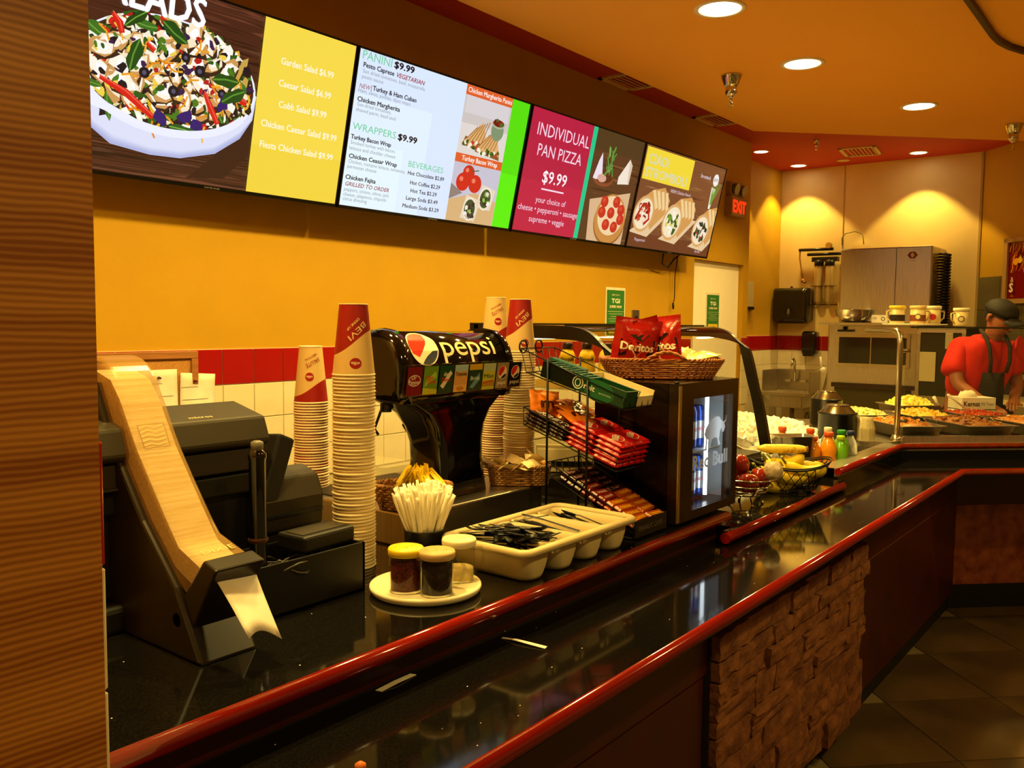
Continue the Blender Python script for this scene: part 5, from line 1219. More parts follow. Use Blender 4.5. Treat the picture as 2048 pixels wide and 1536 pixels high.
b = MB(); b.box(FX0 - .001, FX0 + .012, FY0 - .007, FY0 - .003, FZ0 + .005, FZ1 - .005); put(b, 'door_edge_strip', mat('bright_edge', 'b09a6a', .25, .8), t)
b = MB(); b.box(gx0, gx1, FY0 + .004, FY0 + .008, gz0, gz1); put(b, 'door_glass', THIN, t)
for z in (FZ1 + .002,): b = MB(); b.cyl((FX0 + .012, FY0 + .01, FZ1), (FX0 + .012, FY0 + .01, FZ1 + .006), .007, n=12); put(b, 'hinge_cap', BLACKP, t)
b = MB(); b.cyl((2.478, FY0 + .045, .965), (2.478, FY0 + .045, gz1 + .005), .006, n=12); put(b, 'light_tube', mat('cold_light_tube', 'dcecff', .4, emit=7.0), t)
FROST = bpy.data.materials.new('frosted_white_print'); FROST.use_nodes = True
def _fr():
    N, L = FROST.node_tree.nodes, FROST.node_tree.links; N.remove(N['Principled BSDF']); d = N.new('ShaderNodeBsdfDiffuse'); r = N.new('ShaderNodeBsdfTranslucent'); m = N.new('ShaderNodeMixShader')
    d.inputs[0].default_value = r.inputs[0].default_value = (.9, .95, 1, 1); m.inputs[0].default_value = .75; L.new(d.outputs[0], m.inputs[1]); L.new(r.outputs[0], m.inputs[2]); L.new(m.outputs[0], N['Material Output'].inputs[0])
_fr()
P = Paint(); wc = 'e4eef4'
P.text('Red Bull', .135, .115, .042, wc, 'c', width=.235, bold=.0022)
bull = [(.095, .165), (.10, .20), (.088, .215), (.10, .235), (.125, .252), (.16, .262), (.185, .262), (.205, .248), (.225, .240), (.232, .225), (.222, .212), (.212, .210), (.205, .225), (.195, .215), (.190, .190), (.200, .175), (.186, .172), (.178, .196), (.160, .20), (.140, .195), (.128, .170), (.115, .165), (.120, .19), (.110, .20), (.104, .165)]
P.poly(bull, wc); P.line([(.215, .238), (.235, .245), (.240, .262)], [.006, .004, .002], wc); P.line([(.098, .225), (.085, .24), (.075, .235)], .003, wc)
o = P.build('glass_lettering', FROST, plane_fn((gx0 - FX0, .0035, gz0 - ZB), (1, 0, 0), (0, 0, 1)), t, lift=.0006)
can = thing('drink_can', 'x', 'can')
b = MB(); b.lathe([(.020, 0), (.0255, .004), (.0265, .012), (.0265, .112), (.0235, .124), (.0215, .128), (.022, .131), (.020, .131), (.019, .127), (.001, .126)], 20, caps=(True, False)); b.build('can_body', mat('silver_blue_can', '20479c', .25, .6), can)
b = MB(); b.lathe([(.0268, .03), (.0268, .085)], 20, caps=(False, False)); b.build('can_band', mat('silver_can_band', 'b8bcc4', .3, .7), can)
P = Paint(); P.text('Red Bull', 0, .055, .012, 'c81420', 'c', width=.036); P.slice(.006).build('can_print', PRINT, lambda x, y, d: ((.0275) * cos(x / .0268), (.0275) * sin(x / .0268), y), can)
k = 0
for z, grp_ in ((FZ0 + .026, 'lower'), (1.110, 'upper')):
    for row, y in enumerate((FY0 + .088, FY0 + .148)):
        for x in (2.272, 2.328, 2.384, 2.44, 2.496):
            if k == 0: o = can; o.location = (x, y, z)
            else: o = dup(can, (x, y, z))
            o.rotation_euler = (0, 0, -pi / 2 - .5); tag(o, 'blue and silver drink can on the %s shelf of the fridge' % grp_, 'can', 'cans on the %s fridge shelf' % grp_); k += 1

# ---- wicker tray of chips on the fridge
t = thing('chip_tray', 'long wicker tray of snack bags on top of the fridge', 'basket', (2.405, 1.305, FZ1 + .001), VR)
wk2 = mat('orange_wicker', 'b06a2c', .5, col2='8a4c1e', scale=50)
wicker(t, lambda a, k: sup(a, .155 * k, .085 * k, .6), .058, 9, .20, 40, m=wk2)
for sg in (-1, 1):
    b = MB()
    for s_ in range(2): b.tube([(-.06 + .12 * i / 16, -.103 * sg * -1 if False else sg * .103 + .003 * cos(i * 1.2 + s_ * pi), .06 + .022 * sin(pi * i / 16) + .003 * sin(i * 1.2 + s_ * pi)) for i in range(17)], .004, n=6)
    b.build('handle', wk2, t)
dred = mat('red_chip_film', 'b01810', .22, bump=.3, bscale=30, col2='8a0f0a', scale=12)
def dor(P):
    P.poly([(-.055, .045), (.0, .06), (.06, .05), (.055, .105), (.0, .095), (-.055, .10)], '14100c'); P.poly([(-.03, .115), (.035, .12), (.01, .098)], '14100c'); P.poly([(.0, .035), (.035, .085), (.028, .088), (.0, .048), (-.02, .08), (-.026, .078)], 'e8c898')
    P.text('Doritos', 0, .068, .024, 'f6ecd4', 'c', width=.105, bold=.0014)
bag('chip_bag', 'red doritos chip bag leaning at the left end of the wicker tray', .145, .165, .06, dred, (2.365, 1.385, FZ1 + .02), (.1, .12, VR + .1), dor, grp='red chip bags')
bag('chip_bag', 'crumpled red chip bag standing turned at the middle of the wicker tray', .125, .175, .06, dred, (2.435, 1.305, FZ1 + .018), (-.05, -.1, VR - .75), dor, grp='red chip bags')
bag('chip_bag', 'small red chip bag tucked behind the two larger red bags', .10, .165, .04, dred, (2.43, 1.365, FZ1 + .025), (.12, -.2, VR + .6), None, grp='red chip bags')
ylw = mat('yellow_chip_film', 'd8a838', .25, bump=.3, bscale=30, col2='e8cf80', scale=14)
for k, (f, g, r_) in enumerate(((.075, -.02, .2), (.11, .02, -.5), (.085, .04, .9))):
    p_ = Vector((2.405, 1.305, FZ1 + .035 + .012 * k)) + RV * f + FV * g
    bag('chip_bag', ['pale yellow snack bag lying at the right end of the wicker tray', 'yellow snack bag lying flat over the tray rim on the right', 'yellow snack bag at the back right of the wicker tray'][k], .11, .13, .04, ylw, p_ - RV * .05, (-1.35, 0, VR + r_ - 1.2), None, grp='yellow snack bags')

# ================================================================== GLASS DISPLAY CASE
CX0, CX1 = 2.44, 3.548
arch = [(2.10, 1.485), (1.748, 1.4845), (1.68, 1.482), (1.641, 1.477), (1.610, 1.469), (1.582, 1.455), (1.560, 1.437), (1.540, 1.410), (1.520, 1.345), (1.497, 1.255), (1.471, 1.165), (1.427, .959)]
arch = arch[:2] + smooth_path(arch[1:], 3)[1:]
t = thing('display_case', 'black framed glass display case with curved front behind the fridge', 'display case', (CX0, 1.43, ZC))
def inset(P_, d):
    out = []
    for i, p in enumerate(P_):
        a, c_ = P_[max(0, i - 1)], P_[min(len(P_) - 1, i + 1)]; v = Vector((c_[0] - a[0], c_[1] - a[1])).normalized(); out.append((p[0] - v.y * d * -1 if False else p[0] + (-v.y) * -d, p[1] + v.x * d))
    return out
ar_in = inset(arch, .046)
for x0, x1 in ((CX0, CX0 + .025), (CX1 - .025, CX1)):
    b = MB()
    for i in range(len(arch) - 1):
        q4 = [arch[i], arch[i + 1], ar_in[i + 1], ar_in[i]]; b.hexa([(x0, *p) for p in q4], [(x1, *p) for p in q4])
    put(b, 'end_frame', mat('black_case_frame', '0d0b08', .3), t)
b = MB(); b.rings([[(x, *p) for p in arch] for x in (CX0 + .025, CX1 - .025)], caps=(False, False)) if False else b.grid(lambda u, v: (CX0 + .025 + (CX1 - CX0 - .05) * v, *arch[min(len(arch) - 1, round(u * (len(arch) - 1)))]), len(arch) - 1, 4); put(b, 'curved_glass', THIN, t)
b = MB(); b.box(CX0, CX1, 2.08, 2.12, 1.455, 1.49); put(b, 'top_rail', mat('black_case_frame'), t)
b = MB(); b.box(CX0 + .025, CX1 - .025, 1.70, 1.712, 1.478, 1.488); put(b, 'front_rail', mat('black_case_frame'), t)
b = MB(); b.box(CX0, CX1, 1.43, 2.12, ZC, .955); put(b, 'case_base', mat('black_case_frame'), t, bevel=.004)
b = MB(); b.box(CX0, CX1, 2.10, 2.12, .955, 1.46); put(b, 'rear_panel', THIN, t)
for z, y0 in ((1.268, 1.60), (1.11, 1.55)): b = MB(); b.box(CX0 + .03, CX1 - .03, y0, 2.06, z - .006, z); put(b, 'glass_shelf', THIN, t)
b = MB(); b.box(2.62, 2.80, 1.95, 1.97, 1.43, 1.452); put(b, 'lamp_tube', mat('case_lamp_glow', 'fff2c0', .5, emit=3.0), t)
yb = mat('yellow_bottle_plastic', 'd8b41c', .35)
bot0 = thing('milk_bottle', 'x', 'bottle')
b = MB(); b.lathe([(.027, 0), (.031, .004), (.031, .07), (.026, .085), (.030, .10), (.024, .118), (.017, .128), (.017, .132)], 20); b.build('bottle_body', yb, bot0)
b = MB(); b.lathe([(.019, .130), (.019, .150), (.017, .153), (.001, .154)], 18); b.build('cap', mat('brown_cap', '2a160a', .35), bot0)
P = Paint(); P.text('Nesquik', 0, .088, .014, '2a160a', 'c', width=.052, bold=.0006); P.slice(.006).build('bottle_print', PRINT, lambda x, y, d: (.0322 * cos(x / .031), .0322 * sin(x / .031), y), bot0)
for k, (x, y) in enumerate(((2.60, 1.79), (2.645, 1.735), (2.69, 1.68))):
    o = bot0 if k == 0 else dup(bot0, (x, y, 1.269)); o.location = (x, y, 1.269); o.rotation_euler = (0, 0, ANG_CAM(x, y)); tag(o, ['yellow chocolate milk bottle, leftmost of three in the glass case', 'yellow chocolate milk bottle, middle of three in the glass case', 'yellow chocolate milk bottle, rightmost of three beside the case frame'][k], 'bottle', 'milk bottles in the display case')
for k, (x, y, z) in enumerate(((2.56, 1.82, 1.111), (2.60, 1.80, .957))):
    t = thing('sandwich_box', ['cream sandwich box with dark band on the middle case shelf', 'cream sandwich box with dark band on the case floor'][k], 'box', (x, y, z), VR, 'sandwich boxes in the display case')
    b = MB(); b.box(-.10, .10, -.06, .06, 0, .085); b.build('carton', card, t, bevel=.003)
    b = MB(); b.box(-.102, .102, -.062, .062, .02, .04); b.build('dark_band', BLACKP, t)
brd = mat('baked_dough', 'c08a48', .6, col2='e0b878', scale=16, bump=.3, bscale=30)
for k in range(4):
    x, y = 3.36 - .16 * k, 1.56 + .05 * (k % 2); t = thing('pastry', ['filled roll nearest the right frame inside the case', 'filled roll second from the right frame inside the case', 'filled roll third from the right frame inside the case', 'filled roll behind the fridge inside the case'][k], 'pastry', (x, y, .957), .6 + .3 * k, 'rolls in the display case')
    b = MB(); b.ball((0, 0, .035), (.085, .045, .035), 16, 10); b.build('roll', brd, t)
    b = MB(); b.tube([(-.05, -.03, .05), (-.01, -.022, .064), (.03, -.03, .056), (.06, -.02, .045)], .008); b.build('filling', mat('cheese_filling', 'e8d8a0', .5), t)
t = thing('crumpled_bag', 'cream crumpled paper bag on the upper case shelf', 'bag', (3.30, 1.66, 1.269)); b = MB(); rg = random.Random(8); jj = {}
b.ball((0, 0, .055), (.07, .06, .055), 12, 8); b.v = [(x * (1 + rg.uniform(-.15, .15)), y * (1 + rg.uniform(-.15, .15)), max(0, z * (1 + rg.uniform(-.15, .2)))) for x, y, z in b.v]; b.build('bag_paper', card, t)

# ================================================================== FRUIT
t = thing('fruit_bowl', 'chrome wire bowl with red apples beside the fridge', 'bowl', (2.845, 1.20, ZC))
for k, (r, z) in enumerate(((.045, .035), (.068, .05), (.088, .07), (.102, .095))): b = MB(); b.tube([(r * cos(a), r * sin(a), z) for a in [2 * pi * i / 32 for i in range(32)]], .0032, closed=True); b.build('wire_ring', CHROME, t)
for k in range(4): a = pi / 4 + k * pi / 2; b = MB(); b.tube([(.102 * cos(a), .102 * sin(a), .095), (.068 * cos(a), .068 * sin(a), .048), (.04 * cos(a), .04 * sin(a), .03), (.06 * cos(a), .06 * sin(a), .0)], .003); b.ball((.06 * cos(a), .06 * sin(a), .004), .006, 8, 6); b.build('leg', CHROME, t)
ap = thing('apple', 'x', 'apple'); b = MB(); b.lathe([(.001, .006), (.012, .0), (.026, .008), (.036, .028), (.037, .042), (.030, .060), (.016, .067), (.004, .060), (.001, .056)], 24, caps=(False, False)); b.build('apple_body', mat('red_apple_skin', '6a100c', .15, col2='a02c16', scale=14, coat=.5), ap)
b = MB(); b.tube([(0, 0, .056), (.003, .001, .068), (.007, .002, .078)], .0015); b.build('stem', mat('brown_stem', '3a2410', .7), ap)
for k, (x, y, z) in enumerate(((2.855, 1.245, .045), (2.81, 1.18, .045), (2.885, 1.17, .055), (2.845, 1.215, .105))):
    o = ap if k == 0 else dup(ap, (x, y, ZC + z)); o.location = (x, y, ZC + z); o.rotation_euler = (.2 * k, .3 - .2 * k, k); tag(o, ['red apple at the back of the chrome bowl', 'red apple at the left of the chrome bowl, mostly behind the fridge', 'red apple at the front of the chrome bowl', 'red apple on top of the pile in the chrome bowl'][k], 'apple', 'apples in the chrome bowl')
t = thing('wrapped_muffin', 'plastic wrapped pale muffin in the chrome bowl right of the apples', 'muffin', (2.905, 1.13, ZC + .085)); b = MB(); b.ball((0, 0, .03), (.035, .035, .035), 14, 10); rg = random.Random(2); b.v = [(x * (1 + rg.uniform(-.1, .1)), y * (1 + rg.uniform(-.1, .1)), z) for x, y, z in b.v]; b.build('muffin_body', mat('pale_muffin', 'b89a6a', .35, col2='e0d0b0', scale=40, bump=.5, bscale=60), t)
b = MB(); b.lathe([(.004, .06), (.008, .068), (.014, .082)], 9, caps=(False, False)); b.build('wrap_twist', THINP, t)
# banana basket
t = thing('banana_basket', 'black wire basket heaped with bananas on the lower counter', 'basket', (3.18, 1.18, ZC), VR)
for (rx, ry, z, r) in ((.155, .105, .105, .0035), (.105, .07, .012, .003), (.16, .108, .112, .0025)): b = MB(); b.tube([(rx * cos(a), ry * sin(a), z + .014 * cos(2 * a) * (1 if z > .05 else 0)) for a in [2 * pi * i / 48 for i in range(48)]], r, closed=True); b.build('rim_wire', WIREB, t)
b = MB(); n = 26
for i in range(n):
    for sg in (-1, 1):
        pts = []
        for k in range(7): f = k / 6; a = 2 * pi * (i / n + sg * f * .06); pts.append(((.105 + .05 * f) * cos(a), (.07 + .035 * f) * sin(a), .012 + .093 * f + .014 * cos(2 * a) * f))
        b.tube(pts, .0017, n=4)
b.build('lattice_wire', WIREB, t)['kind'] = 'stuff'
b = MB()
for i in range(5): y = -.05 + .025 * i; b.tube([(-.1 * sqrt(1 - (y / .07) ** 2), y, .012), (.1 * sqrt(1 - (y / .07) ** 2), y, .012)], .002, n=5)
b.build('floor_wire', WIREB, t)
for a in (.6, 2.5, 3.8, 5.6): b = MB(); b.ball((.09 * cos(a), .06 * sin(a), .007), .008, 8, 6); b.build('foot', WIREB, t)
ban = thing('banana', 'x', 'banana'); b = MB(); R = []; n = 14
for i in range(n + 1):
    f = i / n; a = -.75 + 1.5 * f; rr_ = .0205 * (min(1, f * 5) ** .7) * (min(1, (1 - f) * 7) ** .6) + .003; cx_, cz_ = .11 * sin(a), .11 * (1 - cos(a)); R.append([(cx_ - rr_ * cos(q_) * sin(a), rr_ * sin(q_), cz_ + rr_ * cos(q_) * cos(a)) for q_ in [2 * pi * j / 6 + pi / 6 for j in range(6)]])
b.rings(R); b.build('banana_peel', mat('yellow_banana_skin', 'e6c21c', .4, col2='c8b02a', scale=12), ban)
b = MB(); b.tube([(-.075, 0, .03), (-.088, 0, .045), (-.094, 0, .058)], [.0048, .004, .005], n=6); b.build('stem', mat('banana_stem', '8a8a2a', .6), ban)
b = MB(); b.ball((.076, 0, .031), .005, 8, 6); b.build('tip', mat('dark_banana_tip', '2a1c0a', .7), ban)
bl = [((-.05, -.045, .02), (0, 0, .25)), ((-.01, -.05, .05), (.4, .1, .1)), ((.02, .01, .04), (0, 0, -.2)), ((-.04, .03, .05), (-.2, 0, .4)), ((.05, -.02, .06), (.1, 0, .15)), ((-.03, -.03, .08), (.3, .15, .05)), ((.03, .04, .075), (-.3, 0, -.3)), ((-.01, 0, .098), (.2, -.1, .2)), ((.06, .02, .085), (0, .2, -.1)), ((-.06, 0, .07), (.5, -.1, .3)), ((.045, -.05, .08), (.5, .1, -.1))]
dsc = ['at the front left', 'along the front rim', 'in the middle of the heap', 'at the back left', 'at the right end', 'second layer at the front', 'at the back right', 'on top of the heap', 'on the top right', 'resting on the left rim', 'leaning on the right front rim']
Mb = Matrix.Translation((3.18, 1.18, ZC)) @ Matrix.Rotation(VR, 4, 'Z')
for k, (p_, r_) in enumerate(bl):
    o = ban if k == 0 else dup(ban, (0, 0, 0)); from mathutils import Euler
    M = Mb @ Matrix.Translation(Vector(p_)) @ Euler(r_).to_matrix().to_4x4(); o.location = M.to_translation(); o.rotation_euler = M.to_euler(); tag(o, 'yellow banana %s of the black wire basket' % dsc[k], 'banana', 'bananas in the wire basket')
t = thing('corn_cob', 'spotted pale yellow wrapped snack lying across the bananas', 'snack', Mb @ Vector((-.02, .02, .135)), VR - .1)
b = MB(); R = []
for f, r_ in ((0, .006), (.06, .012), (.15, .019), (.5, .021), (.85, .019), (.95, .015), (1, .012)): R.append([(-.09 + .18 * f, r_ * cos(q_), .02 + r_ * .85 * sin(q_)) for q_ in [2 * pi * j / 12 for j in range(12)]])
b.rings(R); b.build('wrapper', mat('spotted_yellow_wrapper', 'e8c840', .35, col2='b88a28', scale=40, contrast=(.55, .62)), t)
b = MB(); b.lathe([(.0125, 0), (.0125, .004)], 12); b.xf(0, Matrix.Translation((.092, 0, .02)) @ Matrix.Rotation(pi / 2, 4, 'Y')); b.build('open_end', mat('brown_filling', '8a4a20', .6), t)
# ================================================================== ICE WELL AND BOTTLES
t = thing('ice_well', 'steel well heaped with ice behind the bananas', 'ice well', (3.60, 1.20, .70))
b = MB()
for bx in ((3.63, 4.57, 1.19, 1.205, .74, ZB - .012), (3.63, 4.57, 1.855, 1.87, .74, ZB - .012), (3.625, 3.64, 1.19, 1.87, .74, ZB - .012), (4.555, 4.57, 1.19, 1.87, .74, ZB - .012), (3.63, 4.57, 1.19, 1.87, .72, .74)): b.box(*bx)
put(b, 'well_walls', STEEL, t)
icem = mat('ice_cubes', 'fbfbf6', .2)
def ice_h(x, y):
    u, v = (x - 3.64) / .92, (y - 1.2) / .66
    return .80 + .03 + (.22 * max(0, min(1, (v - .16) * 1.9)) ** .8) * (1 - .42 * max(0, (u - .25)) * 1.35) * (.72 + .28 * min(1, u * 4 + .2))
ri = random.Random(17); b = MB(); b.grid(lambda u, v: (3.645 + .905 * u, 1.21 + .64 * v, ice_h(3.645 + .905 * u, 1.21 + .64 * v) - .022), 16, 12)
from mathutils import Euler
for i in range(1400):
    x, y = ri.uniform(3.66, 4.53), ri.uniform(1.23, 1.84); s_ = ri.uniform(.024, .036)
    o = b.box(-s_ / 2, s_ / 2, -s_ / 2, s_ / 2, -s_ * .4, s_ * .4); M = Matrix.Translation((x, y, ice_h(x, y) + ri.uniform(-.025, .018))) @ Euler((ri.uniform(0, 3), ri.uniform(0, 3), ri.uniform(0, 3))).to_matrix().to_4x4(); b.xf(o, M)
o = b.build('ice_heap', icem, None); o['kind'] = 'stuff'; tag(o, 'heap of bright white ice cubes filling the steel well', 'ice')
def bottle(label, x, y, z, liq, capm, r=.031, h=.165, grp='juice bottles on the ice', shape=0, frac=.8, rot=(0, 0, 0)):
    t = thing('drink_bottle', label, 'bottle', (x, y, z), 0, grp); t.rotation_euler = rot
    prof = [(r * .85, 0), (r, .006), (r, h * .36), (r * .86, h * .44), (r * .98, h * .54), (r * .92, h * .66), (r * .60, h * .80), (r * .45, h * .86), (r * .45, h * .9)] if shape == 0 else [(r * .85, 0), (r, .006), (r * .9, h * .3), (r, h * .5), (r * .95, h * .68), (r * .55, h * .82), (r * .40, h * .88), (r * .40, h * .9)]
    b = MB(); b.lathe(prof, 20); b.build('bottle_body', liq, t)
    b = MB(); b.lathe([(r * .56, h * .885), (r * .56, h * .985), (r * .5, h), (.001, h)], 16); b.build('cap', capm, t)
    return t
oj = mat('orange_juice', 'e88a14', .12, coat=.4, col2='f0a01c', scale=5); oc = mat('orange_red_cap', 'd8541c', .35); gc = mat('green_cap', '1f8a34', .35); gl = mat('green_soda', '7ac828', .1, trans=.3, coat=.5); yc = mat('lime_cap', 'a8d018', .35)
lgt = mat('clear_water_bottle', 'd8d8d0', .1, trans=.75, ior=1.2); bc = mat('blue_cap', '24306a', .35)
bottle('tall orange juice bottle beside the green soda bottles', 3.885, 1.262, .835, oj, oc, .037, .185)
bottle('shorter orange juice bottle left of the tall one', 3.845, 1.315, .835, oj, oc, .034, .165)
bottle('orange juice bottle behind the short one, only cap clear', 3.93, 1.36, .845, oj, oc, .033, .178)
bottle('orange capped bottle behind the steel pan, middle', 3.85, 1.46, .855, oj, oc, .033, .175)
bottle('orange capped bottle behind the steel pan, left', 3.80, 1.535, .855, oj, oc, .033, .175)
bottle('orange juice bottle at the far left beside the case frame', 3.72, 1.60, .84, mat('pale_juice', 'e8c890', .15), oc, .032, .172)
bottle('light green soda bottle with lime cap nearest the steel edge', 3.925, 1.222, .835, gl, yc, .032, .168, 'soda bottles on the ice', 1)
bottle('green soda bottle with dark green cap behind the lime one', 3.985, 1.238, .840, gl, gc, .034, .182, 'soda bottles on the ice', 1)
bottle('clear soda bottle with blue cap right of the green ones', 4.03, 1.192 + .02, .838, lgt, bc, .032, .178, 'soda bottles on the ice', 1)
bottle('clear bottle with white cap behind the green soda', 4.02, 1.31, .84, lgt, WHITEP, .032, .185, 'soda bottles on the ice', 1)
def pan(name, label, cat, cx_, cy_, z0, w, d, h, rz, m=STEEL, food=None, heap=.02, seed=1, grp=None, chunks=None):
    t = thing(name, label, cat, (cx_, cy_, z0), rz, grp); b = MB(); R = []
    for (k, z) in ((.86, 0), (.98, h - .004), (1.06, h - .003), (1.08, h), (1.06, h + .001), (.95, h), (.84, .004)): R.append([(x, y, z) for x, y in rrect(-w / 2 * k, w / 2 * k, -d / 2 * k, d / 2 * k, .012, 3)])
    b.rings(R); b.build('pan_body', m, t)
    if food:
        rg = random.Random(seed); b = MB(); J = [[rg.uniform(-1, 1) for _ in range(13)] for _ in range(13)]
        b.grid(lambda u, v: ((u - .5) * w * .92, (v - .5) * d * .92, h * .82 + heap * (sin(pi * u) * sin(pi * v)) ** .6 + .005 * J[round(u * 12)][round(v * 12)]), 12, 12)
        for _ in range(70):
            u, v = rg.uniform(.06, .94), rg.uniform(.06, .94); s_ = rg.uniform(.010, .022); o = b.box(-s_ / 2, s_ / 2, -s_ / 2.6, s_ / 2.6, -s_ / 3, s_ / 3)
            b.xf(o, Matrix.Translation(((u - .5) * w * .9, (v - .5) * d * .9, h * .84 + heap * (sin(pi * u) * sin(pi * v)) ** .6)) @ Euler((rg.uniform(0, 3), rg.uniform(0, 3), rg.uniform(0, 3))).to_matrix().to_4x4())
        f_ = b.build('food', food, t); f_['kind'] = 'stuff'
    return t
pan('steel_pan', 'small steel pan standing on the ice in front of orange capped bottles', 'pan', 3.775, 1.385, .905, .165, .105, .10, VR + .15)
# ================================================================== HOT FOOD
fd = {'chk': mat('orange_chicken', 'c8702a', .4, col2='e0a040', scale=30), 'mac': mat('yellow_macaroni', 'eab82c', .45, col2='f0d060', scale=40), 'rice': mat('yellow_rice', 'f0d83c', .6, col2='f8f090', scale=80), 'sal': mat('green_salad', 'c8c850', .5, col2='e8e4b0', scale=30), 'tom': mat('red_sauce', 'a82a12', .35, col2='c85a24', scale=20), 'bak': mat('baked_cheese', 'c88a3a', .45, col2='8a3a18', scale=22)}
A45 = radians(-45)
def qpan(name, label, p, q, w, d, h, z, food, heap=.02, seed=1, rz=A45): x, y = PQ(p, q); return pan('food_pan', label, 'food pan', x, y, z, w, d, h, rz, STEEL, fd[food], heap, seed, 'food pans behind the glass')
qpan(0, 'steel pan of orange chicken pieces left of the guard post', 4.32, 2.60, .235, .42, .06, ZB + .004, 'chk', .025, 1)
qpan(0, 'steel pan of browned baked pasta at the front right', 4.32, 2.98, .27, .42, .06, ZB + .004, 'bak', .03, 2)
qpan(0, 'steel pan of brown meat cut by the right photo edge', 4.32, 3.34, .25, .42, .06, ZB + .004, 'chk', .03, 3)
qpan(0, 'steel pan of pale green salad in the back row, left', 4.78, 2.62, .30, .30, .06, ZB + .004, 'sal', .03, 4)
qpan(0, 'steel pan of yellow macaroni in the back row', 4.72, 2.96, .27, .30, .06, ZB + .004, 'mac', .035, 5)
qpan(0, 'steel pan of red sauce with long spoon in the back row', 4.74, 3.32, .28, .30, .06, ZB + .004, 'tom', .02, 6)
qpan(0, 'heaped pan of bright yellow rice standing behind the others', 4.98, 3.05, .30, .22, .09, ZB + .004, 'rice', .06, 7)
qpan(0, 'wide pan with red rim of shredded food near the black crocks', 5.0, 2.70, .28, .18, .05, ZB + .004, 'sal', .02, 8)
x0, y0 = PQ(4.74, 3.30); t = thing('serving_spoon', 'long white handled spoon sticking out of the red sauce pan', 'spoon', (x0, y0, ZB + .05)); b = MB(); b.tube([(0, 0, .015), (-.06, .03, .045), (-.17, .10, .125)], [.006, .006, .008], n=8); b.build('spoon_handle', WHITEP, t); b = MB(); b.ball((.02, -.01, .01), (.03, .02, .008), 12, 8); b.build('spoon_bowl', STEEL, t)
x0, y0 = PQ(4.95, 3.22); t = thing('serving_spoon', 'short white spoon handle leaning in the yellow rice pan', 'spoon', (x0, y0, ZB + .09)); b = MB(); b.tube([(0, 0, .0), (-.03, .02, .05)], [.007, .010], n=8); b.build('spoon_handle', WHITEP, t); b = MB(); b.ball((.012, -.008, -.008), (.02, .016, .008), 10, 6); b.build('spoon_bowl', STEEL, t)
for k, (p, q) in enumerate(((4.34, 2.76), (4.34, 3.15))):
    x0, y0 = PQ(p, q); t = thing('wire_handle', ['bent wire pan handle between chicken and baked pasta', 'bent wire pan handle right of the baked pasta'][k], 'handle', (x0, y0, ZB + .002)); b = MB(); b.tube([(0, 0, 0), (0, 0, .062), (.03, .03, .08), (.07, .0, .075), (.05, -.04, .062), (.05, -.04, 0)], .003); b.build('wire', CHROME, t)
def crock(x, y, r, h, label):
    t = thing('soup_crock', label, 'crock', (x, y, ZB), 0, 'black soup crocks'); b = MB(); b.lathe([(r * .96, 0), (r, .01), (r, h * .72), (r * 1.04, h * .73), (r * 1.04, h * .77), (r * .9, h * .78)], 28); b.build('crock_body', mat('black_enamel', '0a0908', .3), t)
    b = MB(); b.lathe([(r * .93, h * .78), (r * .90, h * .80), (r * .66, h * .93), (r * .55, h * .985), (r * .5, h), (.001, h)], 28, caps=(False, False)); b.build('lid', mat('dull_steel_lid', '8a7a58', .22, .9), t)
    b = MB(); b.lathe([(r * .56, h * .98), (r * .60, h * .99), (r * .56, h)], 24, caps=(False, False)); b.build('lid_ring', CHROME, t)
crock(4.415, 1.395, .092, .178, 'black round soup crock with steel lid, the nearer one')
crock(5.03, 1.655, .088, .195, 'black round soup crock with steel lid, the farther one by the sink')
cl_ = mat('cloudy_stacked_lids', 'e0d2a0', .25, alpha=.55, col2='c8b880', scale=80)
for k in range(9):
    x, y = 4.485, 1.29
    b = MB(); n = 32; R = []
    for (r, z) in ((.058, 0), (.058, .003), (.053, .01), (.045, .05), (.040, .056), (.001, .056)): R.append([(r * (1 + (.03 * cos(16 * 2 * pi * j / n) if .004 < z < .055 else 0)) * cos(2 * pi * j / n), r * (1 + (.03 * cos(16 * 2 * pi * j / n) if .004 < z < .055 else 0)) * sin(2 * pi * j / n), z) for j in range(n)])
    if k == 0: b.rings(R, caps=(False, False)); l0 = o = b.build('salad_container', cl_)
    else: o = l0.copy(); COL.objects.link(o)
    o.location = (x, y, ZB + .052 + .0075 * k - .052); tag(o, 'clear fluted plastic lid in the stack beside the near crock', 'lid', 'stacked clear lids')
# sneeze guard
gp_, gq_ = 4.05, 2.42
t = thing('food_guard', 'glass food guard with curved steel post over the hot food', 'food guard', (*PQ(gp_, gq_), ZB))
brs = mat('warm_polished_steel', 'b8ac90', .25, .95)
def pq3(p, q, z): x, y = PQ(p, q); return (x, y, z)
for q in (gq_, 4.3):
    b = MB(); b.tube([pq3(gp_, q, ZB), pq3(gp_, q, 1.40), pq3(gp_ + .008, q, 1.445), pq3(gp_ + .03, q, 1.464), pq3(gp_ + .07, q, 1.470), pq3(gp_ + .32, q, 1.470)], .0145, n=12); put(b, 'post', brs, t)
    b = MB(); x, y = PQ(gp_, q); b.lathe([(.03, ZB), (.03, ZB + .012), (.02, ZB + .03)], 20, c=(x, y, 0)); put(b, 'post_flange', brs, t)
    for z in (1.37, 1.02): b = MB(); b.cyl(pq3(gp_, q, z), pq3(gp_ - .002, q + .05, z), .010, n=10); put(b, 'glass_clamp', brs, t)
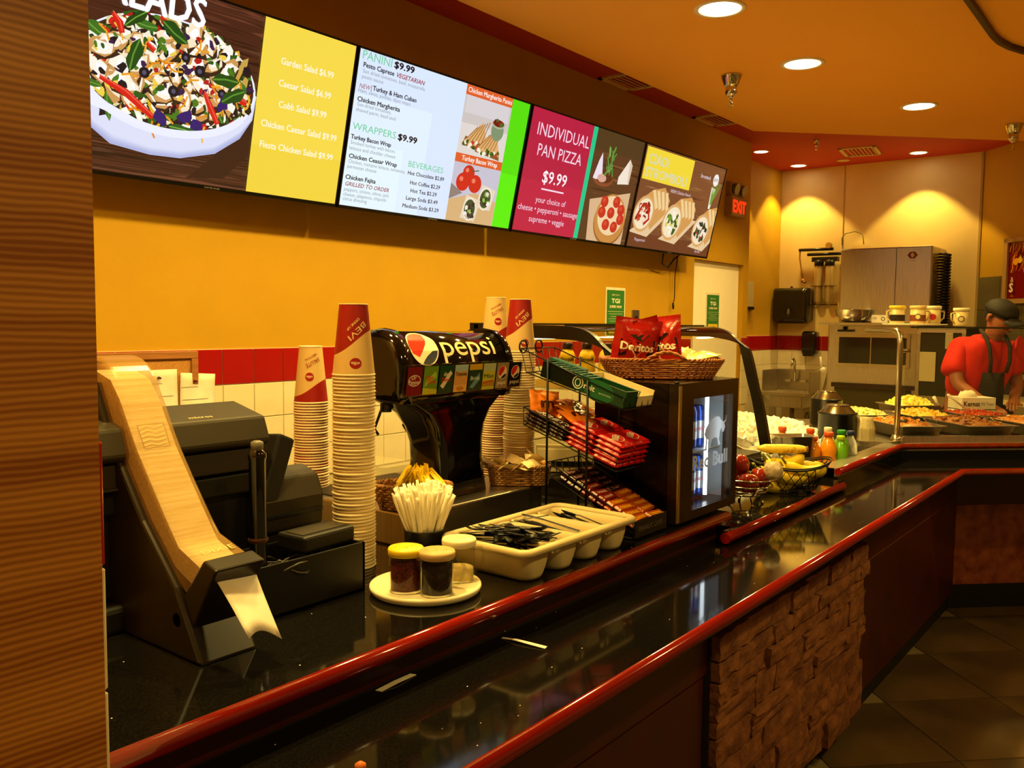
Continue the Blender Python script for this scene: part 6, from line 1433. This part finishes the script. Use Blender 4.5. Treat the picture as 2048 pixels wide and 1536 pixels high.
b = MB(); b.hexa([pq3(gp_ - .003, gq_ + .03, .965), pq3(gp_ - .003, 4.27, .965), pq3(gp_ + .003, 4.27, .965), pq3(gp_ + .003, gq_ + .03, .965)], [pq3(gp_ - .003, gq_ + .03, 1.455), pq3(gp_ - .003, 4.27, 1.455), pq3(gp_ + .003, 4.27, 1.455), pq3(gp_ + .003, gq_ + .03, 1.455)]); put(b, 'front_glass', THIN, t)
b = MB(); b.hexa([pq3(gp_ + .0, gq_ - .14, 1.486), pq3(gp_ + .0, 4.4, 1.486), pq3(gp_ + .34, 4.4, 1.486), pq3(gp_ + .34, gq_ - .14, 1.486)], [pq3(gp_, gq_ - .14, 1.494), pq3(gp_, 4.4, 1.494), pq3(gp_ + .34, 4.4, 1.494), pq3(gp_ + .34, gq_ - .14, 1.494)]); put(b, 'shelf_glass', THIN, t)
b = MB(); b.hexa([pq3(gp_ - .004, gq_ + .05, 1.482), pq3(gp_ - .004, 4.4, 1.482), pq3(gp_ + .004, 4.4, 1.482), pq3(gp_ + .004, gq_ + .05, 1.482)], [pq3(gp_ - .004, gq_ + .05, 1.490), pq3(gp_ - .004, 4.4, 1.490), pq3(gp_ + .004, 4.4, 1.490), pq3(gp_ + .004, gq_ + .05, 1.490)]); put(b, 'shelf_edge', mat('dark_glass_edge', '2e2a18', .3), t)
t = thing('round_plate', 'cream round plate under the shakers on the guard shelf', 'plate', pq3(4.23, 2.60, 1.4945)); b = MB(); b.lathe([(.11, 0), (.155, .004), (.155, .009), (.001, .009)], 36); b.build('plate_disc', mat('cream_board_plastic'), t)
def mug(q, p, rz, lidc, label, logo, z=1.504, fill=None):
    x, y = PQ(p, q); t = thing('lidded_shaker', label, 'shaker', (x, y, z), rz, 'shakers on the food guard shelf'); r, h = .037, .078
    b = MB(); b.lathe([(r * .95, 0), (r, .003), (r, h)], 26); b.build('jar', mat('cloudy_jar', 'd8c58c', .3, col2='c8b070', scale=10), t)
    if fill: b = MB(); b.lathe([(r * 1.01, .012), (r * 1.01, .045)], 26, caps=(False, False)); b.build('spice_fill', fill, t)
    b = MB(); b.lathe([(r + .003, h - .002), (r + .0035, h + .012), (r, h + .014), (.001, h + .0145)], 26); b.build('lid', mat('lid_' + lidc, lidc, .4), t)
    b = MB(); b.tube([(r - .001, 0, h * .85), (r + .022, 0, h * .8), (r + .02, 0, h * .4), (r - .001, 0, h * .15)], .004, n=8); b.build('handle', mat('cloudy_jar'), t)
    if logo: P = Paint(); a_ = ANG_CAM(x, y) - rz; P.ell(0, .035, .016, .016, logo); P.ell(0, .035, .011, .011, 'd8c58c' if logo != 'c0281c' else 'c0281c'); P.slice(.006).build('badge', PRINT, lambda u, v, d: ((r * 1.015 + d) * cos(a_ + u / r), (r * 1.015 + d) * sin(a_ + u / r), v), t)
mug(2.515, 4.25, 2.4, 'e8c830', 'shaker with yellow lid at the left end of the guard shelf', None, fill=mat('ground_black_pepper'))
mug(2.605, 4.21, -.9, 'e0c078', 'shaker with tan lid and brown badge on the guard shelf', '5a4420', fill=mat('brown_spice', '7a3a18', .8))
mug(2.70, 4.23, -.9, 'f0e4b8', 'white lidded shaker with red dot badge on the guard shelf', 'c0281c')
mug(2.845, 4.21, 2.4, 'f0e4b8', 'white lidded shaker with brown ring badge, rightmost on the shelf', '6a4a20', z=1.495)
# glove box
x0, y0 = PQ(4.98, 3.46); t = thing('tissue_box', 'white cardboard box with tissue behind the hot food', 'box', (x0, y0, ZB - .008), A45)
b = MB(); b.box(-.11, .11, -.07, .07, 0, .145); b.build('carton', PAPER, t)
b = MB(); b.box(-.111, .111, -.071, .071, .070, .074); b.build('carton_gap', BLACKP, t)
P = Paint(); P.text('Kernat', -.098, .105, .030, '3a2c1c', width=.105, bold=.001); P.text('N', .018, .11, .018, '6a5a40', width=.018); P.text('Text', .048, .11, .018, '6a5a40', width=.048); P.build('carton_print', PRINT, plane_fn((0, -.071, -.012), (.9, 0, 0), (0, 0, 1)), t)
b = MB(); rg = random.Random(6); b.ball((-.03, 0, .148), (.06, .045, .035), 12, 8); b.v = [(x * (1 + rg.uniform(-.12, .12)), y, z + rg.uniform(-.008, .008)) for x, y, z in b.v]; b.build('tissue', PAPER, t)

# ================================================================== KITCHEN END WALL
blackd = mat('smoked_black_plastic', '15120a', .18, coat=.4)
t = thing('towel_dispenser', 'large black paper towel dispenser on the cream wall', 'towel dispenser', (XB, 3.325, 1.51))
b = MB(); R = []
for x, k in ((0, .98), (-.12, 1.0), (-.19, .97), (-.215, .90), (-.222, .80)): R.append([(x, y * k, .178 + (z - .178) * k) for y, z in rrect(-.185, .185, 0, .356, .03, 4)])
b.rings(R); b.build('cover', blackd, t); b = MB(); b.box(-.17, -.05, -.14, .14, -.012, .005); b.build('outlet', BLACKP, t)
P = Paint(); P.ell(0, .10, .022, .05, '2e2a1c'); P.ell(0, .11, .012, .03, '6a6450'); P.build('window', GLOSSPRINT, plane_fn((-.224, 0, 0), (0, -1, 0), (0, 0, 1)), t)
b = MB(); b.cyl((-.10, .02, .35), (-.10, .02, .375), .012, n=10); b.build('key_lock', mat('brown_cap'), t)
t = thing('soap_dispenser', 'small black soap dispenser on the red tile band', 'soap dispenser', (XB - .012, 3.145, 1.175))
b = MB(); R = []
for x, k in ((0, .97), (-.07, 1.0), (-.105, .92), (-.115, .78)): R.append([(x, y * k, .122 + (z - .122) * k) for y, z in rrect(-.075, .075, 0, .245, .025, 4)])
b.rings(R); b.build('cover', blackd, t); b = MB(); b.box(-.118, -.06, -.05, .05, -.012, .05); b.build('push_bar', BLACKP, t)
# hand sink
t = thing('hand_sink', 'wall mounted stainless hand sink with side splashes', 'sink', (XB - .012, 3.262, 0))
SKY = .245
for nm_, bx in (('back_splash', (-.02, 0, -SKY, SKY, .80, 1.02)), ('side_splash', (-.40, 0, SKY - .012, SKY, .80, 1.02)), ('side_splash', (-.40, 0, -SKY, -SKY + .012, .80, 1.02)), ('front_rim', (-.42, -.36, -SKY, SKY, .76, .805)), ('bowl', (-.38, -.03, -.17, .17, .64, .78))): b = MB(); b.box(*bx); b.build(nm_, STEEL, t, bevel=.008)
b = MB(); b.tube([(-.03, .02, .90), (-.08, .02, .90), (-.09, .02, 1.02), (-.10, .02, 1.10), (-.13, .02, 1.13), (-.17, .02, 1.11), (-.185, .02, 1.06)], .012, n=8); f_ = b.build('faucet', CHROME, t)
for s_ in (-.07, .09): b = MB(); b.cyl((-.02, s_, .90), (-.08, s_, .90), .016, n=10); b.box(-.095, -.08, s_ - .03, s_ + .03, .89, .91); b.build('faucet_handle', CHROME, f_)
b = MB(); b.tube([(-.18, 0, .64), (-.18, 0, .52), (-.16, -.06, .47), (-.10, -.12, .50), (-.06, -.12, .56), (0, -.12, .56)], .022, n=8); b.build('drain_trap', mat('dull_pipe', '7a6a48', .4, .6), t)
b = MB(); b.tube([(-.05, -.15, .55), (-.08, -.13, .48), (-.12, -.10, .45), (-.08, -.06, .5)], .018, n=8); b.build('drain_hose', BLACKP, t)
t = thing('scoop_holder', 'white scoop in a hanging holder beside the sink', 'scoop', (XB - .012, 3.0, .80)); b = MB(); b.prism([(-.05, .2), (.05, .2), (.03, 0), (-.0, -.02)], 'x', -.09, 0); b.build('holder', card, t); b = MB(); b.tube([(-.05, 0, .2), (-.06, .02, .28), (-.06, .03, .36)], .012); b.ball((-.05, 0, .22), .035, 10, 8); b.build('scoop', mat('bright_white_plastic', 'f6f4ea', .3), t)
# water filter
t = thing('water_filter', 'wall mounted twin water filters with black pipe manifold and gauge', 'water filter', (XB, 3.02, 1.69))
fm = mat('silver_filter_shell', 'a8925c', .3, .5, col2='c8b480', scale=4, stretch=(1, 30, .5))
for y in (.055, -.055): b = MB(); b.lathe([(.001, 0), (.03, .01), (.042, .04), (.042, .40), (.03, .42), (.03, .45)], 18, c=(-.08, y, 0)); b.build('filter_cartridge', fm, t); b = MB(); b.lathe([(.046, .395), (.046, .45), (.03, .455)], 16, c=(-.08, y, 0)); b.build('filter_head', BLACKP, t)
b = MB(); b.box(-.09, -.02, -.13, .13, .44, .485); b.build('manifold', BLACKP, t)
for z, y0, y1 in ((.515, .18, -.2), (.565, .27, -.08)): b = MB(); b.cyl((-.07, y0, z), (-.07, y1, z), .016, n=10); b.build('pipe', BLACKP, t)
b = MB(); b.cyl((-.07, -.04, .60), (-.105, -.04, .60), .03, n=18); b.cyl((-.07, -.04, .565), (-.07, -.04, .60), .010, n=8); b.build('gauge', mat('brass_gauge', 'c8a048', .35, .4), t)
b = MB(); b.tube([(-.07, .26, .56), (-.06, .265, .48), (-.05, .245, .35), (-.04, .235, .27)], .008, n=6); b.build('tap_line', mat('brass_gauge'), t); b = MB(); b.ball((-.04, .23, .25), .022, 10, 8); b.cyl((-.04, .23, .25), (-.06, .20, .23), .012, n=8); b.build('valve', mat('brown_valve', '9a6a34', .4), t)
b = MB(); b.box(-.03, -.005, -.12, .12, .0, .006); b.box(-.135, -.03, -.115, .115, .19, .193); b.build('bracket', WIREB, t)
b = MB(); b.tube([(-.05, -.16, .60), (-.05, -.155, .67), (-.05, -.19, .715), (-.05, -.28, .73), (-.05, -.36, .70), (-.05, -.37, .60)], .006, n=6); b.build('supply_hose', mat('grey_hose', '8a8050', .5), t)
# holding cabinet with the ice machine on top
t = thing('holding_cabinet', 'tall stainless cabinet with dark window under the ice machine', 'cabinet', (8.40, 1.97, 0))
b = MB(); b.box(0, .60, 0, .80, 0, 1.51); b.build('cabinet_body', STEEL, t, bevel=.01)
b = MB()
for bx in ((-.015, 0, .06, .72, 1.10, 1.13), (-.015, 0, .06, .72, 1.375, 1.405), (-.015, 0, .06, .09, 1.13, 1.375), (-.015, 0, .69, .72, 1.13, 1.375)): b.box(*bx)
b.build('window_frame', brs, t)
for y0, y1 in ((.09, .40), (.41, .69)): b = MB(); b.box(-.006, 0, y0, y1, 1.13, 1.375); b.build('window_pane', mat('dark_olive_glass', '2a2610', .12), t)
b = MB(); b.box(-.05, 0, .0, .74, .905, .945); b.build('work_ledge', mat('dark_ledge', '2e1c0c', .4), t)
b = MB(); b.box(-.012, 0, .04, .72, .06, .90); b.build('lower_door', mat('olive_grey_steel', '4a4526', .35, .5), t)
b = MB(); b.box(-.04, 0, .56, .70, 1.425, 1.445); b.cyl((-.03, .64, 1.445), (-.03, .64, 1.475), .014, n=8); b.build('latch', BLACKP, t)
t = thing('ice_machine', 'large stainless ice machine standing on the cabinet against the cream wall', 'ice machine', (8.42, 1.885, 1.512))
b = MB(); b.box(0, .55, 0, .80, 0, .69); b.build('machine_body', STEEL, t, bevel=.012)
b = MB(); b.box(-.004, 0, .30, .304, .01, .68); b.build('panel_seam', BLACKP, t)
P = Paint(); P.poly([(-.045, 0), (-.02, -.03), (.02, -.03), (.045, 0), (.02, .03), (-.02, .03)], '6a1c1c'); P.ell(0, 0, .015, .02, 'b8a070'); P.text('ICE', 0, -.055, .014, '8a7a4a', 'c', width=.05); P.build('maker_badge', PRINT, plane_fn((-.001, .165, .61), (0, -1, 0), (0, 0, 1)), t)
b = MB(); b.tube([(.30 + .045 * cos(k * .9), -.045 + .045 * sin(k * .9), .64 - k * .0038) for k in range(170)], .010, n=5); b.build('coiled_hose', BLACKP, t)
t = thing('mixing_bowl', 'steel mixing bowl standing on the cabinet in front of the ice machine', 'bowl', (8.46 - .16, 2.52, 1.512)); b = MB(); b.lathe([(.05, 0), (.09, .01), (.14, .06), (.155, .115), (.162, .118), (.152, .115), (.135, .06), (.085, .016), (.001, .012)], 32, caps=(True, False)); b.build('bowl_shell', CHROME, t)
b = MB(); b.box(8.12, 8.41, 1.97, 2.77, 1.49, 1.511); struct_s = tag(b.build('cabinet_ledge', STEEL), 'narrow steel ledge along the top front of the cabinet', 'ledge')
t = thing('small_carton', 'small white carton with round badge beside the steel bowl', 'box', (8.30, 2.265, 1.512)); b = MB(); b.box(-.05, .05, -.07, .07, 0, .07); b.build('carton', PAPER, t); P = Paint(); P.text('100', -.06, .03, .022, '4a3a20', width=.035); P.ring(.03, .035, .018, .018, .006, '4a3a20'); P.build('carton_print', PRINT, plane_fn((-.051, 0, 0), (0, -1, 0), (0, 0, 1)), t)
t = thing('glass_cooler', 'dark glass door cooler with steel frame right of the cabinet', 'cooler', (8.30, 1.56, 0)); b = MB(); b.box(0, .6, 0, .39, 0, 1.47); b.build('cooler_body', mat('olive_grey_steel'), t, bevel=.006)
for bx in ((-.02, 0, 0, .03, .1, 1.46), (-.02, 0, .36, .39, .1, 1.46), (-.02, 0, .03, .36, .80, .87), (-.02, 0, .03, .36, 1.43, 1.46)): b = MB(); b.box(*bx); b.build('door_rail', STEEL, t)
b = MB(); b.box(-.006, 0, .03, .36, .87, 1.43); b.build('door_glass', mat('dark_olive_glass'), t)
P = Paint(); P.rect(.23, 1.0, .36, 1.26, 'cdbd8c')
for k in range(9): P.rect(.245, 1.02 + .025 * k, .345, 1.026 + .025 * k, '8a7a50')
P.rect(.10, 1.29, .16, 1.43, 'b8ac80'); P.build('posted_sheet', PRINT, plane_fn((-.021, 0, 0), (0, 1, 0), (0, 0, 1)), t)
for o_ in list(t.children):
    if o_.name.startswith('posted'): pass
# pizza oven on the right
t = thing('pizza_oven', 'steel deck oven with dark openings against the right wall', 'oven', (*PQ(6.1, 4.98), 0), A45)
b = MB(); b.box(-.25, .25, -.55, .75, 0, 1.33); b.build('oven_body', STEEL, t, bevel=.01)
for z in (.95, 1.12): b = MB(); b.box(-.262, -.25, -.5, .7, z, z + .13); b.build('oven_mouth', mat('dark_oven_glass', '120c06', .2), t)
b = MB(); b.box(-.33, -.25, -.55, .75, .88, .905); b.build('oven_ledge', mat('bright_ledge', 'd8c48c', .4), t)
t = thing('steel_pot', 'upturned steel pot on top of the deck oven', 'pot', (*PQ(6.15, 4.93), 1.331)); b = MB(); b.lathe([(.17, 0), (.17, .11), (.15, .16), (.08, .18), (.001, .185)], 24); b.build('pot_shell', STEEL, t); b = MB(); b.lathe([(.172, .0), (.18, .004), (.18, .012), (.172, .016)], 24, caps=(False, False)); b.build('pot_rim', CHROME, t)
# framed poster on the right wall
s_ = .385; t = thing('framed_poster', 'red flame poster in a wooden frame at the right photo edge', 'poster', (XB - s_ * S2 - .012, 1.62 - s_ * S2 + .012, 1.69)); W2, H2 = .72, .565
uu, vv, nn = Vector((-S2, -S2, 0)), Vector((0, 0, 1)), Vector((-S2, S2, 0))
def pb_(x0, x1, z0, z1, d0, d1):
    b = MB(); c_ = []
    for d in (d0, d1): c_.append([uu * x + vv * z + nn * d for x, z in ((x0, z0), (x1, z0), (x1, z1), (x0, z1))])
    b.hexa(c_[0], c_[1]); return b
fr_ = mat('tan_frame_wood', 'b08a50', .45)
for a in ((0, W2, 0, .04), (0, W2, H2 - .035, H2), (0, .05, 0, H2), (W2 - .05, W2, 0, H2)): pb_(*a, 0, .03).build('frame_rail', fr_, t)
P = Paint(); P.rect(.05, .04, W2 - .05, H2 - .035, '7a140a'); rf = random.Random(4)
for _ in range(50): x, z = rf.uniform(.07, .64), rf.uniform(.28, .50); leaf(P, x, z, rf.uniform(.05, .12), rf.uniform(.006, .016), 1.2 + rf.uniform(-.3, .3), rf.choice(['c8440e', '9a1c0a', 'e8841c', 'b0300c']), 'f0c040')
for _ in range(14): blob(P, rf, rf.uniform(.07, .6), .37 + rf.uniform(-.02, .03), .03, rf.choice(['f8d040', 'f0a820', 'ffe880']))
P.text('&', .105, .185, .045, 'f0d8b0'); P.text('S', .095, .10, .075, 'f4e8cc', bold=.006); P.text('Au', .11, .055, .025, 'd08a30', shear=.2)
P.build('poster_print', GLOSSPRINT, lambda x, y, d: uu * x + vv * y + nn * (.012 + d), t)
# green posters, switch, notice
def tgi(x, y, z, w, h, label):
    t = thing('green_poster', label, 'poster', (x, y, z), 0, 'green survey posters'); b = MB(); b.box(0, w, -.004, 0, 0, h); b.build('poster_board', PAPER, t)
    P = Paint(); P.rect(.012, .004, w - .012, h - .018, '2f7a34'); P.text('ARE YOU A', w / 2, h * .83, h * .035, 'f0e8c8', 'c', width=w * .4); P.text('TGI', w / 2, h * .68, h * .09, 'fff6d8', 'c', width=w * .42, bold=.002); P.text('SUPER FAN?', w / 2, h * .58, h * .05, 'fff6d8', 'c', width=w * .62, bold=.001)
    for k, ww in enumerate((.8, .7, .5, .75, .6)): P.rect(w / 2 - w * ww / 2, h * (.50 - .05 * k), w / 2 + w * ww / 2, h * (.508 - .05 * k), 'cfdcae')
    P.rect(w * .14, h * .05, w * .86, h * .20, 'e8c828'); P.text('WIN', w / 2, h * .09, h * .06, '3a5a1c', 'c', width=w * .3)
    P.build('poster_print', PRINT, plane_fn((0, -.0045, 0), (1, 0, 0), (0, 0, 1)), t)
tgi(5.095, 3.199, 1.40, .255, .335, 'green super fan poster on the yellow wall above the display case')
tgi(6.74, YW + .044, 1.42, .255, .33, 'green super fan poster on the pale cream door')
t = thing('wall_switch', 'steel switch plate on the yellow wall behind the chip bags', 'switch', (5.45, 3.2, 1.47)); b = MB(); b.box(0, .10, -.008, 0, 0, .115); b.build('plate', STEEL, t, bevel=.002); b = MB(); b.box(.042, .058, -.018, -.008, .045, .07); b.build('toggle', BLACKP, t)
t = thing('wall_notice', 'small pale notice on the yellow recess wall by the doorway corner', 'notice', (8.22, 3.519, 1.66)); b = MB(); b.box(0, .15, -.006, 0, 0, .25); b.build('notice_card', mat('greyed_card', 'b8a878', .7), t); b = MB(); b.box(.03, .12, -.03, -.006, -.03, .0); b.build('clip', BLACKP, t)

# ================================================================== THE WORKER
PB = Vector((6.40, 1.16, 0)); Rn = Vector((.618, -.786, 0)); Nn = Vector((-.786, -.618, 0))
def W3(r, n, z): return tuple(Rn * r + Nn * n + Vector((0, 0, z)))
t = thing('person', 'worker in red shirt and black cap bending over the hot food', 'person', tuple(PB))
def skin_obj(name, joints, edges, m, parent, root=0, sub=2):
    me = bpy.data.meshes.new(name); me.from_pydata([j[0] for j in joints], edges, []); me.materials.append(m)
    o = bpy.data.objects.new(name, me); COL.objects.link(o); o.parent = parent
    sk = o.modifiers.new('skin', 'SKIN'); sk.use_smooth_shade = True
    for i, j in enumerate(joints): v = me.skin_vertices[0].data[i]; v.radius = j[1] if isinstance(j[1], tuple) else (j[1], j[1]); v.use_root = (i == root)
    s_ = o.modifiers.new('sub', 'SUBSURF'); s_.levels = sub; s_.render_levels = sub; return o
J, E = [], []
def jt(r, n, z, rad, par=None): J.append((W3(r, n, z), rad)); i = len(J) - 1; (E.append((par, i)) if par is not None else None); return i
skinm = mat('tan_skin', 'a0623a', .5, col2='94583a', scale=8)
pel = jt(0, 0, .95, (.15, .12)); sp1 = jt(0, .03, 1.10, (.155, .13), pel); ch = jt(.01, .09, 1.27, (.125, .10), sp1); nb = jt(.03, .14, 1.40, .06, ch); hd0 = jt(.045, .18, 1.455, .055, nb); hd1 = jt(.055, .205, 1.52, .083, hd0); hd2 = jt(.06, .20, 1.60, .072, hd1)
for sg in (-1, 1):
    hp = jt(sg * .09, 0, .88, .09, pel); kn = jt(sg * .10, .03, .50, .062, hp); an = jt(sg * .10, -.01, .09, .042, kn); jt(sg * .11, .13, .035, .035, an)
def arm(sh, el, wr, hand, fdir, sg):
    s0_ = jt(*sh, .056, ch); e0_ = jt(*el, .046, s0_); w0_ = jt(*wr, .030, e0_); h0 = jt(*hand, (.036, .022), w0_)
    d = Vector(fdir).normalized(); side = Vector((1, 0, 0)) - d * d.x; side.normalize(); dn = d.cross(side) * sg
    for k, (o_, l_) in enumerate(((-.026, .062), (-.009, .075), (.009, .072), (.026, .056))):
        b0 = Vector(hand) + side * o_ + d * .03; m0 = b0 + d * l_ * .5; e_ = m0 + d * l_ * .35 + Vector((0, .0, -l_ * .45)); i1 = jt(*b0, .0095, h0); i2 = jt(*m0, .009, i1); jt(*e_, .0075, i2)
    b0 = Vector(hand) - side * .038 * sg + d * .0; i1 = jt(*b0, .011, h0); jt(*(b0 + d * .035 - side * .018 * sg), .009, i1)
arm((-.175, .10, 1.35), (-.19, .19, 1.12), (-.085, .36, 1.005), (-.06, .41, .99), (.3, 1, -.5), 1)
arm((.18, .09, 1.35), (.262, .07, 1.11), (.16, .22, 1.02), (.13, .26, 1.01), (-.6, 1, -.2), -1)
skin_obj('body', J, E, skinm, t)
# clothing
def sub_skin(name, pts, edges, m, sub=2): return skin_obj(name, [(W3(*p[:3]), p[3]) for p in pts], edges, m, t, 0, sub)
redc = mat('red_shirt_cloth', 'd8220e', .8, col2='c41c0c', scale=9, bump=.3, bscale=12)
sub_skin('red_shirt', [(0, .01, .99, (.185, .155)), (0, .035, 1.12, (.192, .165)), (.01, .09, 1.26, (.18, .15)), (.02, .112, 1.36, (.15, .115)), (-.155, .10, 1.35, .102), (-.20, .145, 1.22, .083), (-.205, .165, 1.175, .080), (.165, .09, 1.35, .102), (.222, .085, 1.235, .090), (.242, .078, 1.18, .084), (.03, .14, 1.43, .082)], [(0, 1), (1, 2), (2, 3), (2, 4), (4, 5), (5, 6), (2, 7), (7, 8), (8, 9), (3, 10)], redc)
sub_skin('trousers', [(0, 0, .97, (.165, .135)), (0, 0, .90, (.165, .135)), (-.095, 0, .80, .10), (-.105, .03, .50, .078), (-.105, -.005, .12, .062), (.095, 0, .80, .10), (.105, .03, .50, .078), (.105, -.005, .12, .062)], [(0, 1), (1, 2), (2, 3), (3, 4), (1, 5), (5, 6), (6, 7)], mat('black_trousers', '14100c', .8))
b = MB(); apm = mat('dark_apron_cloth', '241e12', .85)
b.grid(lambda u, v: W3(.02 + (u - .5) * (.24 + .1 * min(1, v * 2)) * (1 if v > .35 else .55), .27 - .0 * v + .012 * sin(3 * u) - .10 * abs(u - .5) - .10 * v, 1.20 - .62 * v), 8, 12); o = b.build('apron', apm, t); o.modifiers.new('t', 'SOLIDIFY').thickness = .006
for sg in (-1, 1): b = MB(); b.tube([W3(.02 + sg * .05, .275, 1.20), W3(.025 + sg * .06, .285, 1.28), W3(.03 + sg * .065, .262, 1.36), W3(.03 + sg * .065, .21, 1.43), W3(.03 + sg * .05, .12, 1.47)], .012, n=6); b.build('apron_strap', apm, t)
# head details: face turned down and to the photo's right
hc = Vector((.058, .203, 1.545)); fx = Vector((.45, .86, -.45)).normalized(); rx_ = Vector((.89, -.45, 0)).normalized(); ux = rx_.cross(fx); ux = ux if ux.z > 0 else -ux
def HP(a, f, u): v = hc + rx_ * a + fx * f + ux * u; return W3(*v)
hair = mat('dark_hair', '120c08', .7)
b = MB(); o_ = b.ball((0, 0, 0), 1.0, 16, 10); b.v = [HP(x * .088, y * .098 - .012, z * .098 + .018) for x, y, z in b.v if True]; b.f = [f for f in b.f if sum((Vector((0, 0, 0)) + Vector(b.v[k])).z for k in f) / len(f) > hc.z + .0]; b.mi = b.mi[:len(b.f)]; b.cl = b.cl[:len(b.f)]; b.sm = b.sm[:len(b.f)]; b.build('hair', hair, t)
capm = mat('black_cap_cloth', '16130c', .75, col2='241f12', scale=20)
b = MB(); R = []
for k in range(7):
    a = k / 6 * pi / 2; R.append([HP(.098 * cos(q_) * cos(a), .108 * sin(q_) * cos(a) - .012, .035 + .085 * sin(a)) for q_ in [2 * pi * j / 20 for j in range(20)]])
b.rings(R); b.build('cap_crown', capm, t)
b = MB(); b.grid(lambda u, v: HP((u - .5) * .18 * (1 - .25 * v * v), .085 + .085 * v * (1 - (2 * u - 1) ** 2 * .35), .036 - .012 * v - .03 * (2 * u - 1) ** 2), 10, 4); o = b.build('cap_brim', capm, t); o.modifiers.new('t', 'SOLIDIFY').thickness = .005
b = MB(); b.tube([HP(0, .080, .012), HP(0, .097, -.012), HP(0, .104, -.026), HP(0, .09, -.032)], [.008, .010, .013, .008], n=8); b.build('nose', skinm, t)
for sg in (-1, 1):
    b = MB(); v = HP(sg * .032, .078, .006); b.ball(v, .010, 10, 8); b.build('eye', mat('eye_white', 'd8d0c0', .3), t)
    b = MB(); b.ball(HP(sg * .032, .086, .005), .005, 8, 6); b.build('pupil', mat('eye_dark', '140c08', .2), t)
    b = MB(); b.tube([HP(sg * .05, .080, .020), HP(sg * .032, .088, .026), HP(sg * .014, .088, .021)], .0035, n=6); b.build('eyebrow', hair, t)
    b = MB(); b.tube([HP(sg * .086, -.005, .02), HP(sg * .096, -.018, .012), HP(sg * .096, -.018, -.012), HP(sg * .086, -.004, -.028)], [.008, .011, .010, .006], n=8); b.build('ear', skinm, t)
    b = MB(); R = [[W3(sg * .11 + .042 * cos(q_) * k_, .05 + .11 * sin(q_) * k_, z_) for q_ in [2 * pi * j / 14 for j in range(14)]] for z_, k_ in ((0, 1), (.03, 1.05), (.07, .8), (.10, .5))]; b.rings(R); b.build('shoe', BLACKP, t)
b = MB(); b.tube([HP(-.026, .080, -.055), HP(0, .090, -.052), HP(.026, .080, -.055)], [.004, .006, .004], n=6); b.build('mouth', mat('lip_colour', '7a3a2a', .5), t)
